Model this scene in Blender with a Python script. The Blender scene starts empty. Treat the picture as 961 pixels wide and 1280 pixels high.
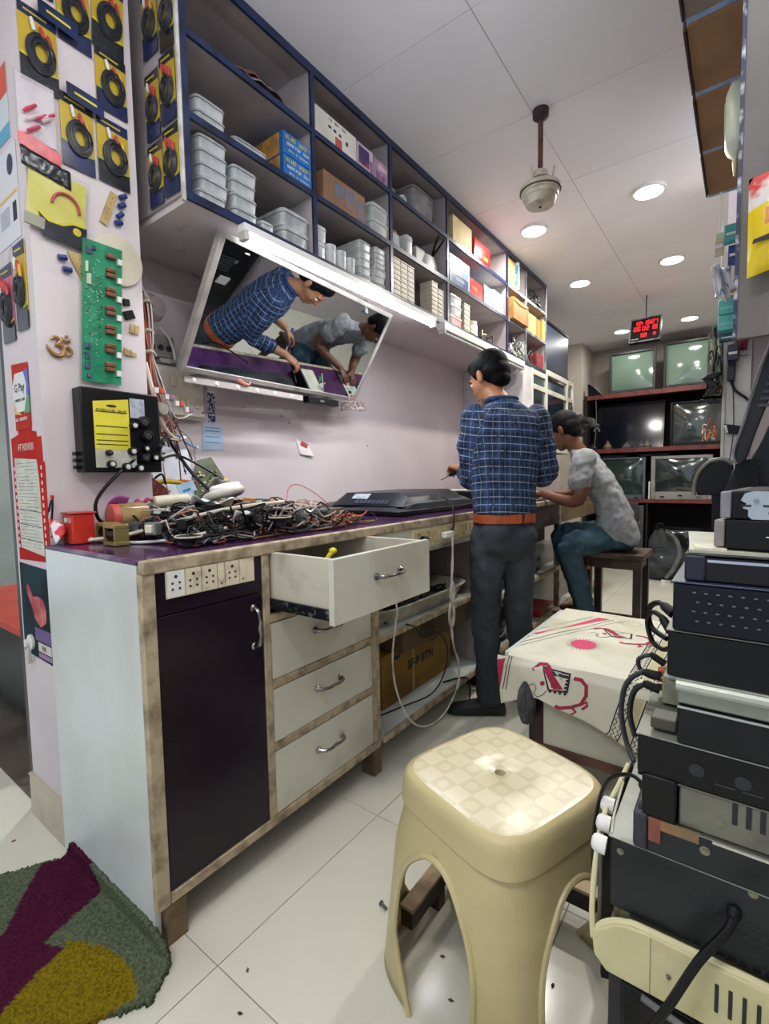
import bpy, bmesh, math, random
from mathutils import Vector, Matrix, Euler, noise as mnoise
from mathutils.geometry import tessellate_polygon
random.seed(7)
S = bpy.context.scene
C = S.collection
PI = math.pi
# ---------------------------------------------------------------- camera, world, exposure
cam_data = bpy.data.cameras.new('camera'); cam = bpy.data.objects.new('camera', cam_data); C.objects.link(cam)
cam.matrix_world = Matrix(((0.80445321, -0.02830559, 0.59334124, 0), (0.59376473, 0.06736819, -0.80181355, 0),
                           (-0.01727652, 0.99732659, 0.07100141, 1.10), (0, 0, 0, 1)))
cam_data.sensor_fit = 'VERTICAL'; cam_data.sensor_height = 24; cam_data.lens = 607 / 1280 * 24
cam_data.clip_start = 0.02
S.camera = cam
S.view_settings.view_transform = 'Standard'; S.view_settings.look = 'None'
S.view_settings.gamma = 1; S.view_settings.exposure = 0.05
W = bpy.data.worlds.new('world'); S.world = W; W.use_nodes = True
W.node_tree.nodes['Background'].inputs[0].default_value = (.80, .87, 1, 1)
W.node_tree.nodes['Background'].inputs[1].default_value = 0.85
CEIL = 2.70
def area(name, loc, size, power, color=(1, 1, 1), rot=(0, 0, 0), size_y=None):
    l = bpy.data.lights.new(name, 'AREA'); l.energy = power; l.color = color
    if size_y: l.shape = 'RECTANGLE'; l.size = size; l.size_y = size_y
    else: l.shape = 'DISK'; l.size = size
    o = bpy.data.objects.new(name, l); C.objects.link(o); o.location = loc; o.rotation_euler = rot
    return o
LIGHTS = [(-1.15, 3.25), (-.48, 3.22), (-1.15, 4.36), (-.48, 4.33), (-1.15, 6.10), (-.50, 6.05)]
NEAR = [(-.52, .95), (-.30, -.25), (-1.0, -.6)]
for (x, y), p_ in zip(LIGHTS, (16, 23, 9, 12, 5, 5)): area('ceiling_lamp', (x, y, CEIL - .022), .15, p_, (1, .97, .90))
for (x, y), p_ in zip(NEAR, (3.5, 11, 12)): area('ceiling_lamp', (x, y, CEIL - .022), .17, p_, (1, .98, .93))
area('tube_lamp', (-1.378, 1.72, 1.900), 1.2, 9, (.93, .95, 1), (0, 0, PI / 2), .03)
area('tube_lamp', (.478, .58, 2.38), 1.2, 34, (.84, .92, 1), (2.15, 0, PI / 2), .04)  # added fill outside the view, tilted up to brighten the near ceiling
area('tube_lamp', (.478, 2.35, 2.55), 1.2, 16, (.86, .93, 1), (2.2, 0, PI / 2), .04)  # second added fill on the right wall, also tilted up
area('side_room_fill', (-3.2, 1.9, CEIL - .022), .17, 34, (.95, 1, .97))  # added lamp, out of view, that brightens the side room wall
# ---------------------------------------------------------------- helpers
def hexc(h):
    h = h.lstrip('#'); v = [int(h[i:i + 2], 16) / 255 for i in (0, 2, 4)]
    return tuple((c / 12.92 if c <= .04045 else ((c + .055) / 1.055) ** 2.4) for c in v) + (1,)
MC = {}
def mat(c1, c2=None, scale=6, thr=(.45, .65), rough=.5, metal=0, bump=0, bscale=80, spec=.5, trans=0, emit=0, ior=1.45,
        alpha=1, stretch=None, coat=0, amount=1, bkind='noise', detail=4):
    key = (c1, c2, scale, thr, rough, metal, bump, bscale, spec, trans, emit, ior, alpha, stretch, coat, amount, bkind, detail)
    if key in MC: return MC[key]
    m = bpy.data.materials.new('m_' + c1.strip('#')); m.use_nodes = True; MC[key] = m
    nt = m.node_tree; b = nt.nodes['Principled BSDF']; L = nt.links.new
    b.inputs['Base Color'].default_value = hexc(c1); b.inputs['Roughness'].default_value = rough
    b.inputs['Metallic'].default_value = metal; b.inputs['Specular IOR Level'].default_value = spec
    b.inputs['Transmission Weight'].default_value = trans; b.inputs['IOR'].default_value = ior
    b.inputs['Alpha'].default_value = alpha; b.inputs['Coat Weight'].default_value = coat
    if emit:
        b.inputs['Emission Color'].default_value = hexc(c1); b.inputs['Emission Strength'].default_value = emit
    m.diffuse_color = hexc(c1)
    co = None
    if c2 or bump:
        tc = nt.nodes.new('ShaderNodeTexCoord'); mp = nt.nodes.new('ShaderNodeMapping'); L(tc.outputs['Object'], mp.inputs[0])
        if stretch: mp.inputs['Scale'].default_value = stretch
        co = mp.outputs[0]
    if c2:
        n = nt.nodes.new('ShaderNodeTexNoise'); n.inputs['Scale'].default_value = scale; n.inputs['Detail'].default_value = detail
        L(co, n.inputs['Vector'])
        r = nt.nodes.new('ShaderNodeMapRange'); r.inputs[1].default_value = thr[0]; r.inputs[2].default_value = thr[1]
        r.inputs[4].default_value = amount
        L(n.outputs[0], r.inputs[0])
        x = nt.nodes.new('ShaderNodeMix'); x.data_type = 'RGBA'
        x.inputs[6].default_value = hexc(c1); x.inputs[7].default_value = hexc(c2)
        L(r.outputs[0], x.inputs[0]); L(x.outputs[2], b.inputs['Base Color'])
    if bump:
        if bkind == 'wave':
            n = nt.nodes.new('ShaderNodeTexWave'); n.inputs['Scale'].default_value = bscale; n.inputs['Distortion'].default_value = 6
        elif bkind == 'voronoi':
            n = nt.nodes.new('ShaderNodeTexVoronoi'); n.inputs['Scale'].default_value = bscale
        else:
            n = nt.nodes.new('ShaderNodeTexNoise'); n.inputs['Scale'].default_value = bscale; n.inputs['Detail'].default_value = 5
        L(co, n.inputs['Vector'])
        bp = nt.nodes.new('ShaderNodeBump'); bp.inputs['Strength'].default_value = bump; bp.inputs['Distance'].default_value = .01
        L(n.outputs[0], bp.inputs['Height']); L(bp.outputs[0], b.inputs['Normal'])
    return m
class MB:
    def __init__(s): s.v = []; s.f = []; s.m = []
    def add(s, vs, fs, m=0, M=None):
        o = len(s.v)
        s.v += [tuple(M @ Vector(p)) if M else tuple(p) for p in vs]
        s.f += [tuple(i + o for i in f) for f in fs]; s.m += [m] * len(fs); return s
    def box(s, x0, x1, y0, y1, z0, z1, m=0, M=None):
        return s.add([(x0, y0, z0), (x1, y0, z0), (x1, y1, z0), (x0, y1, z0), (x0, y0, z1), (x1, y0, z1), (x1, y1, z1), (x0, y1, z1)],
                     [(0, 3, 2, 1), (4, 5, 6, 7), (0, 1, 5, 4), (1, 2, 6, 5), (2, 3, 7, 6), (3, 0, 4, 7)], m, M)
    def cyl(s, p0, p1, r0, r1=None, n=16, m=0, caps=True, M=None):
        p0 = Vector(p0); p1 = Vector(p1); r1 = r0 if r1 is None else r1
        t = (p1 - p0).normalized(); a = t.orthogonal().normalized(); b = t.cross(a)
        vs = [p + (a * math.cos(2 * PI * i / n) + b * math.sin(2 * PI * i / n)) * r for p, r in ((p0, r0), (p1, r1)) for i in range(n)]
        fs = [(i, (i + 1) % n, n + (i + 1) % n, n + i) for i in range(n)]
        if caps: fs += [tuple(range(n))[::-1], tuple(range(n, 2 * n))]
        return s.add(vs, fs, m, M)
    def tube(s, pts, r, n=6, m=0, sub=4, closed=False, M=None, flat=1):
        P = [Vector(p) for p in pts]
        if sub > 1: P = catmull(P, sub, closed)
        R = r if hasattr(r, '__len__') else None
        vs = []; k = len(P); a = None
        for i, p in enumerate(P):
            t = (P[(i + 1) % k] - P[i - 1]) if closed else (P[min(i + 1, k - 1)] - P[max(i - 1, 0)])
            t = t.normalized() if t.length > 1e-9 else Vector((0, 0, 1))
            a = t.orthogonal().normalized() if a is None else (a - t * a.dot(t))
            a = a.normalized() if a.length > 1e-6 else t.orthogonal().normalized()
            b = t.cross(a); q = i / (k - 1) * (len(R) - 1) if R else 0
            rr = (R[int(q)] * (1 - q % 1) + R[min(int(q) + 1, len(R) - 1)] * (q % 1)) if R else r
            vs += [p + (a * math.cos(2 * PI * j / n) + b * math.sin(2 * PI * j / n) * flat) * rr for j in range(n)]
        fs = [(i * n + j, i * n + (j + 1) % n, ((i + 1) % k) * n + (j + 1) % n, ((i + 1) % k) * n + j) for i in range(k if closed else k - 1) for j in range(n)]
        if not closed: fs += [tuple(range(n))[::-1], tuple(range((k - 1) * n, k * n))]
        return s.add(vs, fs, m, M)
    def lathe(s, prof, org=(0, 0, 0), n=24, m=0, M=None, axis=(0, 0, 1), cap=True):
        ax = Vector(axis).normalized(); a = ax.orthogonal().normalized(); b = ax.cross(a); o = Vector(org); vs = []
        for r, h in prof: vs += [o + ax * h + (a * math.cos(2 * PI * j / n) + b * math.sin(2 * PI * j / n)) * max(r, 1e-5) for j in range(n)]
        k = len(prof)
        fs = [(i * n + j, i * n + (j + 1) % n, (i + 1) * n + (j + 1) % n, (i + 1) * n + j) for i in range(k - 1) for j in range(n)]
        if cap: fs += [tuple(range(n))[::-1], tuple(range((k - 1) * n, k * n))]
        return s.add(vs, fs, m, M)
    def ell(s, c, r, n=16, k=10, m=0, M=None, rot=None):
        c = Vector(c); vs = []; R = rot or Matrix.Identity(3)
        for i in range(k + 1):
            th = PI * i / k
            for j in range(n):
                ph = 2 * PI * j / n
                vs.append(c + R @ Vector((r[0] * math.sin(th) * math.cos(ph), r[1] * math.sin(th) * math.sin(ph), r[2] * math.cos(th) )))
        fs = [(i * n + j, (i + 1) * n + j, (i + 1) * n + (j + 1) % n, i * n + (j + 1) % n) for i in range(k) for j in range(n)]
        return s.add(vs, fs, m, M)
    def prism(s, pts, fr, d0=0, d1=.002, m=0):
        """2D outline in frame fr (origin, u, v, w) extruded along w from d0 to d1"""
        n = len(pts); vs = [fr(p[0], p[1], d0) for p in pts] + [fr(p[0], p[1], d1) for p in pts]
        tri = tessellate_polygon([[Vector((p[0], p[1], 0)) for p in pts]])
        fs = [tuple(i + n for i in t) for t in tri] + [tuple(t)[::-1] for t in tri] + [(i, (i + 1) % n, n + (i + 1) % n, n + i) for i in range(n)]
        return s.add(vs, fs, m)
    def loft(s, rings, m=0, cap=True):
        n = len(rings[0]); vs = [p for r in rings for p in r]; k = len(rings)
        fs = [(i * n + j, i * n + (j + 1) % n, (i + 1) * n + (j + 1) % n, (i + 1) * n + j) for i in range(k - 1) for j in range(n)]
        if cap: fs += [tuple(range(n))[::-1], tuple(range((k - 1) * n, k * n))]
        return s.add(vs, fs, m)
    def grid(s, fn, nu, nv, m=0, flip=False, mfn=None):
        vs = [fn(i / nu, j / nv) for i in range(nu + 1) for j in range(nv + 1)]; o = len(s.v); s.v += [tuple(v) for v in vs]
        for i in range(nu):
            for j in range(nv):
                q = (i * (nv + 1) + j, (i + 1) * (nv + 1) + j, (i + 1) * (nv + 1) + j + 1, i * (nv + 1) + j + 1)
                s.f.append(tuple(o + a for a in (q[::-1] if flip else q))); s.m.append(mfn(i / nu, j / nv) if mfn else m)
        return s
    def mesh(s, name, mats, ang=35, fixn=True):
        me = bpy.data.meshes.new(name); me.from_pydata(s.v, [], s.f)
        for m in (mats if isinstance(mats, (list, tuple)) else [mats]): me.materials.append(m)
        me.polygons.foreach_set('material_index', s.m)
        if fixn:
            bm = bmesh.new(); bm.from_mesh(me); bmesh.ops.recalc_face_normals(bm, faces=bm.faces); bm.to_mesh(me); bm.free()
        me.polygons.foreach_set('use_smooth', [True] * len(me.polygons))
        me.set_sharp_from_angle(angle=math.radians(ang)); me.update(); return me
    def build(s, name, mats, parent=None, bevel=0, ang=35, solid=0, subsurf=0, fixn=True, seg=2):
        if parent is not None and 'wx' in parent:
            w = Vector((parent['wx'], parent['wy'], parent['wz'])); s.v = [tuple(Vector(p) - w) for p in s.v]
        o = bpy.data.objects.new(name, s.mesh(name, mats, ang, fixn)); C.objects.link(o); o.parent = parent
        if solid: q = o.modifiers.new('s', 'SOLIDIFY'); q.thickness = solid; q.offset = 0
        if bevel: q = o.modifiers.new('b', 'BEVEL'); q.width = bevel; q.segments = seg; q.limit_method = 'ANGLE'; q.angle_limit = .7
        if subsurf: q = o.modifiers.new('u', 'SUBSURF'); q.levels = subsurf; q.render_levels = subsurf
        if parent is not None and 'wx' in parent:
            o['wx'], o['wy'], o['wz'] = parent['wx'], parent['wy'], parent['wz']
        return o
def catmull(P, sub, closed=False):
    out = []; k = len(P)
    for i in range(k if closed else k - 1):
        g = (lambda j: P[j % k]) if closed else (lambda j: P[min(max(j, 0), k - 1)])
        a, b, c, d = g(i - 1), g(i), g(i + 1), g(i + 2)
        for q in range(sub):
            t = q / sub
            out.append(.5 * ((2 * b) + (c - a) * t + (2 * a - 5 * b + 4 * c - d) * t * t + (3 * b - a - 3 * c + d) * t ** 3))
    if not closed: out.append(P[-1])
    return out
def tag(o, label, cat, group=None, kind=None):
    o['label'] = label; o['category'] = cat
    if group: o['group'] = group
    if kind: o['kind'] = kind
    return o
def thing(name, label, cat, loc=(0, 0, 0), rz=0, group=None, world=True):
    """Empty at the base of a thing; with world=True its parts are given in room coordinates"""
    o = bpy.data.objects.new(name, None); C.objects.link(o); o.location = loc; o.rotation_euler = (0, 0, rz)
    o.empty_display_size = .05
    if world: o['wx'], o['wy'], o['wz'] = loc
    return tag(o, label, cat, group)
def struct(name, mb, mats, parent=None, **k):
    o = mb.build(name, mats, parent, **k)
    if parent is None: o['kind'] = 'structure'
    return o
def copy_tree(o, parent=None):
    c = o.copy(); C.objects.link(c); c.parent = parent
    for ch in list(o.children): copy_tree(ch, c)
    return c
def frame(o, u, v, rot=0):
    o = Vector(o); u = Vector(u); v = Vector(v); w = u.cross(v)
    if rot: c, s_ = math.cos(rot), math.sin(rot); u, v = u * c + v * s_, v * c - u * s_
    return lambda a, b, d=0: o + u * a + v * b + w * d
def fX(y, z, x=-1.6, rot=0): return frame((x, y, z), (0, 1, 0), (0, 0, 1), rot)       # on a wall facing +X
def fY(x, z, y=.54, rot=0): return frame((x, y, z), (1, 0, 0), (0, 0, 1), rot)       # on a wall facing -Y
def rect(a0, a1, b0, b1): return [(a0, b0), (a1, b0), (a1, b1), (a0, b1)]
def disc(a, b, r, n=20, ry=None): return [(a + r * math.cos(2 * PI * i / n), b + (ry or r) * math.sin(2 * PI * i / n)) for i in range(n)]
def stroke(pts, w, closed=False):
    """outline of a 2D polyline of width w"""
    P = [Vector((p[0], p[1])) for p in pts]; L = []; R = []
    for i, p in enumerate(P):
        t = (P[min(i + 1, len(P) - 1)] - P[max(i - 1, 0)]).normalized(); nn = Vector((-t.y, t.x))
        L.append(p + nn * w / 2); R.append(p - nn * w / 2)
    return [tuple(p) for p in L + R[::-1]]
def text(name, s, size, fr, m, parent, off=.001, bold=0, sx=1):
    cu = bpy.data.curves.new(name, 'FONT'); cu.body = s; cu.size = size; cu.align_x = 'CENTER'; cu.align_y = 'CENTER'; cu.offset = bold
    cu.resolution_u = 2
    o = bpy.data.objects.new(name, cu); C.objects.link(o); dg = bpy.context.evaluated_depsgraph_get(); dg.update()
    me = bpy.data.meshes.new_from_object(o.evaluated_get(dg)); bpy.data.objects.remove(o); bpy.data.curves.remove(cu)
    mb = MB(); mb.v = [tuple(fr(v.co.x * sx, v.co.y, off)) for v in me.vertices]; mb.f = [tuple(p.vertices) for p in me.polygons]; mb.m = [0] * len(mb.f)
    bpy.data.meshes.remove(me)
    return mb.build(name, m, parent, fixn=False)
def glyphs(name, s, size, fr, m, parent, off=.001, bold=0, sx=1):
    """a row of small unreadable letter shapes, for print too blurred to read"""
    r = random.Random(s); n = len(s); mb = MB(); w = size * .62; k = size * .11
    for i, ch in enumerate(s):
        if ch == ' ': continue
        x = (i - n / 2) * w; a = w * .78; h = size * .7; y = -h / 2
        parts = [rect(x, x + k, y, y + h)]
        if r.random() < .6: parts.append(rect(x + a - k, x + a, y, y + h))
        for b in r.sample((0, .5, 1), r.choice((1, 2, 2))): parts.append(rect(x, x + a, y + b * (h - k), y + b * (h - k) + k))
        for p in parts: mb.prism(p, fr, off, off + .0003)
    o = mb.build(name, m, parent); return o
def remesh(mb, name, m, parent, voxel=.008, smooth=4, disp=0, dscale=.08, fac=.6):
    """union of overlapping closed volumes as one continuous skin"""
    me = mb.mesh('t', m); o = bpy.data.objects.new('t', me); C.objects.link(o)
    q = o.modifiers.new('r', 'REMESH'); q.mode = 'VOXEL'; q.voxel_size = voxel; q.use_smooth_shade = True
    if smooth: q = o.modifiers.new('s', 'SMOOTH'); q.factor = fac; q.iterations = smooth
    if disp:
        t = bpy.data.textures.new('folds', 'CLOUDS'); t.noise_scale = dscale; t.noise_depth = 1
        q = o.modifiers.new('d', 'DISPLACE'); q.texture = t; q.strength = disp; q.texture_coords = 'LOCAL'; q.mid_level = .32
    dg = bpy.context.evaluated_depsgraph_get(); dg.update()
    n = bpy.data.meshes.new_from_object(o.evaluated_get(dg)); bpy.data.objects.remove(o)
    if parent is not None and 'wx' in parent: n.transform(Matrix.Translation(-Vector((parent['wx'], parent['wy'], parent['wz']))))
    n.materials.clear(); n.materials.append(m); n.polygons.foreach_set('material_index', [0] * len(n.polygons))
    n.polygons.foreach_set('use_smooth', [True] * len(n.polygons)); n.name = name
    r = bpy.data.objects.new(name, n); C.objects.link(r); r.parent = parent
    return r
# ---------------------------------------------------------------- shared materials
BLACK = mat('#060708', '#0d0e10', rough=.38, spec=.35)
DULL = mat('#0c0d10', '#17181b', scale=14, rough=.6, bump=.05, spec=.3)
NAVY = mat('#1c2740', '#111a2e', scale=10, rough=.4)
WOOD = mat('#b3a488', '#6a5b47', scale=26, thr=(.42, .74), rough=.6, bump=.15, bscale=50, detail=8)
DARKWOOD = mat('#241a17', '#3a2820', scale=12, rough=.45, bump=.08)
WHITELAM = mat('#cfd6d2', '#b8bdb4', scale=3, thr=(.4, .75), rough=.28)
DRAWW = mat('#cfd0c0', '#aca791', scale=4, thr=(.5, .8), rough=.3)
PURPLE = mat('#4b2a50', '#331c38', scale=7, rough=.16)
PURDOOR = mat('#1d1320', '#160f19', scale=5, rough=.25, spec=.35)
CHROME = mat('#9a9a98', '#54524f', scale=30, metal=1, rough=.25)
STEEL = mat('#8d9290', '#6d716e', scale=9, metal=.75, rough=.42, bump=.03, bscale=200)
WHITE = mat('#e4e4de', rough=.35)
CREAM = mat('#e0d9bd', '#c6bc98', scale=7, rough=.4)
IVORY = mat('#d9cfb4', '#8f8266', scale=22, thr=(.5, .8), rough=.45)
CLEAR = mat('#ccd2d4', '#e6eaea', scale=20, rough=.18, alpha=.5, spec=.8)
FROST = mat('#c9cccb', '#a9adac', scale=14, rough=.3, alpha=.88)
GLASSY = mat('#ffffff', rough=.06, alpha=.13, spec=1)
SHEEN = mat('#55585e', rough=.08, alpha=.10, spec=1, bump=1, bscale=55)
RED = mat('#c2231e', '#9d1713', scale=12, rough=.4)
YELLOW = mat('#e0cf2a', '#c9b51c', scale=12, rough=.4)
CARD = mat('#9a7752', '#8a6a48', scale=8, rough=.8, bump=.05)
PAPER = mat('#dcdcd6', '#c5c6c2', scale=5, rough=.75)
INK = mat('#23242a', rough=.6)
# ---------------------------------------------------------------- the room
SUB = mat('#8f8c80', rough=.8)
TILE = mat('#dad8c9', '#cdcab9', scale=1.2, thr=(.35, .7), rough=.16, spec=.45)
fl = struct('floor', MB().box(-5.5, .6, -1.4, 7.0, -.06, -.004), SUB)
tiles = {}
for i in range(-5, 3):
    for j in range(-4, 12):
        x0 = -.93 + .6 * i; y0 = .59 + .6 * j
        x1 = x0 + .6; y1 = y0 + .6
        x0c, x1c, y0c, y1c = max(x0, -5.5), min(x1, .6), max(y0, -1.4), min(y1, 7.0)
        if x1c <= x0c + .02 or y1c <= y0c + .02: continue
        if i <= -2 and y0 > .5 and x1c < -1.92: continue
        key = (round(x1c - x0c, 3), round(y1c - y0c, 3))
        g = .0012
        if key not in tiles:
            t = MB().box(g, key[0] - g, g, key[1] - g, -.005, 0).build('tile', TILE, fl); tiles[key] = t.data
        else:
            t = bpy.data.objects.new('tile', tiles[key]); C.objects.link(t); t.parent = fl
        t.location = (x0c, y0c, random.uniform(0, .0006))
struct('floor', MB().box(-5.5, -1.9, .56, 3.2, -.03, .004), mat('#5d5348', '#453c33', scale=5, rough=.55))
WALLP = mat('#d2c8c8', '#c6bbbd', scale=2.2, thr=(.35, .75), rough=.62, bump=.03, bscale=40)
struct('wall_left', MB().box(-2.0, -1.9, .85, 7.0, 0, CEIL), WALLP)
pil = struct('wall_front_left', MB().box(-1.88, -1.6, .545, .852, 0, CEIL), WALLP)
PLINTH = mat('#b9ae98', '#a2977f', scale=6, rough=.3)
struct('baseboard_left', MB().box(-1.885, -1.592, .535, .60, .0, .135).box(-1.888, -1.60, .533, .60, .135, .142), PLINTH, bevel=.002)
struct('trim_1', MB().box(-1.925, -1.885, .55, .62, 0, CEIL), mat('#17191c', rough=.4))
struct('wall_back', MB().box(-2.0, .7, 6.9, 7.0, 0, CEIL), mat('#b3aaa2', '#a59c94', scale=2, rough=.7))
struct('trim_2', MB().box(-1.9, -1.64, 6.35, 6.9, 0, CEIL), mat('#c9c2b6', '#b9b1a4', scale=2, rough=.6))
struct('wall_right', MB().box(.5, .6, -1.4, 7.0, 0, CEIL), WALLP)
struct('wall_side_room', MB().box(-5.5, -1.95, 3.1, 3.2, 0, CEIL).box(-5.5, -5.4, .5, 3.2, 0, CEIL), mat('#b9c0ba', '#a8afa8', scale=2, rough=.6))
# partition that closes the aisle on the right
pt = struct('wall_partition', MB().box(-.105, .5, 3.2, 3.32, 0, CEIL), mat('#cbbfc0', '#bdb1b2', scale=2, rough=.6))
MB().box(-.105, .015, 3.17, 3.205, 0.98, 1.95).box(-.105, -.09, 3.16, 3.175, .98, 1.95).build('white_board', mat('#d8d8d2', '#c6c6be', scale=3, rough=.35), pt, bevel=.002)
# ceiling of two by four foot panels
CP = mat('#f4f4f8', '#ecebf0', scale=1.6, thr=(.3, .7), rough=.6)
ce = struct('ceiling', MB().box(-5.5, .6, -1.4, 7.0, CEIL + .006, CEIL + .06), mat('#77756f', rough=.8))
cm = {}
for i in range(-1, 2):
    for j in range(-6, 8):
        x0 = -.80 + 1.2 * (i - 1) ; y0 = 2.24 + .61 * j
        x0c, x1c, y0c, y1c = max(x0, -2.0), min(x0 + 1.2, .6), max(y0, -1.4), min(y0 + .61, 7.0)
        if x1c <= x0c + .02 or y1c <= y0c + .02: continue
        key = (round(x1c - x0c, 3), round(y1c - y0c, 3)); g = .0014
        if key not in cm: t = MB().box(g, key[0] - g, g, key[1] - g, 0, .006).build('panel', CP, ce); cm[key] = t.data
        else: t = bpy.data.objects.new('panel', cm[key]); C.objects.link(t); t.parent = ce
        t.location = (x0c, y0c, CEIL + random.uniform(-.0008, 0.0005))
MB().box(-5.5, -2.0, -1.4, 7.0, CEIL, CEIL + .006).build('panel', CP, ce)
# recessed lights
LEDM = mat('#fffaf0', emit=9)
RIM = mat('#e8e8e4', rough=.3)
pos_words = {0: 'left light of the nearest ceiling pair, over the wall shelves', 1: 'right light of the nearest ceiling pair, biggest and nearest of the lights',
             2: 'left light of the middle ceiling pair', 3: 'right light of the middle ceiling pair',
             4: 'left light of the farthest pair, beside the red clock', 5: 'right light of the farthest pair, above the right top television'}
for i, (x, y) in enumerate(LIGHTS):
    t = thing('ceiling_light', 'round white recessed ' + pos_words[i], 'ceiling light', (x, y, CEIL), 0, 'round lights in the ceiling')
    MB().lathe([(.075, 0), (.088, 0), (.09, -.006), (.086, -.014), (.075, -.015), (.075, 0)], (x, y, CEIL), 32, cap=False).build('rim', RIM, t)
    MB().lathe([(.0, -.010), (.074, -.010), (.074, -.014), (0, -.015)], (x, y, CEIL), 32).build('diffuser', LEDM, t)
for (x, y), w_ in zip(NEAR + [(-3.2, 1.9)], ('over the plastic stool', 'right of the entrance', 'left of the entrance', 'added to light the side room')):  # the last is an unseen fixture added around the side room fill
    t = thing('ceiling_light', 'round recessed ceiling light outside the picture, ' + w_, 'ceiling light', (x, y, CEIL), 0, 'lights overhead')
    MB().lathe([(.075, 0), (.088, 0), (.09, -.006), (.086, -.014), (.075, -.015), (.075, 0)], (x, y, CEIL), 32, cap=False).build('rim', RIM, t)
    MB().lathe([(.0, -.010), (.074, -.010), (.074, -.014), (0, -.015)], (x, y, CEIL), 32).build('diffuser', LEDM, t)
for x, y, z, w_ in ((.492, .58, 2.38, 'before the overhead cabinet'), (.492, 2.35, 2.55, 'above the overhead cartons')):  # unseen tubes added to go with the two right wall fills
    t = thing('tube_light', 'added fill tube light on the right hand wall outside the picture, ' + w_, 'lamp', (x, y, z))
    MB().box(x - .008, x + .006, y - .62, y + .62, z - .02, z + .02).build('holder', RIM, t)
    MB().cyl((x - .003, y - .6, z), (x - .003, y + .6, z), .011).build('tube', mat('#f3f6ff', emit=4), t)
# the hub of a ceiling fan without its blades
FM = mat('#cfc6b2', '#8a7c68', scale=14, thr=(.5, .75), rough=.4)
t = thing('ceiling_fan', 'cream ceiling fan hub hanging from a rusty rod, blades taken off', 'ceiling fan', (-.765, 2.24, 2.28))
fx, fy = -.765, 2.24
MB().lathe([(.035, 0), (.034, -.03), (.012, -.05)], (fx, fy, CEIL), 20).build('canopy', mat('#3a2b26', rough=.5), t)
MB().cyl((fx, fy, CEIL - .04), (fx, fy, 2.40), .011).build('rod', mat('#6a4038', '#3c2824', scale=30, rough=.6), t)
MB().lathe([(.013, .125), (.03, .12), (.035, .095), (.045, .085)], (fx, fy, 2.32), 24).build('cover', FM, t)
MB().lathe([(.03, .10), (.055, .092), (.082, .078), (.088, .070), (.088, .058), (.083, .055), (.083, .045), (.078, .042), (.076, .028), (.070, .024), (.066, .008),
            (.058, -.004), (.04, -.008), (.0, -.008)], (fx, fy, 2.30), 36).build('motor_housing', FM, t, ang=25)
MB().lathe([(.0, -.009), (.006, -.009), (.006, -.0125), (0, -.0125)], (fx, fy, 2.30), 12).build('screw', BLACK, t)
MB().lathe([(.0835, .0565), (.089, .0565), (.089, .053), (.0835, .053)], (fx, fy, 2.30), 36).build('trim_ring', mat('#5a4a3c', rough=.4), t)
for a in (10, 130, 250):
    c, s_ = math.cos(math.radians(a)), math.sin(math.radians(a))
    MB().tube([(fx + c * .05, fy + s_ * .05, 2.385), (fx + c * .055, fy + s_ * .055, 2.42), (fx + c * .06, fy + s_ * .06, 2.45)], .005).build('blade_bracket', FM, t)
# ---------------------------------------------------------------- the long counter
t = thing('worktop', 'long dark purple laminate worktop with a worn pale wood edge', 'worktop', (-1.5, .54, .895))
fr = frame((0, 0, .897), (1, 0, 0), (0, 1, 0))
MB().prism([(-1.598, .545), (-1.078, .545), (-1.078, 3.95), (-1.898, 3.95), (-1.898, .856), (-1.598, .856)], fr, 0, .026).build('top_panel', PURPLE, t, bevel=.001)
MB().box(-1.079, -1.056, .530, 3.95, .892, .9245).build('edge_strip', WOOD, t, bevel=.005)
MB().box(-1.598, -1.080, .528, .5445, .914, .9235).build('edge_strip', mat('#4b2a50', '#7f7080', scale=12, rough=.4), t, bevel=.002)
t = thing('worktop', 'pale worktop continuing past the purple one under the seated man\'s hands', 'worktop', (-1.5, 3.96, .895))
MB().box(-1.898, -1.078, 3.952, 4.95, .897, .922).build('top_panel', mat('#b9bcae', '#9fa294', scale=5, rough=.25), t)
MB().box(-1.079, -1.056, 3.952, 4.95, .892, .9235).build('edge_strip', WOOD, t, bevel=.004)

def handle(parent, p, ax, out, L=.12, name='handle'):
    """bow handle centred at p, along ax, standing off along out"""
    p = Vector(p); ax = Vector(ax); out = Vector(out); mb = MB()
    mb.tube([p - ax * L / 2 + out * .002, p - ax * L * .42 + out * .022, p - ax * L * .2 + out * .030, p + out * .027,
             p + ax * L * .2 + out * .030, p + ax * L * .42 + out * .022, p + ax * L / 2 + out * .002], [.008, .006, .0045, .0058, .0045, .006, .008], 10)
    for s_ in (-1, 1):
        q = p + ax * s_ * L / 2
        mb.lathe([(.011, 0), (.011, .003), (.007, .008)], q, 14, axis=out)
    return mb.build(name, CHROME, parent)
def outlet(mb, fr, a, b, w=.036, h=.06, kind='five'):
    """one module of a switchboard in the frame fr"""
    mb.prism(rect(a - w / 2, a + w / 2, b - h / 2, b + h / 2), fr, .003, .0065, 0)
    if kind == 'five':
        for dx, dy, r in ((0, .017, .0042), (-.009, .002, .003), (.009, .002, .003), (-.009, -.012, .003), (.009, -.012, .003)):
            mb.prism(disc(a + dx, b + dy, r, 10), fr, .0065, .0071, 1)
    elif kind == 'switch':
        mb.prism(rect(a - w * .3, a + w * .3, b - .014, b + .016), fr, .0065, .011, 0)
        mb.prism(disc(a, b - .022, .0025, 8), fr, .0065, .0071, 1)
    return mb

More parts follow.
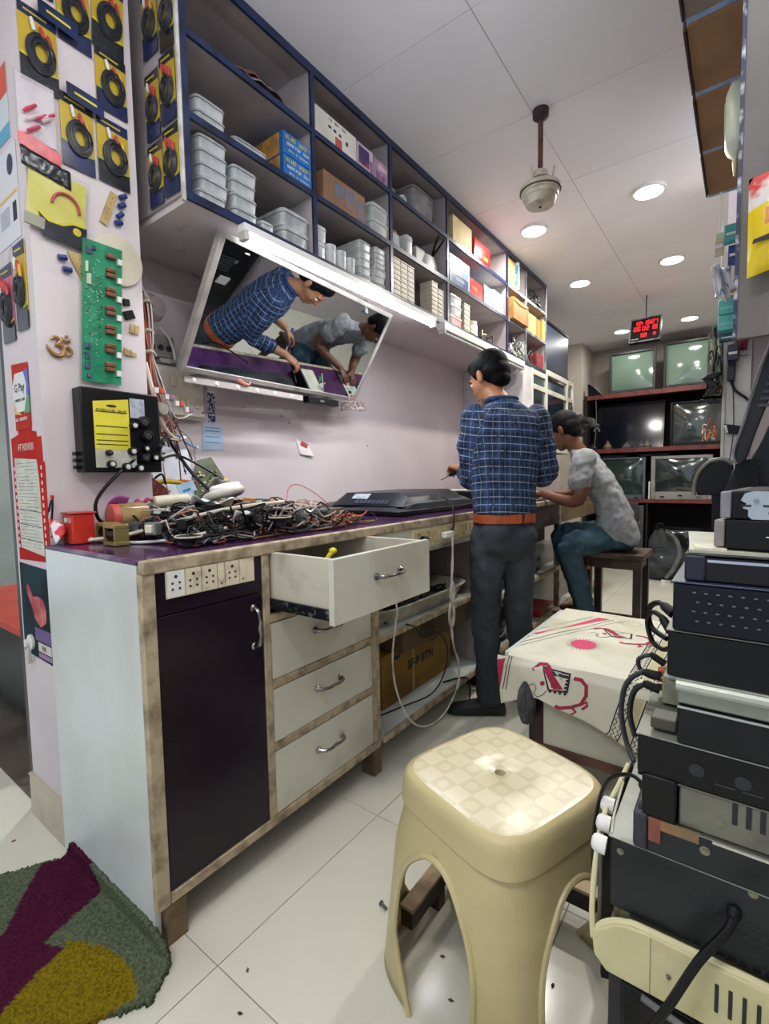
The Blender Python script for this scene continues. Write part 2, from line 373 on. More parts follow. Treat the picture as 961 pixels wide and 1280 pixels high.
# drawer cabinet at the near end
t = thing('drawer_cabinet', 'near counter cabinet with dark purple door and four pale drawers, the top one open', 'cabinet', (-1.35, .54, 0))
MB().box(-1.598, -1.082, .529, .5445, .0, .9135).build('side_panel', WHITELAM, t, bevel=.0008)
MB().box(-1.082, -1.060, .527, .560, .10, .893).build('corner_stile', WOOD, t, bevel=.003)
MB().box(-1.12, -1.062, .5465, .60, 0, .098).build('leg', mat('#8a7350', '#5e4c34', scale=12, rough=.6), t, bevel=.002)
MB().box(-1.12, -1.062, 1.345, 1.39, 0, .098).build('leg', mat('#6d5a40', '#463826', scale=12, rough=.6), t, bevel=.002)
MB().box(-1.59, -1.55, 1.345, 1.39, 0, .098).build('leg', mat('#6d5a40', '#463826', scale=12, rough=.6), t, bevel=.002)
MB().box(-1.595, -1.085, .547, 1.388, .10, .118).box(-1.595, -1.58, .547, 1.388, .118, .89).build('carcass', DARKWOOD, t)
MB().box(-1.58, -1.085, .868, .885, .118, .89).build('inner_partition', DARKWOOD, t)
MB().box(-1.58, -1.085, 1.372, 1.388, .118, .89).build('inner_partition', mat('#8a8478', rough=.6), t)
for y0, y1 in ((.862, .886), (1.348, 1.388)):
    MB().box(-1.084, -1.060, y0, y1, .128, .892).build('stile', WOOD, t, bevel=.003)
MB().box(-1.084, -1.060, .5605, 1.388, .100, .1275).build('bottom_rail', WOOD, t, bevel=.003)
for z0 in (.695, .503, .318):
    MB().box(-1.084, -1.062, .8865, 1.3475, z0, z0 + .024).build('rail', WOOD, t, bevel=.003)
fp = MB().box(-1.082, -1.064, .5605, .8615, .792, .892).build('fascia', PURDOOR, t)
dr = MB().box(-1.082, -1.063, .5625, .8595, .130, .789).build('door', PURDOOR, t, bevel=.001)
handle(dr, (-1.063, .828, .70), (0, 0, 1), (1, 0, 0), .105)
# socket strip on the fascia
f = frame((-1.064, .71, .861), (0, 1, 0), (0, 0, 1))
sp = MB().prism(rect(-.125, .125, -.033, .033), f, 0, .003).build('socket_plate', IVORY, fp)
xx = -.107
for k, kd in enumerate(('five', 'five', 'five', 'switch', 'five', 'switch')):
    w = .046 if k == 0 else (.022 if kd == 'switch' else .044)
    mb = MB(); outlet(mb, f, xx + w / 2 - .018, 0, w - .003, .062, kd)
    mb.build('socket' if kd == 'five' else 'switch', [WHITE if k == 0 else IVORY, INK], sp); xx += w
# drawers
for z0, z1 in ((.529, .692), (.344, .500), (.130, .315)):
    d = MB().box(-1.083, -1.064, .8885, 1.3455, z0, z1).build('drawer', DRAWW, t, bevel=.001)
    handle(d, (-1.064, 1.117, (z0 + z1) / 2 + .018), (0, 1, 0), (1, 0, 0), .11)
DIRTY = mat('#c9c3b2', '#6a6250', scale=7, thr=(.52, .8), rough=.5)
dx0, dx1 = -1.38, -.835
d = MB().box(dx1, dx1 + .018, .885, 1.345, .727, .897).build('drawer', DRAWW, t, bevel=.001)
MB().box(dx0, dx1, .897, .911, .742, .895).build('drawer_side', DIRTY, d, bevel=.001)
MB().box(dx0, dx1, 1.318, 1.332, .742, .895).build('drawer_side', DIRTY, d, bevel=.001)
MB().box(dx0, dx0 + .012, .911, 1.318, .742, .893).build('drawer_back', DIRTY, d)
MB().box(dx0, dx1, .911, 1.318, .748, .756).build('drawer_bottom', mat('#6f675c', rough=.7), d)
MB().box(dx0, dx1 - .004, .8885, .896, .742, .765).box(dx0, dx1 - .01, .892, .897, .735, .742).build('drawer_runner', mat('#22242a', '#8d8e90', scale=60, thr=(.55, .7), metal=.6, rough=.4), d)
handle(d, (dx1 + .018, 1.117, .825), (0, 1, 0), (1, 0, 0), .115)
tag(MB().tube([(-.95, .96, .76), (-.93, .95, .83), (-.905, .96, .885), (-.90, .975, .90)], .006).ell((-.90, .975, .902), (.011, .011, .009)).build('screwdriver', YELLOW),
    'yellow handled screwdriver standing in the open drawer', 'screwdriver')
# open shelf cabinet
t = thing('shelf_cabinet', 'open counter bay with two pale shelves and a row of sockets under the worktop', 'cabinet', (-1.4, 1.39, 0))
MB().box(-1.595, -1.055, 1.391, 2.27, .118, .138).build('shelf', WHITELAM, t)
MB().box(-1.06, -1.046, 1.391, 2.27, .112, .1385).build('shelf_edge', WOOD, t, bevel=.003)
MB().box(-1.595, -1.075, 1.391, 2.27, .495, .512).build('shelf', mat('#bfc4ba', '#8e9086', scale=6, rough=.4), t)
MB().box(-1.075, -1.058, 1.391, 2.27, .490, .5125).build('shelf_edge', WOOD, t, bevel=.003)
MB().box(-1.62, -1.60, 1.391, 2.27, .0, .892).build('back_panel', mat('#2a2622', rough=.8), t)
MB().box(-1.60, -1.06, 2.252, 2.27, .14, .494).box(-1.60, -1.06, 2.252, 2.27, .5135, .79).build('side_panel', mat('#a0968f', '#8d837b', scale=4, rough=.6), t)
MB().box(-1.60, -1.08, 2.272, 2.30, 0, .89).build('leg', DARKWOOD, t)
fa = MB().box(-1.082, -1.062, 1.391, 2.27, .80, .892).build('fascia', mat('#b6bbac', '#9da292', scale=5, rough=.35), t)
MB().box(-1.084, -1.058, 1.391, 2.27, .788, .80).build('lower_edge', mat('#9a988e', '#6b6860', scale=10, rough=.5), t)
f = frame((-1.062, 1.885, .849), (0, 1, 0), (0, 0, 1))
sp = MB().prism(rect(-.27, .27, -.036, .036), f, 0, .003).build('socket_plate', IVORY, fa)
MOD = mat('#c8b98f', '#8a7a55', scale=40, thr=(.5, .8), rough=.5)
xx = -.262
for k in range(8):
    kd = 'switch' if k % 3 == 2 else 'five'; w = .042 if kd == 'switch' else .074
    mb = MB(); outlet(mb, f, xx + w / 2, 0, w - .005, .064, kd); mb.build('socket' if kd == 'five' else 'switch', [MOD, INK], sp); xx += w
# third bay beyond the standing man
t = thing('shelf_cabinet', 'far counter bay with cluttered shelves below the pale worktop', 'cabinet', (-1.4, 2.31, 0))
for z in (.12, .42):
    MB().box(-1.62, -1.075, 2.305, 4.93, z, z + .018).build('shelf', WHITELAM, t)
    MB().box(-1.074, -1.058, 2.305, 4.93, z - .004, z + .0185).build('shelf_edge', WOOD, t)
MB().box(-1.64, -1.62, 2.305, 4.93, 0, .892).build('back_panel', mat('#2a2622', rough=.8), t)
for y in (3.55, 4.91): MB().box(-1.10, -1.06, y, y + .035, 0, .89).build('leg', WOOD, t)
MB().box(-1.09, -1.065, 2.305, 3.54, .75, .89).build('fascia', mat('#3a332e', '#4a4038', rough=.5), t)
MB().box(-1.09, -1.065, 3.59, 4.90, .75, .89).build('fascia', mat('#6a5c44', '#57492f', rough=.5), t)
# things under the counter
t = thing('carton', 'yellow cardboard carton with printed letters on the lower open shelf', 'carton', (-1.35, 1.80, .139))
YC = mat('#8a6a26', '#6d5018', scale=7, rough=.7)
M = Matrix.Translation((-1.33, 1.83, .1385))
MB().box(-.16, .16, -.29, .29, 0, .225, 0, M).build('carton_body', YC, t, bevel=.003)
for y0, y1 in ((-.29, -.004), (.004, .29)): MB().box(-.165, .165, y0, y1, .2255, .2295, 0, M).build('flap', mat('#94752e', '#6d5018', scale=7, rough=.7), t)
MB().box(.16, .1612, -.06, -.045, .0, .225, 0, M).build('tape_strip', mat('#a68840', rough=.3), t)
text('printed_letters', 'SF-P BTN', .055, frame((-1.169, 1.84, .27), (0, 1, 0), (0, 0, 1)), INK, t, .0012, .002)
for y0 in (-.21, .10): MB().box(.16, .1615, y0, y0 + .055, .187, .203, 0, M).build('hand_hole', INK, t)
t = thing('carton', 'brown cardboard carton on the upper open shelf overhanging its edge', 'carton', (-1.3, 1.85, .513))
MB().box(-1.50, -1.10, 1.60, 2.20, .375, .488).build('carton_body', mat('#5d4a30', '#4c3b25', scale=6, rough=.75), t, bevel=.004)
t['label'] = 'dim brown carton hanging just under the upper open shelf, behind the white cable'
glyphs('printed_letters', 'BOX', .07, frame((-1.0995, 1.80, .43), (0, 1, 0), (0, 0, 1)), INK, t, .0012, .002)
# white rubber tub lying on the shelf
t = thing('tray', 'whitish oblong plastic tray full of dark cables on the upper open shelf', 'tray', (-1.2, 1.82, .513))
rr = []
def srect(cx, cy, a, b, z, n=32, p=5):
    o = []
    for i in range(n):
        q = 2 * PI * i / n; c, s_ = math.cos(q), math.sin(q)
        o.append((cx + a * math.copysign(abs(c) ** (2 / p), c), cy + b * math.copysign(abs(s_) ** (2 / p), s_), z))
    return o
mb = MB(); mb.loft([srect(-1.23, 1.80, .12, .33, .5135), srect(-1.23, 1.80, .155, .37, .58), srect(-1.23, 1.80, .163, .378, .583), srect(-1.23, 1.80, .155, .372, .588),
                    srect(-1.23, 1.80, .140, .355, .578), srect(-1.23, 1.80, .11, .32, .522)])
mb.build('tray_shell', mat('#b9b6a6', '#8c887a', scale=8, rough=.45), t)
def tangle(name, cx, cy, z, a, b, h, n, mats, r=(.002, .004), seed=1, pts=5, spread=.12, parent=None):
    rnd = random.Random(seed); mb = MB()
    for k in range(n):
        x = cx + rnd.uniform(-a, a); y = cy + rnd.uniform(-b, b)
        q = max(0, 1 - ((x - cx) / a) ** 2 * .8 - ((y - cy) / b) ** 2 * .8); P = []
        ang = rnd.uniform(0, 2 * PI)
        for i in range(pts):
            P.append((min(max(x, cx - a), cx + a), min(max(y, cy - b), cy + b), z + .005 + rnd.uniform(.0, 1) * h * q)); ang += rnd.uniform(-1.3, 1.3)
            x += math.cos(ang) * spread / 2; y += math.sin(ang) * spread / 2
        mb.tube(P, rnd.uniform(*r), 5, rnd.randrange(len(mats)), 3)
    return mb.build(name, mats, parent)
BW = [BLACK, DULL, mat('#2b2b30', rough=.4)]
tag(tangle('cable_tangle', -1.23, 1.80, .525, .11, .30, .075, 60, BW, (.003, .006), 3), 'heap of black cables lying in the whitish plastic tray', 'cables', None, 'stuff')
t = thing('computer_case', 'dark computer case with a light label at the back of the dim open bay', 'computer', (-1.5, 1.95, .513))
MB().box(-1.59, -1.40, 1.98, 2.12, .5135, .76).build('case', DULL, t, bevel=.003)
MB().box(-1.40, -1.3985, 2.0, 2.10, .56, .73).build('front_label', mat('#4b5058', '#20242a', scale=40, rough=.5), t)
for z, r_ in ((.62, .02), (.69, .014)): MB().lathe([(r_, 0), (r_, .004)], (-1.3985, 2.05, z), 16, axis=(1, 0, 0)).build('fan_grille', CHROME, t)
for k, (y, z, sx, sy, sz, c, w) in enumerate(((2.65, .439, .2, .3, .13, '#26282c', 'dark'), (3.2, .439, .18, .25, .1, '#3c3430', 'brown'), (2.75, .139, .2, .3, .12, '#1a1b1e', 'black'), (3.35, .139, .22, .3, .05, '#a3262a', 'red'))):
    t = thing('electronics_box', '%s electronics box on the %s shelf of the far bay, behind the standing man' % (w, 'upper' if z > .3 else 'lower'), 'box', (-1.25, y, z))
    MB().box(-1.3, -1.3 + sx, y - sy / 2, y + sy / 2, z, z + sz).build('box_body', mat(c, rough=.5), t, bevel=.004)
    MB().box(-1.3 + sx, -1.3 + sx + .002, y - sy * .4, y + sy * .4, z + sz * .3, z + sz * .7).build('front_strip', STEEL, t)
tag(tangle('cable_tangle', -1.2, 2.55, .139, .1, .2, .12, 30, [mat('#8a8d90', rough=.4)] + BW, (.003, .006), 5), 'loops of grey and black cable on the lowest far shelf by the standing man\'s leg', 'cables', None, 'stuff')
# white mains lead with its plug
t = thing('power_cable', 'long white twisted cable knotted in front of the open bay, plugged into the socket row', 'cable', (-1.0, 1.85, .2))
WC = mat('#cfc8bd', '#a89e90', scale=20, rough=.45)
mb = MB()
base = [(-1.035, 1.893, .845), (-1.03, 1.893, .78), (-1.03, 1.885, .70), (-1.03, 1.88, .62), (-1.03, 1.875, .56), (-1.03, 1.87, .50), (-1.03, 1.875, .42), (-1.03, 1.90, .33),
        (-1.03, 1.93, .27), (-1.02, 1.93, .2), (-1.01, 1.88, .145), (-1.0, 1.78, .10), (-.995, 1.67, .09), (-1.0, 1.56, .12), (-1.01, 1.48, .20), (-1.02, 1.43, .32),
        (-1.025, 1.42, .44), (-1.03, 1.45, .56), (-1.03, 1.46, .60), (-1.03, 1.44, .70)]
mb.tube(base, .0036, 6, 0, 6); mb.tube([(p[0] + .004, p[1] + .004 * (-1) ** i, p[2]) for i, p in enumerate(base[:11])], .003, 6, 0, 6)
for k in range(4):
    a = k * .5
    mb.tube([(-1.022, 1.875 + math.cos(q) * .022 * math.cos(a), .585 + .045 * math.sin(q) + .003 * k) for q in [2 * PI * i / 8 for i in range(8)]], .0035, 6, 0, 4, True)
    mb.tube([(-1.022, 1.868 + math.cos(q) * .014 * (1 + .3 * k), .49 + .055 * math.sin(q)) for q in [2 * PI * i / 8 for i in range(8)]], .0035, 6, 0, 4, True)
mb.build('cable', WC, t)
MB().box(-1.054, -1.028, 1.835, 1.905, .832, .858).build('plug', WHITE, t, bevel=.004)
t = thing('power_cable', 'black cable hanging from the television down to the white plug', 'cable', (-1.05, 1.9, .86))
MB().tube([(-1.2, 2.1, 1.0), (-1.12, 2.02, .985), (-1.06, 1.95, .965), (-1.035, 1.92, .925), (-1.03, 1.905, .88), (-1.035, 1.9, .862)], .0045, 8).build('cable', BLACK, t)
tag(MB().lathe([(.016, 0), (.016, .02), (.012, .03)], (-1.055, 1.68, .842), 16, axis=(1, 0, 0)).box(-1.056, -1.03, 1.665, 1.695, .828, .84).build('plug', BLACK, bevel=.002),
    'black plug in the left end of the socket row under the worktop', 'plug')
t = thing('power_cable', 'thin black cable looping over the lower open shelf to the floor', 'cable', (-1.1, 1.7, .139))
MB().tube([(-1.06, 1.56, .52), (-1.045, 1.60, .50), (-1.043, 1.66, .44), (-1.05, 1.8, .42), (-1.04, 1.86, .33), (-1.05, 1.84, .22), (-1.08, 1.78, .146), (-1.12, 1.62, .1445), (-1.15, 1.5, .1445)], .003).build('cable', BLACK, t)
MB().tube([(-1.1, 1.92, .145), (-1.06, 2.0, .146), (-1.038, 2.05, .13), (-1.036, 2.07, .05), (-1.04, 2.08, .006), (-1.0, 2.2, .006)], .004).build('cable', BLACK, t)
# ---------------------------------------------------------------- wall shelves above the counter
BLUE = mat('#1e2b4c', '#121a30', scale=14, rough=.3)
GREYL = mat('#aca4a4', '#979090', scale=4, rough=.6)
SX0, SX1 = -1.898, -1.40
YD = [.905, 1.455, 1.975, 2.53, 3.40, 3.765, 4.235]
t = thing('wall_shelf', 'long wall shelf of pigeonholes with navy edges, from the packets to the far pillar', 'shelf', (-1.65, 2.57, 1.962))
def board(name, x0, x1, y0, y1, z0, z1, m=GREYL): return MB().box(x0, x1, y0, y1, z0, z1).build(name, m, t)
board('bottom_board', SX0, SX1, .905, 4.235, 1.962, 1.984, mat('#c9bfbe', '#8c8078', scale=11, thr=(.6, .8), rough=.6))
board('top_board', SX0, SX1, .905, 4.235, 2.682, 2.699)
for z in (2.208, 2.448):
    for a, b in zip(YD[:-1], YD[1:]):
        board('shelf_board', SX0, SX1, a + .009, b - .009, z, z + .018)
for y in YD: board('divider', SX0, SX1, y - .009, y + .009, 1.984, 2.682)
board('back_board', SX0 - .001, SX0 + .004, .914, 4.226, 1.984, 2.682, mat('#9b9496', rough=.7))
EX0, EX1 = SX1 + .0002, SX1 + .010
for z0, z1 in ((1.960, 1.986), (2.668, 2.699)): MB().box(EX0, EX1, .896, 4.244, z0, z1).build('edge_strip', BLUE, t)
for i, y in enumerate(YD):
    MB().box(EX0, EX1, y - .010, y + .010, 1.9865, 2.6675).build('edge_strip', BLUE if i < 5 else mat('#5a6272', '#b9b8b2', scale=8, rough=.4), t)
for z in (2.205, 2.445):
    for a, b in zip(YD[:-1], YD[1:]): MB().box(EX0, EX1, a + .0105, b - .0105, z, z + .021).build('edge_strip', BLUE if b < 3.5 else mat('#4a5468', '#a9a9a6', scale=8, rough=.4), t)
MB().box(-1.405, -1.395, .885, .8955, 1.955, 2.699).build('corner_strip', mat('#cfccc4', '#a9a296', scale=12, rough=.5), t)
B0, B1, B2 = 1.9845, 2.2265, 2.4665       # tops of the three boards
G = 'things on the wall shelf'
def tub(y, z, w, d, h, label, group=None, xf=-1.403, m=None, lid=True):
    """clear plastic storage box with a lid, front face at xf"""
    t = thing('plastic_box', label, 'plastic box', (xf - d / 2, y, z), 0, group)
    x1, x0 = xf, xf - d; m = m or FROST; r = .94
    cx = (x0 + x1) / 2
    mb = MB().loft([srect(cx, y, d / 2 * r, w / 2 * r, z, 24, 8), srect(cx, y, d / 2 * .97, w / 2 * .97, z + h * .72, 24, 8)])
    mb.build('box_body', m, t, ang=50)
    if lid:
        MB().loft([srect(cx, y, d / 2, w / 2, z + h * .722, 24, 8), srect(cx, y, d / 2, w / 2, z + h * .80, 24, 8), srect(cx, y, d / 2 * .96, w / 2 * .96, z + h * .985, 24, 8)]).build('lid', m, t, ang=50)
    return t
ordn = ['lowest', 'second from the bottom', 'third from the bottom', 'fourth from the bottom', 'fifth from the bottom', 'sixth from the bottom', 'seventh from the bottom', 'eighth from the bottom', 'ninth from the bottom']
def ordw(i, n): return 'topmost' if i == n - 1 and n > 1 else ordn[i]
def stack(y, z, w, d, h, n, where, group, jit=.006, **k):
    for i in range(n):
        tub(y + random.uniform(-jit, jit), z + i * h, w, d, h * .985, 'clear plastic box, %s %s' % (ordw(i, n), where), group, **k)
FR2 = mat('#bfc2c4', '#8f9496', scale=9, rough=.25, alpha=.93)
stack(1.005, B0, .115, .26, .0425, 5, 'of the left stack in the first bottom pigeonhole', 'clear boxes in the first bottom pigeonhole', m=FR2)
stack(1.132, B0, .110, .26, .045, 4, 'of the right stack in the first bottom pigeonhole', 'clear boxes in the first bottom pigeonhole', m=FR2)
stack(1.01, B1, .120, .26, .042, 2, 'of the pair above the leftmost stack', 'clear boxes in the first middle pigeonhole', m=FR2)
tub(1.165, B1, .16, .24, .032, 'low clear plastic tray beside the blue cartons', None, m=FR2)
tub(1.37, B0, .145, .27, .068, 'large frosted tub, lower of two beneath the blue cartons', 'frosted tubs', m=FR2)
tub(1.37, B0 + .069, .150, .27, .062, 'large frosted tub, upper of two beneath the blue cartons', 'frosted tubs', m=FR2)
tub(1.225, B0, .06, .2, .04, 'small square clear box between the stacks and the frosted tubs', None)
def carton(y, z, w, d, h, m, label, xf=-1.403, mside=None, name='carton', cat='carton', decal=None, bev=.002, txt=None):
    t = thing(name, label, cat, (xf - d / 2, y, z))
    MB().box(xf - d, xf, y - w / 2, y + w / 2, z, z + h).build('box_body', m, t, bevel=bev)
    MB().box(xf - d * .995, xf - .003, y - w / 2 + .003, y + w / 2 - .003, z + h, z + h + .0015).build('top_flap', mside or m, t)
    f = frame((xf, y, z + h / 2), (0, 1, 0), (0, 0, 1))
    for i, (a0, a1, b0, b1, c) in enumerate(decal or []):
        MB().prism(rect(a0 * w, a1 * w, b0 * h, b1 * h), f, 0, .0008).build('printed_patch', c, t)
    for s, sz, a, b, c in (txt or []):
        glyphs('printed_letters', s, sz, frame((xf, y + a * w, z + h / 2 + b * h), (0, 1, 0), (0, 0, 1)), c, t, .0012, .0006)
    return t
BL = mat('#1f6fb8', '#195c9c', scale=6, rough=.4)
OR_ = mat('#c98a3a', rough=.5)
for i in range(2):
    tt = carton(1.385, B1 + i * .082, .155, .24, .079, BL, '%s of the two bright blue cartons with yellow lettering' % ('lower', 'upper')[i],
           txt=[('HIGH POWER', .022, 0, .28, YELLOW), ('ADAPTOR 12V', .017, -.02, 0, WHITE), ('INPUT AC 100-240V', .010, 0, -.28, WHITE)])
    MB().box(-1.66, -1.425, 1.3058, 1.3074, B1 + i * .082 + .002, B1 + i * .082 + .077).build('side_print', mat('#8e6a45', '#c08b2c', scale=30, rough=.5), tt)
# rags on the upper board
t = thing('cloth_bundle', 'crumpled reddish plastic bags and rags in the first top pigeonhole', 'rags', (-1.5, 1.2, B2))
def rag(u, v):
    y = .98 + u * .42; x = -1.60 + v * .192
    return (x, y, B2 + .004 + (.095 * v ** .6 * (1 - max(0, v - .8) * 3.5))  * (.65 + .35 * math.sin(u * 9 + v * 3)) * max(0, math.sin(PI * u)) ** .5 + .012 * mnoise.noise((u * 9, v * 5, 1)))
MB().grid(rag, 30, 10).build('rag', mat('#7d4a48', '#4a2c30', scale=9, rough=.6), t, solid=.003)
MB().grid(lambda u, v: tuple(a + b for a, b in zip(rag(u * .8 + .2, v), (.012, .01, -.012 + .01 * math.sin(u * 14)))), 30, 8).build('bag', mat('#2a2023', '#8e7c7c', scale=12, rough=.25), t, solid=.002)
# second column
LB = mat('#d6d2c8', '#c0bbb0', scale=6, rough=.6)
carton(1.608, B2, .255, .22, .112, LB, 'white carton with small black symbols and a red badge on the upper shelf',
       decal=[(-.04, .12, -.42, -.08, mat('#b8504c', rough=.5)), (-.20, -.13, .06, .14, INK), (-.08, -.01, .05, .14, INK), (.05, .11, .03, .12, INK), (.22, .28, -.1, .04, INK)],
       txt=[('9V  12V  24V', .014, .02, .36, INK)])
PU = mat('#6e5a8c', '#c5a9b8', scale=14, rough=.4)
carton(1.797, B2, .115, .2, .108, mat('#c9b3be', '#b79fb0', scale=8, rough=.4), 'purple and white printed carton beside the white one', decal=[(-.4, .25, -.3, .38, mat('#3c2f63', '#8e4a55', scale=25, rough=.4)), (.3, .45, -.4, .1, PU)])
carton(1.917, B2, .115, .2, .10, mat('#b894a4', '#8f7a9a', scale=18, rough=.4), 'pinkish printed carton against the second divider',
       decal=[(-.35, -.1, -.4, -.05, mat('#7a5a80', rough=.5)), (0, .2, -.4, -.1, mat('#8b4f6a', rough=.5)), (-.2, .4, .1, .3, mat('#d8c0ca', rough=.5))])
carton(1.655, B1, .27, .26, .125, mat('#8d6a52', '#7a5944', scale=7, rough=.35), 'brown carton wrapped in clear film with blue patches of print',
       decal=[(-.25, -.05, -.1, .3, mat('#4f6d8c', '#8d6a52', scale=30, rough=.3)), (-.02, .2, -.3, .42, mat('#47719a', '#8d6a52', scale=26, rough=.3)), (.28, .46, -.35, .25, mat('#4a6f92', '#94705a', scale=30, rough=.3))])
stack(1.905, B1, .14, .22, .068, 2, 'of the clear pair hanging over the second middle shelf', 'overhanging clear boxes', xf=-1.395, m=FROST)
tub(1.50, B0, .055, .16, .075, 'small clear box, lower of the two by the first divider', 'small clear boxes', m=FROST)
tub(1.505, B0 + .076, .06, .14, .06, 'small clear box, tilted on top of another by the first divider', 'small clear boxes', m=FROST)
for i, (y, h) in enumerate(((1.575, .088), (1.640, .085), (1.700, .075))):
    t = thing('plastic_jar', ('tall', 'middle', 'short')[i] + ' frosted round jar of the row of three above the tube light', 'jar', (-1.432, y, B0), 0, 'round jars')
    MB().lathe([(.0, 0), (.026, 0), (.0275, .004), (.0275, h * .8), (.024, h * .8)], (-1.432, y, B0), 24).build('jar_body', FROST, t)
    MB().lathe([(.029, h * .8), (.029, h), (.0, h)], (-1.432, y, B0), 24).build('lid', FROST, t)
stack(1.795, B0, .085, .18, .036, 5, 'of the left stack behind the tube light\'s middle', 'clear boxes in the second bottom pigeonhole', m=FROST)
stack(1.90, B0, .10, .16, .032, 3, 'of the right stack by the second divider', 'clear boxes in the second bottom pigeonhole', m=FROST)
for i in range(4): tub(1.905, B0 + .098 + i * .023, .085, .13, .022, 'flat clear box, %s of four thin ones by the second divider' % ordw(i, 4), 'thin clear boxes', m=FROST)
# third column
t = thing('plastic_bag', 'crumpled brown and clear bag in the third top pigeonhole', 'bag', (-1.48, 2.07, B2))
MB().grid(lambda u, v: (-1.5 + .03 * math.sin(u * 9), 2.03 + u * .09, B2 + .01 + v * .085 + .01 * math.sin(u * 20)), 10, 6).build('bag_film', mat('#8a7a62', '#b8ac98', scale=20, rough=.3), t, solid=.02)
t = thing('cable_roll', 'roll of white cable lying against the brown bag on the upper shelf', 'cable', (-1.45, 2.13, B2))
mb = MB()
for k in range(5): mb.tube([(-1.47 + k * .008, 2.15 + .028 * math.cos(q), B2 + .034 + .03 * math.sin(q)) for q in [2 * PI * i / 8 for i in range(8)]], .004, 6, 0, 4, True)
mb.build('coil', WHITE, t)
t = thing('plastic_container', 'large dim clear container at the back of the third top pigeonhole', 'plastic box', (-1.5, 2.36, B2))
MB().loft([srect(-1.53, 2.35, .09, .10, B2, 24, 7), srect(-1.53, 2.35, .1, .115, B2 + .15, 24, 7)]).build('box_body', mat('#7d7b80', '#9a9a9c', scale=9, rough=.2, alpha=.8), t)
MB().loft([srect(-1.53, 2.35, .105, .12, B2 + .151, 24, 7), srect(-1.53, 2.35, .1, .115, B2 + .165, 24, 7)]).build('lid', mat('#8b898e', rough=.25), t)
t = thing('pliers', 'black handled pliers sticking out over the third middle shelf', 'pliers', (-1.42, 2.44, B1))
MB().tube([(-1.46, 2.47, B1 + .12), (-1.42, 2.43, B1 + .15), (-1.38, 2.41, B1 + .19)], .006).tube([(-1.46, 2.46, B1 + .11), (-1.40, 2.45, B1 + .15), (-1.37, 2.45, B1 + .18)], .006).build('grip', BLACK, t)
MB().tube([(-1.46, 2.465, B1 + .115), (-1.50, 2.48, B1 + .06), (-1.52, 2.49, B1 + .003)], .007).build('jaw', CHROME, t)
t = thing('plastic_jar', 'clear jar with a red lid on the third middle shelf', 'jar', (-1.46, 2.09, B1))
MB().loft([srect(-1.47, 2.075, .04, .038, B1, 24, 5), srect(-1.47, 2.075, .04, .038, B1 + .085, 24, 5)]).build('jar_body', FROST, t)
MB().loft([srect(-1.47, 2.075, .03, .03, B1 + .0855, 24, 3), srect(-1.47, 2.075, .03, .03, B1 + .105, 24, 3)]).build('lid', mat('#8e2a2c', rough=.4), t)
tub(2.155, B1, .06, .12, .10, 'narrow clear box beside the red lidded jar', None)
t = thing('junction_box', 'big white drum shaped plastic case on the third middle shelf', 'case', (-1.5, 2.34, B1))
MB().box(-1.60, -1.44, 2.27, 2.36, B1, B1 + .105).build('case_body', mat('#a9a8a6', rough=.5), t, bevel=.004)
MB().loft([srect(-1.47, 2.41, .045, .075, B1, 32, 4), srect(-1.47, 2.41, .045, .078, B1 + .05, 32, 4), srect(-1.47, 2.41, .04, .06, B1 + .095, 32, 3), srect(-1.47, 2.41, .02, .03, B1 + .108, 32, 3)]).build('drum', mat('#bcbab8', '#a8a6a4', scale=8, rough=.3), t)
for i in range(3):
    t = thing('power_brick', 'dark power adaptor behind the white drum, %s of three' % ('left', 'middle', 'right')[i], 'adaptor', (-1.58, 2.22 + .08 * i, B1), 0, 'dark adaptors')
    MB().box(-1.68, -1.62, 2.20 + .08 * i, 2.26 + .08 * i, B1, B1 + .15).build('case_body', BLACK, t, bevel=.004)
    MB().box(-1.6195, -1.618, 2.21 + .08 * i, 2.25 + .08 * i, B1 + .05, B1 + .13).build('rating_label', mat('#7d8088', rough=.5), t)
CRB = mat('#cfc8b6', '#bcb4a0', scale=9, rough=.5)
def relay_box(y, z, w, h, label, group, top=.0):
    t = thing('component_box', label, 'small box', (-1.45, y, z), 0, group)
    MB().box(-1.48, -1.404, y - w / 2, y + w / 2, z, z + h * .62).build('box_body', CRB, t, bevel=.0015)
    MB().box(-1.482, -1.402, y - w / 2 - .001, y + w / 2 + .001, z + h * .66, z + h * .97).build('lid', CRB, t, bevel=.0015)
for c in range(3):
    n = 8
    for i in range(n): relay_box(2.018 + .063 * c + .018, B0 + .0242 * i, .058, .0238, 'cream component box, %s of the %s column in the third bottom pigeonhole' % (ordw(i, n), ('left', 'middle', 'right')[c]), 'cream boxes in three columns')
for c in range(2):
    n = 8 - c
    for i in range(n): relay_box(2.40 + .068 * c, B0 + .0235 * i, .062, .0232, 'cream component box, %s of the %s column beside the third divider' % (ordw(i, n), ('left', 'right')[c]), 'cream boxes in two columns')
# fourth column
TAN = mat('#cdb98a', '#bba878', scale=7, rough=.7)
tt = carton(2.735, B2, .245, .22, .155, TAN, 'tall tan carton with a torn flap in the wide top pigeonhole')
MB().tube([(-1.419, 2.62, B2 + .105), (-1.418, 2.70, B2 + .095), (-1.418, 2.76, B2 + .09), (-1.419, 2.84, B2 + .10)], .0015).build('flap_crease', INK, tt)
carton(3.01, B2, .235, .2, .13, mat('#b3201e', '#8c1416', scale=6, rough=.18), 'glossy red carton with yellow lettering on the top shelf', txt=[('HD LED', .035, .08, -.15, YELLOW)])

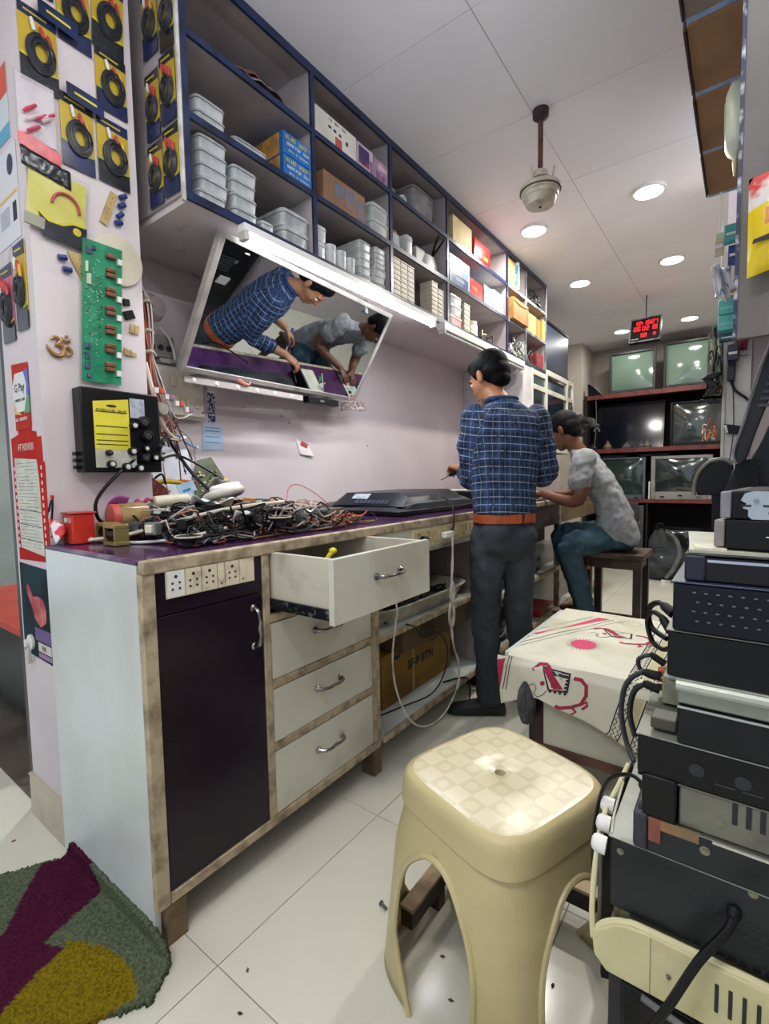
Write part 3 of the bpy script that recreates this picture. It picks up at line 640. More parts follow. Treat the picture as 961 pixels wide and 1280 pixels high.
carton(2.70, B1, .25, .2, .165, mat('#7f93b2', '#c6d0dc', scale=9, rough=.3), 'blue and white printed carton on the middle shelf of the wide pigeonhole',
       decal=[(-.45, .42, -.45, -.1, mat('#26406e', '#5b7bab', scale=30, rough=.3))], txt=[('CAMERA', .05, .05, .25, WHITE), ('INDOOR', .03, 0, -.25, WHITE)])
carton(2.92, B1, .19, .2, .105, mat('#bb2622', '#a01d1a', scale=6, rough=.3), 'plain red carton between two blue and white ones', txt=[('SMPS', .03, -.1, 0, mat('#d8b060', rough=.4))])
carton(3.10, B1, .135, .2, .125, mat('#8fb4cc', '#3f7ba8', scale=20, rough=.3), 'sky blue printed carton right of the plain red one', txt=[('DTH', .03, 0, .2, WHITE)])
carton(3.26, B1, .165, .2, .135, mat('#dcdcda', '#c6c8ca', scale=4, rough=.4), 'plain white carton at the right end of the wide middle pigeonhole')
tub(2.655, B0 + .07, .155, .16, .06, 'clear box, second layer of the pile left in the wide bottom pigeonhole', 'pile in the wide bottom pigeonhole', m=FROST)
tub(2.655, B0 + .131, .155, .16, .055, 'clear box, top of the pile left in the wide bottom pigeonhole', 'pile in the wide bottom pigeonhole', m=FROST)
tub(2.655, B0, .16, .16, .068, 'reddish filled clear box at the base of that leftmost pile', 'pile in the wide bottom pigeonhole', m=mat('#c28a88', '#d6c4c0', scale=12, rough=.3))
for i in range(6): relay_box(2.79, B0 + .029 * i, .075, .028, 'white reel box, %s of the column beside the reddish box' % ordw(i, 6), 'column of reel boxes')
for i in range(3): relay_box(2.87, B0 + .022 * i, .06, .021, 'white reel box, %s of the short column by the bundle' % ordw(i, 3), 'short column of reel boxes')
t = thing('plastic_jar', 'clear jar of small parts near the right of the wide bottom pigeonhole', 'jar', (-1.45, 2.96, B0))
MB().lathe([(0, 0), (.04, 0), (.04, .09), (.035, .1)], (-1.46, 2.96, B0), 20).build('jar_body', FROST, t)
MB().lathe([(.037, .1), (.037, .115), (0, .115)], (-1.46, 2.96, B0), 20).build('lid', CREAM, t)
tag(tangle('wire_bundle', -1.46, 3.12, B0 + .002, .04, .08, .09, 16, [BLACK, STEEL, CREAM], (.002, .004), 11), 'small tangle of dark wires at the right of the wide bottom pigeonhole', 'wires', None, 'stuff')
# fifth and sixth columns
OC = mat('#c49a5a', '#d3b074', scale=8, rough=.6)
for i in range(3):
    t = thing('file_box', 'narrow orange tan file box, %s of three upright ones' % ('left', 'middle', 'right')[i], 'file box', (-1.5, 3.455 + .045 * i, B2), 0, 'upright file boxes')
    MB().box(-1.62, -1.40, 3.435 + .045 * i, 3.477 + .045 * i, B2, B2 + .19).build('box_body', OC, t, bevel=.002)
    MB().box(-1.3998, -1.398, 3.445 + .045 * i, 3.467 + .045 * i, B2 + .02, B2 + .16).build('spine_label', mat('#e0cf9a', '#c9a25a', scale=30, rough=.5), t)
tt = thing('packet', 'blue printed packet lying against the upright file boxes', 'packet', (-1.43, 3.60, B2))
MB().box(-1.44, -1.38, 3.575, 3.60, B2, B2 + .2).build('packet_body', mat('#4f8fc0', '#d5dce0', scale=30, rough=.3), tt, bevel=.004)
MB().box(-1.3798, -1.379, 3.578, 3.597, B2 + .03, B2 + .17).build('label_print', WHITE, tt)
carton(3.685, B2, .13, .2, .20, TAN, 'tall cream carton at the right of the fifth top pigeonhole', xf=-1.45)
tt = carton(3.585, B1, .30, .28, .15, mat('#a9793c', '#8a5f2e', scale=8, rough=.6), 'sagging brown paper carton bulging from the fifth middle pigeonhole', xf=-1.36)
MB().tube([(-1.359, 3.44, B1 + .13), (-1.357, 3.58, B1 + .115), (-1.359, 3.73, B1 + .135)], .002).build('fold', mat('#5e3f1c', rough=.7), tt)
tag(tangle('wire_bundle', -1.44, 3.58, B0 + .002, .05, .13, .16, 40, [STEEL, WHITE, BLACK, mat('#7d8a7c', rough=.5)], (.003, .006), 13), 'grey and white looped leads piled in the fifth bottom pigeonhole', 'wires', None, 'stuff')
tag(tangle('wire_bundle', -1.44, 3.99, B2 + .002, .05, .12, .10, 30, [BLACK, DULL, STEEL], (.004, .008), 14), 'black looped leads in the last top pigeonhole', 'wires', None, 'stuff')
carton(3.925, B1, .21, .2, .155, mat('#d4ba7c', '#c4a968', scale=6, rough=.6), 'pale yellow carton in the last middle pigeonhole')
carton(4.085, B1, .085, .2, .15, mat('#b98f45', '#a67d38', scale=6, rough=.6), 'darker tan carton squeezed in the middle of the last pigeonhole')
carton(4.175, B1, .075, .2, .165, mat('#d8b766', '#c9a556', scale=6, rough=.6), 'yellow carton at the very right end of the shelf', xf=-1.39)
tag(tangle('wire_bundle', -1.46, 3.89, B0 + .002, .05, .08, .12, 18, [BLACK, DULL, mat('#3f5a52', rough=.5)], (.003, .006), 15), 'dark leads in the last bottom pigeonhole', 'wires', None, 'stuff')
carton(4.12, B0, .16, .2, .12, mat('#8e2228', '#5c171c', scale=6, rough=.5), 'dark red carton in the last bottom pigeonhole')
# tube light and second unlit fitting
t = thing('tube_light', 'long lit white tube light under the front edge of the wall shelf', 'lamp', (-1.375, 1.72, 1.94))
MB().box(-1.398, -1.362, 1.085, 2.345, 1.934, 1.958).build('holder', mat('#dcdcd8', rough=.3), t, bevel=.002)
MB().cyl((-1.378, 1.105, 1.921), (-1.378, 2.325, 1.921), .0135, n=20).build('tube', mat('#f3f6ff', emit=18), t)
for y in (1.085, 2.326): MB().box(-1.395, -1.362, y, y + .019, 1.904, 1.934).build('end_cap', mat('#b8b4ac', rough=.4), t, bevel=.002)
t = thing('tube_light', 'unlit white strip fitting under the shelf above the standing man', 'lamp', (-1.38, 3.04, 1.94))
MB().box(-1.41, -1.36, 2.43, 3.66, 1.915, 1.958).build('holder', mat('#dadad6', '#cbcac4', scale=5, rough=.3), t, bevel=.003)
MB().cyl((-1.378, 2.45, 1.905), (-1.378, 3.64, 1.905), .009, n=12).build('tube', mat('#cfd0cc', rough=.3), t)
for y in (2.43, 3.643): MB().box(-1.40, -1.36, y, y + .016, 1.895, 1.9148).build('end_cap', mat('#b8b4ac', rough=.4), t)
# tilted mirror
t = thing('mirror', 'large tilted mirror in a grey frame over the counter, showing the men', 'mirror', (-1.55, 1.53, 1.51))
mu = Vector((-.085, .996, .02)).normalized(); mv = Vector((.535, .02, .845)); mv = (mv - mu * mv.dot(mu)).normalized(); mh = .488; mw = 1.115 / 2
mo = Vector((-1.42, 1.033, 1.925)) + mu * mw - mv * mh
mf = frame(mo, mu, mv)
MB().prism(rect(-mw + .012, mw - .012, .012, mh - .012), mf, -.006, 0).build('glass', mat('#c3ccd4', rough=.02, metal=1), t)
FRM = mat('#b5b0a8', '#8f8a82', scale=7, rough=.4, metal=.3)
for a0, a1, b0, b1 in ((-mw, mw, -.006, .014), (-mw, mw, mh - .014, mh + .006), (-mw, -mw + .022, .0142, mh - .0142), (mw - .014, mw, .0142, mh - .0142)):
    MB().prism(rect(a0, a1, b0, b1), mf, -.022, .006).build('frame_bar', FRM, t, bevel=.0015)
MB().prism(rect(-mw + .002, mw - .002, .002, mh - .002), mf, -.018, -.0065).build('back_board', DARKWOOD, t)
for y in (1.15, 1.9):
    MB().box(-1.898, -1.705 if y < 1.5 else -1.775, y, y + .02, 1.515, 1.527).build('bracket', STEEL, t)
    MB().box(-1.455 if y < 1.5 else -1.51, -1.445 if y < 1.5 else -1.50, y, y + .02, 1.90, 1.961).build('bracket', STEEL, t)
t = thing('led_strip', 'clear plastic strip of round lenses under the lower edge of the mirror', 'light strip', (-1.69, 1.4, 1.47))
sb = MB().box(-1.715, -1.70, 1.05, 1.66, 1.472, 1.496).build('strip', mat('#c2b8b2', rough=.2, alpha=.75), t)
for k in range(6): MB().lathe([(.0, .004), (.007, .003), (.009, 0)], (-1.70, 1.09 + .1 * k, 1.484), 14, axis=(1, 0, 0)).build('lens', mat('#e8e4de', rough=.1), sb)
t = thing('remote_sensor', 'black box hanging below the right of the mirror', 'box', (-1.70, 1.80, 1.45))
MB().box(-1.78, -1.74, 1.74, 1.96, 1.478, 1.510).build('box_body', BLACK, t, bevel=.002)
MB().box(-1.7398, -1.739, 1.82, 1.85, 1.488, 1.498).build('label_patch', mat('#55565c', rough=.5), t)
tag(tangle('wire_bundle', -1.79, 2.14, 1.47, .03, .07, .08, 26, [mat('#8e6a62', rough=.5), mat('#cfc6bc', rough=.5), mat('#5c4a4a', rough=.5)], (.0012, .0022), 17), 'loose bundle of thin wires behind the right lower corner of the mirror', 'wires', None, 'stuff')
# ---------------------------------------------------------------- packets and boards on the near pillar
PX = -1.5975
YEL = mat('#c9a91c', '#dcc634', scale=10, rough=.35)
HDR = mat('#15171f', '#22262f', scale=20, rough=.2)
HDN = mat('#1b2a58', '#141d3c', scale=12, rough=.2)
CBL = mat('#12141c', '#22252e', scale=30, rough=.3)
PLR = mat('#c33a34', rough=.35)
def packet(label, fr, w, h, hdr=0, col=0, group=None, loc=(0, 0, 0), second=None, cat='packet', cardm=None, dark=True):
    """cable sold in a clear packet: yellow card, coil, two plugs, printed band, clear film; origin of fr is the packet centre"""
    t = thing('cable_packet', label, cat, loc, 0, group)
    hw, hh = w / 2, h / 2; r = random.Random(label)
    MB().prism([(-hw, -hh * .5), (hw, -hh * .62), (hw, hh * .96), (-hw, hh)], fr, .001, .003).build('card', cardm or YEL, t)
    MB().prism([(-hw, -hh), (hw, -hh * 1.03), (hw, -hh * .50), (hw * .4, -hh * .54), (0, -hh * .42), (-hw * .5, -hh * .34), (-hw, -hh * .32)], fr, .003, .0045).build('printed_band', HDN if hdr else HDR, t)
    MB().prism(stroke([(-hw, -hh * .32), (-hw * .5, -hh * .34), (0, -hh * .42), (hw * .4, -hh * .54), (hw, -hh * .50)], h * .03), frame_shift(fr, 0, h * .008), .0045, .0055).build('band_stripe', YELLOW if col != 2 else mat('#9fb83a', rough=.4), t)
    MB().prism([(-hw, hh), (-hw, hh * .74), (hw, hh * .68), (hw, hh)], fr, .003, .0045).build('header', HDR if hdr else HDN, t)
    MB().prism(stroke([(-hw * .7, hh * .86), (hw * .5, hh * .83)], h * .022), fr, .0045, .0055).build('header_line', YELLOW, t)
    mb = MB()
    for k in range(6):
        rr = w * (.43 - .04 * k)
        mb.tube([fr(rr * math.cos(q) * .86 + w * .04, -hh * .12 + rr * 1.25 * math.sin(q), .009 + .0025 * (k % 3)) for q in [2 * PI * i / 10 for i in range(10)]], .0034, 6, 0, 3, True)
    mb.build('cable_coil', CBL, t)
    for k, (a, c) in enumerate(((-.18, WHITE if col != 1 else PLR), (.06, PLR), (.24, mat('#d9a82c', rough=.4) if col == 2 else PLR))):
        x = w * a; y = hh * (.55 - .12 * k)
        MB().tube([fr(x, y + h * .07, .010), fr(x + w * .03, y, .011), fr(x + w * .07, y - h * .08, .010)], [w * .04, w * .062, w * .045], 8).build('plug', c, t)
    def film(u, v):
        a = (u - .5) * w * 1.04; b = (v - .5) * h * 1.02
        e = min(1, 5 * min(u, 1 - u), 5 * min(v, 1 - v))
        return fr(a, b, .006 + .016 * e + .005 * mnoise.noise((u * 5, v * 8, len(label) % 7)))
    MB().grid(film, 10, 18).build('clear_film', SHEEN, t, fixn=False)
    return t
def frame_shift(fr, da, db): return lambda a, b, d=0: fr(a + da, b + db, d)
GP = 'cable packets on the pillar wall'
def pk(y, z, w, h, label, **k):
    packet(label, fX(y, z, PX, k.pop('rot', 0)), w, h, loc=(PX, y, z - h / 2), group=GP, **k)
pk(.592, 2.53, .088, .17, 'cable packet in the top left corner of the pillar, cut by the picture edge')
pk(.688, 2.46, .088, .20, 'dark headed cable packet in the top row, second from the left', hdr=1)
pk(.785, 2.51, .092, .22, 'cable packet in the top row beside the wall shelf', rot=-.04)
pk(.592, 2.29, .092, .20, 'cable packet with red and white plugs hanging left of the bare patch of wall', col=0)
pk(.785, 2.315, .09, .17, 'cable packet under the top right one, right of the bare patch of wall', col=2, hdr=1)
pk(.680, 2.115, .088, .20, 'cable packet in the middle of the third row, right of the pink packet', hdr=1, col=2)
pk(.780, 2.11, .092, .19, 'cable packet in the third row nearest the shelf corner', col=2)
for i, (y, z, s) in enumerate(((.64, 2.395, 'top right of the bare patch'), (.70, 2.218, 'under the bare patch of wall'))):
    t = thing('packet_header', 'empty dark blue packet header %s' % s, 'packet', (PX, y, z), 0, 'loose headers')
    MB().prism([(-.05, -.02), (.05, -.03), (.05, .015), (-.05, .02)], fX(y, z, PX + .020), .0, .0015).build('header_card', HDN, t)
    MB().prism([(-.03, -.004), (.03, -.009), (.03, -.003), (-.03, .002)], fX(y, z, PX + .0216), .0, .0008).build('printed_line', YELLOW, t)
# pink packet
t = thing('parts_packet', 'clear packet with pink and red plugs and a bright red band at its foot', 'packet', (PX, .58, 2.0))
fr = fX(.577, 2.10, PX + .002)
MB().prism([(-.046, -.10), (.052, -.115), (.052, -.07), (-.02, -.05), (-.05, -.055)], fr, .004, .007).build('printed_band', mat('#c41f36', '#e04a58', scale=30, rough=.25), t)
MB().prism(rect(-.045, .045, -.06, .10), fr, .001, .003).build('back_card', mat('#d8d0d4', '#c9bcc4', scale=12, rough=.4), t)
for k in range(9):
    r_ = random.Random(k); a = r_.uniform(-.03, .03); b = r_.uniform(-.045, .02)
    MB().tube([fr(a - .012, b - .01, .012), fr(a, b, .014), fr(a + .012, b + .012, .012)], .0045).build('plug', mat('#d0405a', rough=.4) if k % 3 else mat('#e4c6cc', rough=.4), t)
MB().grid(lambda u, v: fr((u - .5) * .104, (v - .5) * .205, .008 + .016 * min(1, 5 * min(u, 1 - u), 5 * min(v, 1 - v)) + .006 * mnoise.noise((u * 6, v * 9, 2))), 10, 18).build('clear_film', SHEEN, t, fixn=False)
t = thing('packet_header', 'crumpled black plastic between the pink packet and the yellow packet below', 'packet', (PX, .59, 1.965))
MB().grid(lambda u, v: fX(.59, 1.985, PX + .012)((u - .5) * .12, (v - .5) * .05 - u * .02, .008 * mnoise.noise((u * 9, v * 5, 4))), 12, 5).build('plastic', HDR, t, solid=.002)
# big yellow packet
t = thing('parts_packet', 'wide pale yellow packet with black and yellow printed foot, above the green circuit board', 'packet', (PX, .615, 1.78))
fr = fX(.612, 1.885, PX + .004, -.10)
MB().prism(rect(-.072, .072, -.06, .092), fr, .004, .006).build('card', mat('#cfc85a', '#e0da86', scale=14, rough=.3), t)
MB().prism([(-.03, -.10), (.078, -.098), (.078, -.03), (.04, -.035), (.015, -.05), (-.02, -.055), (-.045, -.04)], fr, .006, .008).build('printed_band', HDR, t)
MB().prism(stroke([(-.045, -.035), (-.02, -.052), (.015, -.048), (.04, -.032), (.075, -.028)], .008), fr, .008, .0088).build('band_stripe', YELLOW, t)
MB().prism(disc(.052, -.052, .011, 16), fr, .0088, .0094).build('logo_disc', YELLOW, t)
MB().tube([fr(.02 + .035 * math.cos(q), -.0 + .04 * math.sin(q), .011) for q in [PI * i / 6 for i in range(7)]], .004).build('cable_coil', mat('#b5484c', rough=.4), t)
MB().prism(rect(-.076, -.03, -.085, -.055), fr, .004, .012).build('paper_block', mat('#a3a590', rough=.6), t)
MB().grid(lambda u, v: fr((u - .5) * .16, (v - .5) * .205, .012 + .014 * min(1, 5 * min(u, 1 - u), 5 * min(v, 1 - v)) + .006 * mnoise.noise((u * 7, v * 7, 9))), 12, 14).build('clear_film', SHEEN, t, fixn=False)
# side panel packets
SY = .8935
def pk2(x, z, w, h, label, **k): packet(label, fY(x, z, SY, k.pop('rot', 0)), w, h, loc=(x, SY, z - h / 2), group='cable packets on the end of the wall shelf', **k)
pk2(-1.548, 2.545, .085, .20, 'cable packet at the top left of the shelf end panel', hdr=1, col=2)
pk2(-1.450, 2.52, .085, .20, 'cable packet at the top right of the shelf end panel', col=0)
pk2(-1.552, 2.295, .078, .20, 'cable packet in the middle row of the shelf end, left', hdr=1)
pk2(-1.462, 2.31, .082, .20, 'cable packet in the middle row of the shelf end, right', hdr=1, col=1)
pk2(-1.552, 2.085, .082, .19, 'cable packet in the bottom row of the shelf end, left', hdr=1)
pk2(-1.460, 2.095, .085, .20, 'cable packet in the bottom row of the shelf end, right', hdr=1, col=1)
# little parts glued to the wall
def cap(y, z, rot, label):
    t = thing('capacitor', label, 'capacitor', (PX, y, z), 0, 'blue capacitors on the pillar')
    c, s_ = math.cos(rot), math.sin(rot)
    a = Vector((PX + .008, y - .011 * c, z - .011 * s_)); b = Vector((PX + .008, y + .011 * c, z + .011 * s_))
    MB().cyl(a, b, .0075, n=14).build('can', mat('#20376e', rough=.3), t)
    MB().cyl(b, b + (b - a).normalized() * .0015, .0065, n=14).build('end_cap', STEEL, t)
for i, (y, z, r_, s_) in enumerate(((.800, 1.99, .6, 'topmost of the column under the packets'), (.795, 1.962, .6, 'second of the column under the packets'), (.788, 1.93, .8, 'third of the column under the packets'),
                                    (.782, 1.905, .4, 'lowest of the column under the packets'), (.617, 1.745, .2, 'upper of the two under the yellow packet'), (.628, 1.715, .1, 'lower of the two under the yellow packet'))):
    cap(y, z, r_, 'small blue capacitor glued to the wall, ' + s_)
KH = mat('#b79c66', '#9a7f4c', scale=14, rough=.6)
def card(label, pts, y, z, rot=0, m=KH, th=.004, name='fibre_board'):
    t = thing(name, label, 'board', (PX, y, z)); f = fX(y, z, PX + .001, rot)
    MB().prism(pts, f, 0, th).build('plate', m, t)
    x0, x1 = min(p[0] for p in pts), max(p[0] for p in pts); y0, y1 = min(p[1] for p in pts), max(p[1] for p in pts)
    mb = MB()
    for k in range(5): mb.prism(disc((x0 + x1) / 2, y0 + (y1 - y0) * (.15 + .17 * k), .0016, 8), f, th, th + .0005)
    o = mb.build('pin_holes', INK, t); o['kind'] = 'stuff'
card('narrow tan strip board slanting beside the blue capacitors', rect(-.011, .011, -.055, .055), .757, 1.94, -.35)
card('tan triangular board left of the green circuit board', [(-.04, .05), (.02, .055), (.022, -.06), (.004, -.055)], .675, 1.72, .05)
card('small tan square piece right of the green circuit board', rect(-.014, .016, -.014, .014), .815, 1.59, -.1)
card('yellowish scrap right of the lower green circuit board', [(-.02, .01), (.02, -.002), (.018, -.012), (-.02, -.012)], .80, 1.515)
t = thing('switch_module', 'small black module stuck right of the green circuit board', 'module', (PX, .80, 1.63))
MB().prism(rect(-.016, .016, -.013, .013), fX(.800, 1.63, PX, .4), 0, .012).build('module_body', BLACK, t, bevel=.002)
MB().prism(rect(-.008, .012, -.012, .008), fX(.792, 1.67, PX, .1), 0, .010).build('module_knob', DULL, t, bevel=.002)
tag(MB().lathe([(.0, 0), (.075, 0), (.0775, .004), (.075, .010), (.06, .012), (0, .012)], (PX, .775, 1.79), 40, axis=(1, 0, 0)).build('lid', mat('#c9c2ac', '#b9b29a', scale=6, rough=.4)),
    'pale round plastic lid behind the upper end of the green circuit board', 'lid')
# golden om ornament: the sign bent from one strip with crescent and dot
GOLD = mat('#a8834e', '#7d5e34', scale=20, rough=.35, metal=.5)
t = thing('om_ornament', 'small golden om sign on the wall left of the green circuit board', 'ornament', (PX, .60, 1.46))
f = fX(.598, 1.492, PX + .004)
mb = MB()
mb.tube([f(-.022, .016), f(-.010, .024), f(.002, .016), f(-.006, .004), f(-.012, .003), f(.004, .002), f(.010, -.010), f(.0, -.026), f(-.018, -.024), f(-.030, -.010), f(-.032, .0)], [.003, .0055, .0055, .005, .004, .006, .0065, .0065, .0055, .004, .0015], 8, 0, 5)
mb.tube([f(.008, -.006), f(.016, .002), f(.026, -.002), f(.029, -.014), f(.020, -.022), f(.012, -.017)], [.004, .005, .005, .004, .003, .0015], 8, 0, 5)
mb.build('sign', GOLD, t)
mb = MB().tube([f(.004, .026), f(.014, .018), f(.024, .020), f(.030, .028)], [.001, .0045, .0045, .001], 8, 0, 5); mb.build('crescent', GOLD, t)
MB().ell(f(.018, .031, .002), (.005, .005, .005), 12, 8).build('dot', GOLD, t)
# green circuit board
PCB = mat('#1f7a56', '#2c8f66', scale=26, rough=.3)
t = thing('circuit_board', 'long green circuit board with a row of brown transformers, hung on the pillar', 'circuit board', (PX, .715, 1.40))
y0, z0 = .714, 1.608
f = frame((PX + .012, y0, z0), (0, 1, 0), (0, .06, 1), 0)
MB().prism(rect(-.055, .058, -.205, .212), f, 0, .003).build('board', PCB, t)
TR = mat('#7a4a34', '#573222', scale=60, rough=.4)
for k in range(7):
    z = -.172 + .057 * k
    for s_ in ((0, .0145) if k < 6 else (0,)):
        MB().prism(rect(.008, .036, z + s_ - .004 + .008, z + s_ + .005 + .008), f, .003, .016).build('transformer', TR, t)
        MB().prism(rect(.011, .033, z + s_ + .0052 + .008, z + s_ + .0082 + .008), f, .003, .012).build('winding', mat('#a87a54', rough=.4), t)
    MB().prism(rect(.041, .054, z - .008, z + .009), f, .003, .012).build('connector', mat('#d5d8cc', rough=.4), t)
rnd = random.Random(5); mb = MB()
for k in range(150):
    a = rnd.uniform(-.05, .0); b = rnd.uniform(-.10, .12) if k < 120 else rnd.uniform(-.19, .2); s_ = rnd.uniform(.001, .0028)
    mb.prism(rect(a, a + s_ * 1.4, b, b + s_), f, .003, .0045, rnd.choice([0, 0, 1, 2]))
mb.build('surface_parts', [mat('#b9c8bc', rough=.5), INK, mat('#8a7a5a', rough=.5)], t)['kind'] = 'stuff'
for a, b, w, h in ((-.045, .17, .014, .018), (-.045, .08, .012, .03), (-.048, -.11, .014, .018), (-.048, -.14, .013, .018), (-.048, -.17, .014, .02), (-.042, -.195, .012, .012), (-.03, .185, .01, .01)):
    MB().prism(rect(a, a + w, b, b + h), f, .003, .009).build('chip', mat('#2e3650', '#55607a', scale=80, rough=.4) if h < .025 else mat('#b5b9a2', rough=.4), t)
MB().prism(rect(-.048, -.042, .115, .145), f, .003, .010).build('connector', mat('#c9cbb2', rough=.4), t)
# black box with yellow label and round knobs
t = thing('speaker_box', 'black box with a yellow label and round white centred buttons, hung low on the pillar', 'electronics box', (PX, .74, 1.13))
MB().box(PX, PX + .055, .622, .858, 1.130, 1.378).build('case', BLACK, t, bevel=.004)
f = fX(.74, 1.254, PX + .055)
MB().prism([(-.085, .085), (.018, .10), (.018, -.055), (-.085, -.055)], f, 0, .0008).build('yellow_label', mat('#d8cf3a', '#cbb92c', scale=10, rough=.5), t)
MB().prism(rect(-.085, .035, -.11, -.0555), f, 0, .0008).build('white_label', mat('#bfc0b4', '#a9a994', scale=10, rough=.6), t)
MB().prism(rect(.022, .068, .045, .105), f, 0, .0008).build('grey_label', mat('#aab0ba', '#8f96a2', scale=60, rough=.5), t)
MB().prism(disc(-.033, .075, .016, 16, .004), f, .0008, .0014).build('logo', INK, t)
glyphs('printed_letters', 'WARRANTY VOID', .011, frame((PX + .055, .708, 1.315), (0, 1, 0), (0, 0, 1)), INK, t, .0012, .0004)
for b in (.055, .012, -.012, -.030, -.042): MB().prism(rect(-.08, .012, b, b + .0028), f, .0008, .0014).build('printed_line', INK, t)
for a, b, r_, k in ((.060, .033, .019, 1), (.068, -.010, .019, 1), (.028, .020, .012, 0), (.020, -.060, .013, 0), (.062, -.050, .010, 0), (.058, -.080, .015, 1), (.090, -.078, .012, 0), (-.045, -.100, .012, 0), (.0, -.108, .013, 0), (.040, -.112, .013, 0), (-.05, -.066, .009, 1)):
    o = MB().lathe([(r_, 0), (r_, .012), (r_ * .9, .017), (r_ * .72, .018), (r_ * .7, .014), (0, .014)], (PX + .0565, .74 + a, 1.254 + b), 24, axis=(1, 0, 0)).build('round_button', BLACK, t)
    MB().lathe([(r_ * .62, .0142), (r_ * .55, .018), (0, .019)], (PX + .0565, .74 + a, 1.254 + b), 20, axis=(1, 0, 0)).build('button_centre', mat('#c9c8c0', rough=.4) if not k else mat('#3a3c40', rough=.3), o)
for k in range(3): MB().box(PX + .01, PX + .03, .610, .6215, 1.14 + .02 * k, 1.15 + .02 * k).build('side_lug', BLACK, t)
# front face of the pillar: stickers and posters
PY = .5445
REDP = mat('#b02a18', '#bd3a22', scale=5, rough=.7, spec=.15)
t = thing('payment_sticker', 'orange red payment sticker with a white oval and blue, green and yellow edges', 'sticker', (-1.75, PY, 1.25))
f = fY(-1.745, 1.385, PY - .0015, -.02)
MB().prism([(-.066, .075), (.064, .068), (.066, -.12), (-.056, -.125)], f, .0004, .0012).build('sheet', REDP, t)
MB().prism([(.025, .045), (.064, .050), (.066, -.03), (.045, -.02)], f, .0012, .0018).build('blue_edge', mat('#2c58b8', rough=.4), t)
MB().prism([(.045, -.02), (.066, -.03), (.066, -.075), (.02, -.075)], f, .0012, .0018).build('green_edge', mat('#2f8f4c', rough=.4), t)
MB().prism([(-.06, -.03), (-.03, -.06), (.0, -.08), (-.057, -.075)], f, .0012, .0018).build('yellow_edge', mat('#dba53a', rough=.4), t)
MB().prism([(-.04, .045), (.03, .045), (.05, .01), (.048, -.03), (.025, -.07), (-.035, -.07), (-.058, -.03), (-.058, .01)], f, .0018, .0024).build('white_oval', PAPER, t)
text('printed_letters', 'G Pay', .034, frame(f(-.004, .0), (1, 0, 0), (0, 0, 1)), INK, t, .003, .0006)
glyphs('printed_letters', 'accepted here', .010, frame(f(-.004, -.035), (1, 0, 0), (0, 0, 1)), INK, t, .003)
glyphs('printed_letters', 'GET REWARDS', .014, frame(f(.0, -.092), (1, 0, 0), (0, 0, 1)), WHITE, t, .003, .0006)
t = thing('poster', 'tall red poster with a pale handwritten list on it', 'poster', (-1.73, PY, .86))
f = fY(-1.735, 1.05, PY)
MB().prism([(-.125, .19), (-.06, .20), (-.055, .22), (.045, .22), (.05, .205), (.085, .20), (.085, .185), (.118, .185), (.120, .115), (.132, .11), (.132, -.18), (-.12, -.19)], f, .0003, .0012).build('sheet', mat('#a81c12', '#b8281a', scale=6, rough=.75, spec=.15), t)
MB().prism(rect(-.055, .05, .22, .27), f, .0003, .0012).build('sheet_tab', REDP, t)
MB().prism([(-.105, .13), (.075, .12), (.085, .06), (.09, -.165), (-.095, -.150)], f, .0012, .0020).build('list_paper', mat('#c9cabb', '#b7b8a6', scale=14, rough=.7), t)
rnd = random.Random(3); mb = MB()
for k in range(26):
    z = .115 - .0102 * k; x = -.085
    while x < .065:
        l = rnd.uniform(.008, .025)
        if rnd.random() < .75: mb.prism(rect(x, min(x + l, .07), z - .004, z - .0025), f, .0020, .0023)
        x += l + .005
mb.build('handwriting', mat('#5d6064', rough=.7), t)['kind'] = 'stuff'
for z in (-.03, -.075, -.12): MB().prism([(-.09, z), (.085, z - .006), (.085, z - .004), (-.09, z + .002)], f, .0020, .0024).build('ruled_line', INK, t)
for sx in (-.112, .104):
    mb = MB()
    for k in range(12): mb.prism(rect(sx - .004, sx + .006, .09 - .022 * k, .102 - .022 * k), f, .0012, .0016)
    mb.build('side_lettering', mat('#e0b8a8', rough=.5), t)['kind'] = 'stuff'
glyphs('printed_letters', 'SERVICE', .03, frame(f(0, .16), (1, 0, 0), (0, 0, 1)), mat('#e3c8bc', rough=.5), t, .002, .001)
t = thing('poster', 'dark teal poster with a pink hand print and a violet foot', 'poster', (-1.74, PY, .54))
f = fY(-1.745, .70, PY)
MB().prism([(-.118, .15), (.118, .145), (.108, -.145), (-.122, -.14)], f, .0003, .0012).build('sheet', mat('#12343a', '#071013', scale=5, thr=(.4, .6), rough=.65, spec=.15), t)
MB().prism([(-.07, .08), (-.05, .085), (-.02, .05), (.02, .055), (.06, .05), (.08, .02), (.075, -.02), (.03, -.04), (-.01, -.02), (-.035, .02), (-.06, .05)], f, .0012, .0018).build('pink_shape', mat('#a03a48', '#c87a70', scale=16, rough=.6, spec=.2), t)
MB().prism(rect(-.02, .11, -.085, -.045), f, .0012, .0018).build('violet_band', mat('#5a3a7c', rough=.4), t)
MB().prism(rect(-.0, .102, -.118, -.09), f, .0012, .0018).build('pale_box', mat('#c9c4b2', rough=.5), t)
text('printed_letters', 'R.K.', .02, frame(f(.05, -.104), (1, 0, 0), (0, 0, 1)), INK, t, .003, .0004)
MB().prism(rect(.0, .102, -.137, -.122), f, .0012, .0018).build('pale_box', mat('#8f6f92', rough=.5), t)
t = thing('socket', 'small round white holder on the pillar edge beneath the teal poster', 'holder', (-1.82, PY, .56))
MB().lathe([(.024, 0), (.024, .008), (.012, .012), (.012, .02), (0, .02)], (-1.80, PY, .60), 20, axis=(0, -1, 0)).build('disc', PAPER, t)
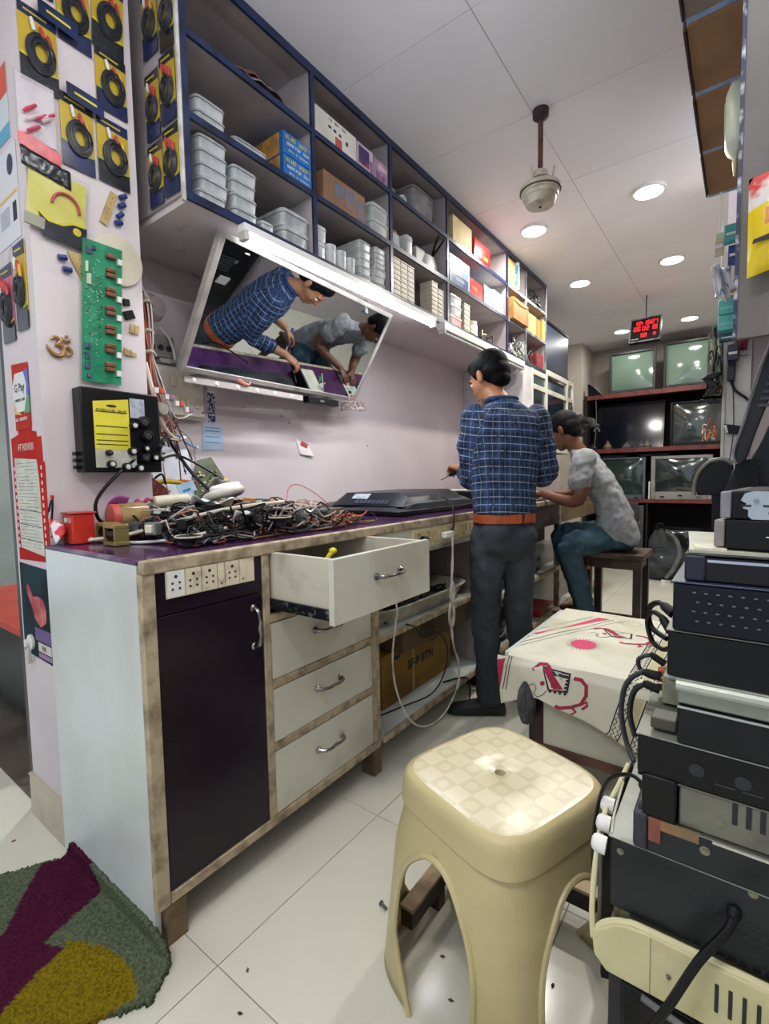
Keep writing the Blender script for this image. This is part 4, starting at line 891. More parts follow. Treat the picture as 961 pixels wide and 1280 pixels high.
MB().tube([(-1.80, PY - .01, .59), (-1.795, PY - .014, .56), (-1.80, PY - .01, .535)], .008).build('clip', mat('#c9c6bc', rough=.3, alpha=.8), t)
# slips and packets higher up the same face
def sheet(label, x0, x1, z0, z1, m, deco=(), name='poster', cat='poster'):
    t = thing(name, label, cat, ((x0 + x1) / 2, PY, z0)); f = fY((x0 + x1) / 2, (z0 + z1) / 2, PY); w, h = x1 - x0, z1 - z0
    MB().prism(rect(-w / 2, w / 2, -h / 2, h / 2), f, .0003, .0012).build('sheet', m, t)
    for a0, a1, b0, b1, c in deco: MB().prism(rect(a0 * w, a1 * w, b0 * h, b1 * h), f, .0012, .0018).build('printed_patch', c, t)
    return t
sheet('orange edged card at the top of the pillar\'s front face', -1.83, -1.695, 2.08, 2.28, mat('#c9d0d2', rough=.4), [(-.5, .5, .1, .5, mat('#d0492c', rough=.4)), (-.3, .5, -.5, -.3, mat('#4fa0c0', rough=.4))])
tt = sheet('white card with a round dark logo and a yellow line', -1.85, -1.662, 1.80, 2.06, mat('#d3d4d6', rough=.4), [(-.4, .45, -.02, .01, mat('#d8b64a', rough=.4)), (.25, .4, -.3, -.1, INK), (-.3, .1, -.3, -.1, mat('#a9b0b8', rough=.4))])
MB().prism(disc(.045, .08, .022, 18, .028), fY(-1.756, 1.93, PY), .0018, .0024).build('logo', mat('#22304c', rough=.4), tt)
def pk3(x, z, w, h, label, **k): packet(label, fY(x, z, PY), w, h, loc=(x, PY, z - h / 2), **k)
pk3(-1.685, 1.665, .085, .24, 'yellow and black packet low on the front face of the pillar', col=2)
pk3(-1.80, 1.64, .10, .22, 'pink packet at the left picture edge, beside a yellow and black one', col=1, cardm=mat('#c8486a', '#e08aa0', scale=12, rough=.35))
# ---------------------------------------------------------------- on the worktop
TZ = .9245
# repaired television lying face down
def flat_tv(y0, y1, x0, x1, z, label):
    t = thing('flat_television', label, 'television', ((x0 + x1) / 2, (y0 + y1) / 2, z))
    MB().box(x0, x1, y0, y1, z, z + .022).build('bezel', BLACK, t, bevel=.004)
    ym = y1 - .02; GR = mat('#23262e', '#2e323c', scale=9, rough=.38)
    a = .10
    prof = [(x0 + .05, .022), (x0 + .10, .05), (x0 + .33, .058), (x1 - .06, .075), (x1 - .015, .05), (x1 - .008, .022)]
    n = len(prof); rings = [[(px, yy, z + (.022 + (pz - .022) * k)) for px, pz in prof] + [(x1 - .01, yy, z + .018), (x0 + .05, yy, z + .018)] for yy, k in ((y0 + .02, .0), (y0 + .10, .75), (y0 + .15, 1), (ym - .15, 1), (ym - .05, .7), (ym, 0))]
    MB().loft(rings).build('back_shell', GR, t, ang=30)
    # raised chassis hump along the front right
    HM_ = mat('#14161c', '#1d2028', scale=7, rough=.35)
    MB().loft([[(x, yy, z + zz) for x, zz in ((x0 + .20, .04), (x0 + .235, h), (x1 - .10, h * 1.02), (x1 - .04, h * .8), (x1 - .02, .04))] for yy, h in ((y0 + .05, .042), (y0 + .13, .10), (ym - .17, .105), (ym - .12, .055))]).build('chassis_cover', HM_, t, ang=30)
    fs = frame((x0, y0 + .052, z + .0445), (1, 0, 0), Vector((0, .08, .058)).normalized())
    MB().prism(rect(.30, .40, .045, .085), fs, .001, .002).build('rating_label', mat('#aeb4ba', '#8c939c', scale=60, rough=.5), t)
    for k in range(8): MB().prism(rect(.34 + .026 * k, .36 + .026 * k, .008, .034), fs, .001, .004).build('vent_rib', mat('#3c4250', rough=.35), t)
    for q in (.03, .12): MB().prism(rect(q, q + .075, .0, .03), frame((x0 + .06, y0 + .045, z + .030), (1, 0, 0), Vector((0, .09, .02)).normalized()), .0, .004).build('raised_panel', HM_, t, bevel=.001)
    for k, (x, y) in enumerate(((x0 + .15, y0 + .2), (x0 + .15, ym - .2), (x1 - .2, y0 + .4))): MB().lathe([(.007, 0), (.006, .003), (0, .0035)], (x, y, z + (.055 if k < 2 else .10)), 12).build('screw', STEEL, t)
    return t
flat_tv(1.76, 2.56, -1.87, -1.215, TZ + .001, 'large dark flat television lying face down on the purple worktop')
t = thing('flat_television', 'second black set lying beyond the face down television, by the standing man', 'television', (-1.4, 2.73, TZ))
MB().box(-1.75, -1.16, 2.60, 2.76, TZ + .001, TZ + .085).build('case', BLACK, t, bevel=.006)
MB().box(-1.75, -1.19, 2.61, 2.75, TZ + .0855, TZ + .093).build('cover_sheet', mat('#c8c3b2', '#b4ae9c', scale=6, rough=.6), t, bevel=.002)
t = thing('glue_bottle', 'small white bottle with a pointed cap on the far black set', 'bottle', (-1.33, 2.74, TZ + .094))
MB().lathe([(0, 0), (.016, 0), (.017, .004), (.017, .022), (.008, .03), (.006, .032)], (-1.33, 2.74, TZ + .094), 18).build('bottle_body', WHITE, t)
MB().lathe([(.007, .032), (.006, .04), (.002, .058), (0, .058)], (-1.33, 2.74, TZ + .094), 14).build('cap', CREAM, t)
# pile of parts
WR = [BLACK, BLACK, BLACK, BLACK, DULL, DULL, mat('#2a2226', rough=.5), mat('#a39c90', rough=.5), mat('#8c5a34', rough=.5), mat('#5a2226', rough=.5), mat('#50545c', metal=.3, rough=.4)]
tag(tangle('wire_heap', -1.37, 1.03, TZ + .001, .22, .31, .115, 430, WR, (.0016, .0038), 21, spread=.13), 'dense heap of tangled wires and cables over the near worktop', 'wires', None, 'stuff')
tag(tangle('wire_heap', -1.32, 1.33, TZ + .001, .17, .17, .05, 110, [mat('#8c4a2a', rough=.5), mat('#a33a34', rough=.5), BLACK, mat('#b08a60', rough=.5), DULL], (.0014, .003), 22, spread=.11), 'thin reddish and orange wires trailing toward the television', 'wires', None, 'stuff')
# loose salvaged parts in the heap, each by itself
rnd = random.Random(44)
kinds = [('speaker', 'pale rimmed round speaker'), ('transformer', 'ivory bobbin transformer'), ('plug', 'black moulded plug'), ('cable_coil', 'small coil of cable'), ('heat_sink', 'grey finned heat sink'), ('adaptor', 'small black adaptor')]
places = ['at the near edge of the heap', 'near the left of the heap', 'in the middle of the heap', 'toward the wall side of the heap', 'at the right of the heap', 'on the far slope of the heap']
spots = [(-1.18, .72), (-1.32, .70), (-1.22, .86), (-1.40, .80), (-1.26, .98), (-1.44, .96), (-1.20, 1.06), (-1.34, 1.10), (-1.50, 1.12), (-1.17, .94), (-1.46, .72), (-1.30, .88), (-1.40, 1.02), (-1.22, 1.16), (-1.34, 1.2), (-1.18, .80), (-1.52, .90), (-1.26, .76), (-1.14, 1.0), (-1.44, 1.2), (-1.28, 1.28), (-1.38, .90), (-1.17, 1.12), (-1.50, 1.02)]
for i, (x, y) in enumerate(spots):
    kd, ds = kinds[i % 6]; q = max(0, 1 - ((x + 1.36) / .28) ** 2 - ((y - .98) / .34) ** 2)
    z = TZ + .002 + .085 * q; a = rnd.uniform(0, 6.28)
    row = sorted(spots, key=lambda p: p[1]).index((x, y)) + 1
    ds = {17: 'small adaptor with a pale label', 14: 'stubby black mains plug', 23: 'flat black adaptor', 20: 'long black plug'}.get(i, ds)
    t = thing(kd, '%s, %s, %s' % (ds, 'toward the counter edge' if x > -1.25 else ('halfway in' if x > -1.38 else 'toward the wall'), ('at the near end of the heap' if y < .78 else 'left of the heap\'s middle' if y < .9 else 'at the middle of the heap' if y < 1.03 else 'just right of the middle' if y < 1.14 else 'at the far end of the heap')), kd.replace('_', ' '), (x, y, z), a, 'salvaged parts on the worktop', world=False)
    if kd == 'speaker':
        MB().lathe([(.0, 0), (.018, 0), (.02, .012), (.034, .022), (.036, .026), (.033, .027), (.028, .024), (.012, .017), (0, .02)], (0, 0, 0), 24).build('cone', mat('#1a1a1d', rough=.6), t)
        MB().lathe([(.034, .024), (.037, .025), (.036, .029), (.032, .028)], (0, 0, 0), 24, cap=False).build('rim', mat('#b8b09a', rough=.5), t)
    elif kd == 'transformer':
        MB().box(-.02, .02, -.012, .012, 0, .034).build('core', STEEL, t, bevel=.001)
        MB().box(-.012, .012, -.020, .020, .006, .028).build('bobbin', CREAM, t, bevel=.002)
    elif kd == 'plug':
        MB().lathe([(.006, 0), (.012, .01), (.014, .03), (.010, .034), (0, .034)], (0, 0, .014), 12, axis=(1, 0, 0)).build('plug_body', BLACK, t)
        for s_ in (-1, 1): MB().cyl((.034, .005 * s_, .014), (.05, .005 * s_, .014), .002, n=8).build('pin', CHROME, t)
    elif kd == 'cable_coil':
        for k in range(4): MB().tube([(.026 * math.cos(q), .02 * math.sin(q), .006 + .005 * k) for q in [2 * PI * j / 8 for j in range(8)]], .003, 6, 0, 3, True).build('turn', BLACK if i % 4 else mat('#b0aba0', rough=.5), t)
    elif kd == 'heat_sink':
        MB().box(-.02, .02, -.013, .013, 0, .004).build('base', STEEL, t)
        for k in range(5): MB().box(-.019 + .009 * k, -.016 + .009 * k, -.013, .013, .0042, .028).build('fin', STEEL, t)
    else:
        MB().box(-.022, .022, -.014, .014, 0, .028).build('adaptor_body', BLACK, t, bevel=.003)
        MB().box(-.015, .015, -.0145, -.0141, .006, .022).build('label_patch', mat('#a9a9a2', rough=.5), t)
# pale sticks, jar, tube and so on
t = thing('rod', 'long pale plastic rod lying diagonally across the wire heap', 'rod', (-1.35, .8, TZ + .02))
MB().tube([(-1.535, .612, TZ + .008), (-1.45, .70, TZ + .022), (-1.27, .88, TZ + .085), (-1.16, 1.04, TZ + .105)], .0058, 10).build('rod_body', mat('#cfc6b4', rough=.4), t)
MB().lathe([(.0072, 0), (.0072, .02)], (-1.537, .610, TZ + .0075), 10, axis=(.6, .7, .1)).build('end_sleeve', CREAM, t)
t = thing('cable', 'white cable curling under the pale rod at the near corner', 'cable', (-1.4, .68, TZ))
MB().tube([(-1.50, .72, TZ + .05), (-1.49, .68, TZ + .03), (-1.43, .66, TZ + .006), (-1.34, .70, TZ + .006), (-1.24, .75, TZ + .02), (-1.18, .84, TZ + .04)], .0042, 8).build('cable_body', WHITE, t)
t = thing('glass_jar', 'brown tinted glass jar with a salmon red lid lying on its side', 'jar', (-1.55, .77, TZ + .03))
ja = Vector((-1.535, .69, TZ + .068)); jb = Vector((.05, .99, 0)).normalized()
MB().lathe([(0, .012), (.036, .012), (.042, .02), (.043, .08), (.041, .095), (.03, .10), (0, .101)], ja, 28, axis=jb).build('jar_body', mat('#8d7048', '#b0956a', scale=14, rough=.12, alpha=.82), t)
MB().lathe([(0, -.008), (.039, -.008), (.041, -.005), (.041, .0115), (0, .0115)], ja, 28, axis=jb).build('lid', mat('#c4574c', '#b04a40', scale=8, rough=.4), t)
mb = MB()
for k in range(14): mb.tube([ja + jb * (.03 + .04 * rnd.random()) + Vector((rnd.uniform(-.018, .018), 0, rnd.uniform(-.02, .0))) for _ in range(3)], .003, 5, 0, 2)
mb.build('loose_parts', mat('#5d4426', rough=.5), t)['kind'] = 'stuff'
tag(MB().lathe([(0, 0), (.016, .0), (.021, .006), (.022, .05), (.021, .115), (.015, .122), (0, .122)], (-1.58, .84, TZ + .105), 20, axis=(.12, .98, .05)).build('foam_tube', mat('#cdc5ae', '#b9b098', scale=9, rough=.5)),
    'cream rounded tube lying behind the glass jar', 'tube')
t = thing('cable_coil', 'thick coil of white tape or cable on top of the heap', 'cable', (-1.5, 1.03, TZ + .09))
MB().tube([(-1.50 + .045 * math.sin(q), 1.06 + .062 * math.cos(q), TZ + .125 + .018 * math.sin(q * 1 + .6)) for q in [2 * PI * i / 10 for i in range(10)]], .017, 12, 0, 5, True).build('coil', mat('#d3d1c6', '#b5b2a4', scale=14, rough=.55, bump=.4, bscale=30), t)
MB().tube([(-1.52 + .03 * math.sin(q), 1.08 + .05 * math.cos(q), TZ + .150 + .01 * math.cos(q)) for q in [2 * PI * i / 10 for i in range(10)]], .011, 10, 0, 5, True).build('coil', mat('#d8d6cc', rough=.55), t)
t = thing('spool', 'silvery reel under the white coil', 'reel', (-1.44, 1.06, TZ + .05))
MB().lathe([(0, 0), (.033, 0), (.034, .006), (.022, .010), (.022, .026), (.034, .030), (.033, .036), (0, .036)], (-1.44, 1.06, TZ + .045), 24, axis=(.2, 0, 1)).build('reel_body', mat('#8f949a', rough=.3, metal=.6), t)
# red transformer boxes at the near left end
t = thing('power_supply', 'red metal box with a white lettered front at the near left end of the worktop', 'box', (-1.62, .60, TZ))
MB().box(-1.590, -1.525, .575, .635, TZ, TZ + .085).build('case', mat('#b7281f', '#cf4030', scale=8, rough=.35), t, bevel=.003)
MB().box(-1.592, -1.522, .570, .64, TZ + .0855, TZ + .091).build('cover', mat('#a8241c', rough=.35), t, bevel=.002)
MB().prism(disc(0, 0, .008, 14), fY(-1.570, TZ + .068, .5748), 0, .001).build('printed_dot', WHITE, t)
glyphs('printed_letters', 'OZY', .018, frame((-1.545, .5745, TZ + .068), (1, 0, 0), (0, 0, 1)), WHITE, t, .0006, .0008)
t = thing('packet', 'crumpled red and white printed packet leaning against the red box', 'packet', (-1.62, .56, TZ))
MB().grid(lambda u, v: (-1.597 + .05 * u, .553 + .012 * math.sin(u * 5 + v * 4), TZ + .005 + v * .075 * (1 - .35 * u)), 10, 8).build('packet_film', mat('#c62f35', '#dcd0d4', scale=34, thr=(.48, .52), rough=.3), t, solid=.004)
t = thing('lead', 'black loop of wire with a red tip standing above the red packet', 'wire', (-1.6, .56, TZ + .03))
MB().tube([(-1.60, .548, TZ + .02), (-1.615, .546, TZ + .05), (-1.60, .546, TZ + .10), (-1.578, .548, TZ + .13), (-1.585, .548, TZ + .09), (-1.60, .548, TZ + .05), (-1.585, .548, TZ + .03)], .0028, 8).build('wire', BLACK, t)
MB().lathe([(.004, 0), (.005, .012), (0, .014)], (-1.578, .548, TZ + .128), 10).build('red_tip', RED, t)
for i, (x, y, s_) in enumerate(((-1.50, .66, 'beside the red box'), (-1.41, .64, 'in front of the glass jar'))):
    t = thing('transformer', 'brass coloured transformer frame with black windings %s' % s_, 'transformer', (x, y, TZ))
    for z in (.0005, .048): MB().box(x - .035, x + .035, y - .02, y + .02, TZ + z, TZ + z + .0095).build('frame_plate', mat('#9c8d54', '#7f7146', scale=12, rough=.35, metal=.4), t, bevel=.001)
    for q in (-.034, .026): MB().box(x + q, x + q + .008, y - .019, y + .019, TZ + .0105, TZ + .0475).build('frame_side', mat('#8c7f4e', rough=.35, metal=.4), t)
    MB().lathe([(0, -.024), (.018, -.024), (.018, .024), (0, .024)], (x, y, TZ + .029), 20, axis=(1, 0, 0)).build('winding', BLACK, t)
t = thing('paper_slip', 'bright pink paper slip behind the glass jar', 'paper', (-1.6, .72, TZ + .1))
MB().grid(lambda u, v: (-1.594 + .025 * v, .695 + .065 * u, TZ + .085 + .03 * v + .02 * u + .01 * math.sin(u * 4)), 8, 4).build('slip', mat('#c069ae', rough=.6), t, solid=.0015)
t = thing('cloth_scrap', 'crumpled magenta scrap on top of the glass jar', 'cloth', (-1.58, .80, TZ + .11))
MB().grid(lambda u, v: (-1.58 + .035 * v, .775 + .05 * u, TZ + .106 + .012 * math.sin(u * 7) * math.sin(v * 5 + 1) + .01 * u), 10, 8).build('scrap', mat('#9c2c50', '#b04468', scale=14, rough=.7), t, solid=.002)
# boards leaning on the wall
t = thing('circuit_board', 'old olive circuit board leaning against the wall behind the heap', 'circuit board', (-1.76, 1.26, TZ))
mv_ = Vector((-.10, -.0, .30)).normalized(); mu_ = Vector((0, 1, 0)).normalized(); f = frame((-1.77, 1.26, TZ + .004), mu_, mv_)
f2 = lambda a, b, d=0: f(a, b, d)
MB().prism([(-.12, .01), (.12, .003), (-.005, .285), (-.075, .27), (-.115, .20)], f2, 0, .004).build('board', mat('#4c5836', '#3a4128', scale=18, rough=.4), t)
OLV = [mat('#6d5a2c', rough=.5), INK, mat('#8c7238', rough=.5), mat('#c9bf9a', rough=.5)]
mb = MB(); rn = random.Random(9)
for k in range(70):
    b = rn.uniform(.015, .22); a = rn.uniform(-.10, .10 * (1 - b / .26)); s_ = rn.uniform(.003, .010)
    mb.prism(rect(a, a + s_, b, b + s_ * .8), f2, .004, .004 + rn.uniform(.003, .012), rn.randrange(4))
mb.build('board_parts', OLV, t)['kind'] = 'stuff'
MB().prism(rect(.025, .045, .15, .185), f2, .0045, .015).build('yellow_component', YELLOW, t)
MB().lathe([(.011, 0), (.011, .012), (0, .012)], f2(.095, .06, .005), 14, axis=(1, 0, .3)).build('black_knob', BLACK, t)
t = thing('foam_sheet', 'white foam sheet with torn print leaning behind the pillar corner', 'sheet', (-1.72, 1.0, TZ))
f = frame((-1.80, 1.03, TZ + .02), (0, 1, 0), Vector((-.12, 0, .45)).normalized())
MB().prism(rect(-.12, .12, 0, .30), f, 0, .012).build('sheet', mat('#cfd2d6', '#b4b9c0', scale=9, rough=.6), t, bevel=.002)
mb = MB()
for k in range(16):
    a = rn.uniform(-.10, .09); b = rn.uniform(.03, .28); mb.prism(rect(a, a + rn.uniform(.006, .02), b, b + rn.uniform(.004, .012)), f, .0123, .0132)
mb.build('printed_marks', INK, t)['kind'] = 'stuff'
t = thing('packet', 'dark red net packet hanging at the pillar corner above the heap', 'packet', (-1.62, .90, TZ + .12))
MB().prism([(-.02, .05), (.045, .0), (.01, -.06), (-.022, -.04)], fX(.90, TZ + .14, -1.66), 0, .012).build('packet_body', mat('#5c2426', '#8a4a44', scale=50, rough=.6), t, bevel=.003)
MB().tube([(-1.645, .885, TZ + .185), (-1.64, .91, TZ + .20), (-1.645, .925, TZ + .165)], .004).build('tie', BLACK, t)
t = thing('sticker_sheet', 'pale blue printed card leaning in the heap', 'card', (-1.62, 1.0, TZ + .1))
MB().prism(rect(-.035, .035, -.02, .02), frame((-1.63, .995, TZ + .15), (0, .98, .2), (-.2, -.2, .95), .1), 0, .002).build('card_body', mat('#9fc0d4', '#c3ccd0', scale=20, rough=.4), t)
MB().prism(rect(-.02, .012, -.012, -.004), frame((-1.63, .995, TZ + .15), (0, .98, .2), (-.2, -.2, .95), .1), .002, .0026).build('printed_patch', mat('#3a78b0', rough=.4), t)
t = thing('plastic_bag', 'crumpled grey plastic sheet behind the white coil', 'bag', (-1.62, 1.12, TZ + .06))
MB().grid(lambda u, v: (-1.66 + .05 * v + .01 * math.sin(u * 8), 1.04 + .16 * u, TZ + .07 + .13 * v * (1 - abs(u - .5)) + .012 * math.sin(u * 11 + v * 5)), 14, 8).build('bag_film', mat('#8f9088', '#a9aaa0', scale=12, rough=.3, alpha=.9), t, solid=.002)
for i, (y, c, s_) in enumerate(((.94, '#c9b02a', 'yellow'), (1.00, '#c2522a', 'orange'))):
    tag(MB().tube([(-1.66, y - .05, TZ + .17), (-1.655, y, TZ + .175), (-1.66, y + .08, TZ + .165)], .006 if i else .009, 8).build('cable_tie', mat(c, rough=.4)), '%s plastic piece behind the heap under the hanging wires' % s_, 'plastic piece')
t = thing('adaptor', 'flat grey green adaptor at the right end of the wire heap', 'adaptor', (-1.36, 1.45, TZ + .02))
MB().box(-1.44, -1.32, 1.36, 1.50, TZ + .028, TZ + .056, 0).build('case', mat('#3a4240', '#454e4a', scale=8, rough=.45), t, bevel=.004)
MB().box(-1.3195, -1.318, 1.38, 1.48, TZ + .034, TZ + .05).build('side_label', mat('#6d7470', rough=.5), t)
t = thing('test_lead', 'thin red wire looping up from the right end of the heap', 'wire', (-1.5, 1.5, TZ + .04))
MB().tube([(-1.50, 1.36, TZ + .05), (-1.56, 1.42, TZ + .13), (-1.58, 1.50, TZ + .15), (-1.56, 1.60, TZ + .10), (-1.54, 1.66, TZ + .04), (-1.56, 1.58, TZ + .075), (-1.58, 1.5, TZ + .07)], .0018, 6).build('wire', RED, t)
MB().lathe([(.003, 0), (.003, .012)], (-1.50, 1.36, TZ + .04), 8).build('tip', BLACK, t)
t = thing('test_lead', 'flat orange ribbon of wires running from the leaning board to the television', 'wire', (-1.6, 1.4, TZ + .06))
for k in range(4): MB().tube([(-1.60, 1.20, TZ + .105 - .003 * k), (-1.55, 1.32 , TZ + .09 - .003 * k), (-1.46, 1.42 + .006 * k, TZ + .075), (-1.40, 1.55, TZ + .02), (-1.5, 1.75 + .01 * k, TZ + .008), (-1.62, 1.84, TZ + .006)], .0022, 5).build('wire', mat('#b8682e' if k % 2 else '#c98a4a', rough=.5), t)
# small papers among the parts
for i, (x, y, z, c) in enumerate(((-1.24, 1.24, TZ + .05, '#c4ccd4'), (-1.30, .92, TZ + .095, '#d5d3c8'), (-1.20, .90, TZ + .06, '#d0cfc6'), (-1.38, .88, TZ + .10, '#bfc4c0'))):
    t = thing('paper_scrap', ('small bluish paper tag near the right of the heap', 'white torn paper on top of the heap', 'white scrap on the counter side of the heap', 'grey foil scrap by the glass jar')[i], 'paper', (x, y, z))
    MB().grid(lambda u, v: (x - .02 + .04 * u, y - .03 + .06 * v, z + .012 * math.sin(u * 5 + i) * math.cos(v * 4) + .02 * u), 6, 6).build('scrap', mat(c, rough=.6), t, solid=.0015)
# ---------------------------------------------------------------- wiring at the pillar corner
WX = -1.63
CW = [mat('#b8653a', rough=.5), mat('#8c4a3c', rough=.5), mat('#cfc6bc', rough=.5), mat('#5a3a4a', rough=.5), mat('#d08a5a', rough=.5), mat('#a9453a', rough=.5), mat('#2e2c34', rough=.5), mat('#b7a59a', rough=.5)]
t = thing('wire_loom', 'thick loom of orange, red and white wires running down the pillar corner', 'wires', (-1.66, .88, 1.1))
rn = random.Random(31)
for k in range(26):
    dy = rn.uniform(-.022, .022); dx = rn.uniform(-.03, .01); z1 = rn.uniform(1.12, 1.35)
    P = [(-1.67 + dx, .872 + .006 + dy * .4, 1.79 - rn.uniform(0, .05)), (-1.64 + dx, .875 + dy, 1.70), (-1.64 + dx, .885 + dy * .6, 1.58), (-1.65 + dx * .5, .895 + dy * .3, 1.535), (-1.65 + dx, .905 + dy, 1.45),
         (-1.66 + dx, .93 + dy * 2.2, 1.33), (-1.68 + dx * 2, .97 + dy * 4, z1)]
    MB().tube(P, rn.uniform(.0018, .0034), 5, 0, 4).build('wire', CW[k % 8], t)
for z in (1.70, 1.605, 1.535): MB().tube([(-1.665, .865, z), (-1.625, .885, z + .006), (-1.66, .92, z + .003)], .005, 6).build('tie', mat('#b9b4a2', rough=.5), t)
t = thing('mains_cable', 'thick cream cable hanging from the pillar corner toward the heap', 'cable', (-1.63, .9, 1.25))
MB().tube([(-1.635, .868, 1.50), (-1.625, .885, 1.40), (-1.62, .905, 1.31), (-1.63, .935, 1.27), (-1.66, .985, 1.25), (-1.70, 1.03, 1.26)], .0075, 8).build('sheath', mat('#c9c1b0', rough=.5), t)
MB().cyl((-1.70, 1.03, 1.26), (-1.71, 1.045, 1.262), .0082).build('end_cap', WHITE, t)
for i, (P, r_, s_) in enumerate((([(-1.545, .855, 1.22), (-1.55, .80, 1.19), (-1.54, .72, 1.13), (-1.55, .655, 1.05), (-1.56, .66, .99), (-1.57, .70, .965)], .0052, 'curving across the black box down to the worktop'),
                                 ([(-1.545, .855, 1.215), (-1.60, .91, 1.25), (-1.66, .97, 1.22), (-1.62, 1.02, 1.12), (-1.56, 1.08, 1.04), (-1.53, 1.12, 1.03)], .0062, 'slanting from the loom down into the heap'),
                                 ([(-1.54, .86, 1.175), (-1.60, .94, 1.19), (-1.64, 1.02, 1.175), (-1.63, 1.12, 1.12), (-1.62, 1.17, 1.08)], .0045, 'running level from the black box toward the leaning board'))):
    t = thing('black_cable', 'black cable ' + s_, 'cable', P[0]); MB().tube(P, r_, 8).build('sheath', BLACK, t)
    MB().lathe([(r_ * 1.5, 0), (r_ * 1.5, .014), (0, .016)], P[0], 12, axis=Vector(P[0]) - Vector(P[1])).build('boot', DULL, t)
for i, (y, z) in enumerate(((.93, 1.17), (.99, 1.14), (1.05, 1.18))):
    t = thing('thin_lead', 'thin dark lead dropping from the loom into the heap, %s of three' % ('left', 'middle', 'right')[i], 'wire', (-1.66, y, 1.0), 0, 'thin leads under the loom')
    MB().tube([(-1.67, .92, 1.33), (-1.66, y - .01, 1.25), (-1.65, y, z - .08), (-1.64, y + .02, 1.0)], .0022, 6).build('wire', mat(('#b79c72', '#4a2a30', '#8a8078')[i], rough=.5), t)
    MB().lathe([(.003, 0), (.004, .02), (0, .022)], (-1.64, y + .02, .985), 8).build('tip', CREAM, t)
# boxes on the wall behind
t = thing('bulb', 'clear round bulb or cup held behind the loom on the wall', 'bulb', (-1.72, .96, 1.72))
MB().lathe([(.018, 0), (.03, .01), (.048, .035), (.05, .06), (.035, .085), (0, .095)], (-1.80, .95, 1.73), 24, axis=(1, .25, 0)).build('glass_body', mat('#a89c98', rough=.1, alpha=.6), t)
MB().lathe([(.02, 0), (.02, .035), (.018, .04)], (-1.838, .94, 1.73), 20, axis=(1, .25, 0)).build('cap', CREAM, t)
MB().box(-1.898, -1.835, .91, .97, 1.71, 1.75).build('holder', CREAM, t, bevel=.003)
t = thing('terminal_box', 'grey terminal block with four dark screws beside the loom', 'terminal block', (-1.87, 1.0, 1.60))
MB().box(-1.898, -1.86, .96, 1.11, 1.59, 1.675).build('block_body', mat('#a8a09c', '#8d8682', scale=14, rough=.5), t, bevel=.004)
for k in range(4): MB().lathe([(.011, 0), (.011, .006), (0, .007)], (-1.86, .985 + .033 * k, 1.625), 14, axis=(1, 0, 0)).build('screw', INK, t)
t = thing('switch_board', 'cream switchboard box with switches and round sockets on the wall', 'switchboard', (-1.88, 1.13, 1.36))
MB().box(-1.898, -1.855, 1.02, 1.235, 1.355, 1.56).build('box_body', mat('#cfccbc', '#b9b5a2', scale=6, rough=.4), t, bevel=.006)
MB().box(-1.854, -1.846, 1.03, 1.225, 1.365, 1.55).build('face_plate', mat('#d6d3c4', rough=.35), t, bevel=.003)
for y, z in ((1.14, 1.50), (1.17, 1.50), (1.20, 1.50)): MB().lathe([(.010, 0), (.010, .004), (.006, .005), (0, .004)], (-1.846, y, z), 16, axis=(1, 0, 0)).build('socket', CREAM, t)
for y, z in ((1.09, 1.50), (1.10, 1.42), (1.125, 1.42), (1.15, 1.42), (1.19, 1.42)): MB().box(-1.8458, -1.838, y - .010, y + .010, z - .02, z + .02).build('switch', CREAM, t, bevel=.002)
for z in (1.385, 1.525): MB().lathe([(.004, 0), (.004, .002), (0, .002)], (-1.8458, 1.217, z), 10, axis=(1, 0, 0)).build('screw', INK, t)
t = thing('terminal_box', 'cream junction box with a white flex and a green clip above the switchboard', 'junction box', (-1.88, 1.12, 1.565))
MB().box(-1.898, -1.862, 1.05, 1.20, 1.568, 1.588).build('cover', mat('#cdc6bc', rough=.4), t, bevel=.004)
MB().tube([(-1.86, 1.05, 1.70), (-1.85, 1.08, 1.67), (-1.85, 1.10, 1.62), (-1.85, 1.105, 1.585)], .005, 8).build('flex', WHITE, t)
MB().box(-1.8618, -1.84, 1.09, 1.135, 1.57, 1.584).build('clip', mat('#8fb59c', rough=.4), t, bevel=.002)
t = thing('mains_cable', 'pinkish cables arching from the junction box behind the mirror', 'cable', (-1.84, 1.2, 1.55))
for k in range(2): MB().tube([(-1.85, 1.13, 1.58), (-1.80, 1.17, 1.61 + .012 * k), (-1.74, 1.24, 1.575), (-1.70, 1.29, 1.51 + .01 * k), (-1.695, 1.34, 1.50), (-1.72, 1.37, 1.53)], .0042, 6).build('sheath', mat('#c98a80' if k else '#b56a5c', rough=.5), t)
t = thing('connector_cluster', 'white and red connectors bunched on the wires beside the black box', 'connectors', (-1.64, .9, 1.33))
for k in range(8):
    y = .87 + .018 * k; z = 1.395 - .009 * k + .01 * (k % 2)
    MB().box(-1.60, -1.585, y, y + .014, z, z + .018).build('connector', mat(('#d8d2d0', '#c04a3a', '#cfc6c0', '#8a6a86')[k % 4], rough=.5), t, bevel=.001)
MB().lathe([(0, 0), (.022, .002), (.024, .02), (.018, .034), (0, .036)], (-1.63, .90, 1.345), 18, axis=(1, .1, 0)).build('round_adaptor', mat('#a9a49a', '#8a857c', scale=20, rough=.4), t)
tag(tangle('wire_bundle', -1.66, .93, 1.24, .03, .05, .09, 34, CW, (.0012, .0026), 33, spread=.06), 'purple and grey wires knotted below the switchboard', 'wires', None, 'stuff')
t = thing('mains_cable', 'bright blue cable from the knot of wires to the blue paper', 'cable', (-1.8, 1.1, 1.3))
MB().tube([(-1.75, .99, 1.33), (-1.80, 1.06, 1.29), (-1.85, 1.14, 1.255), (-1.88, 1.20, 1.24)], .005, 8).build('sheath', mat('#5a96c8', rough=.5), t)
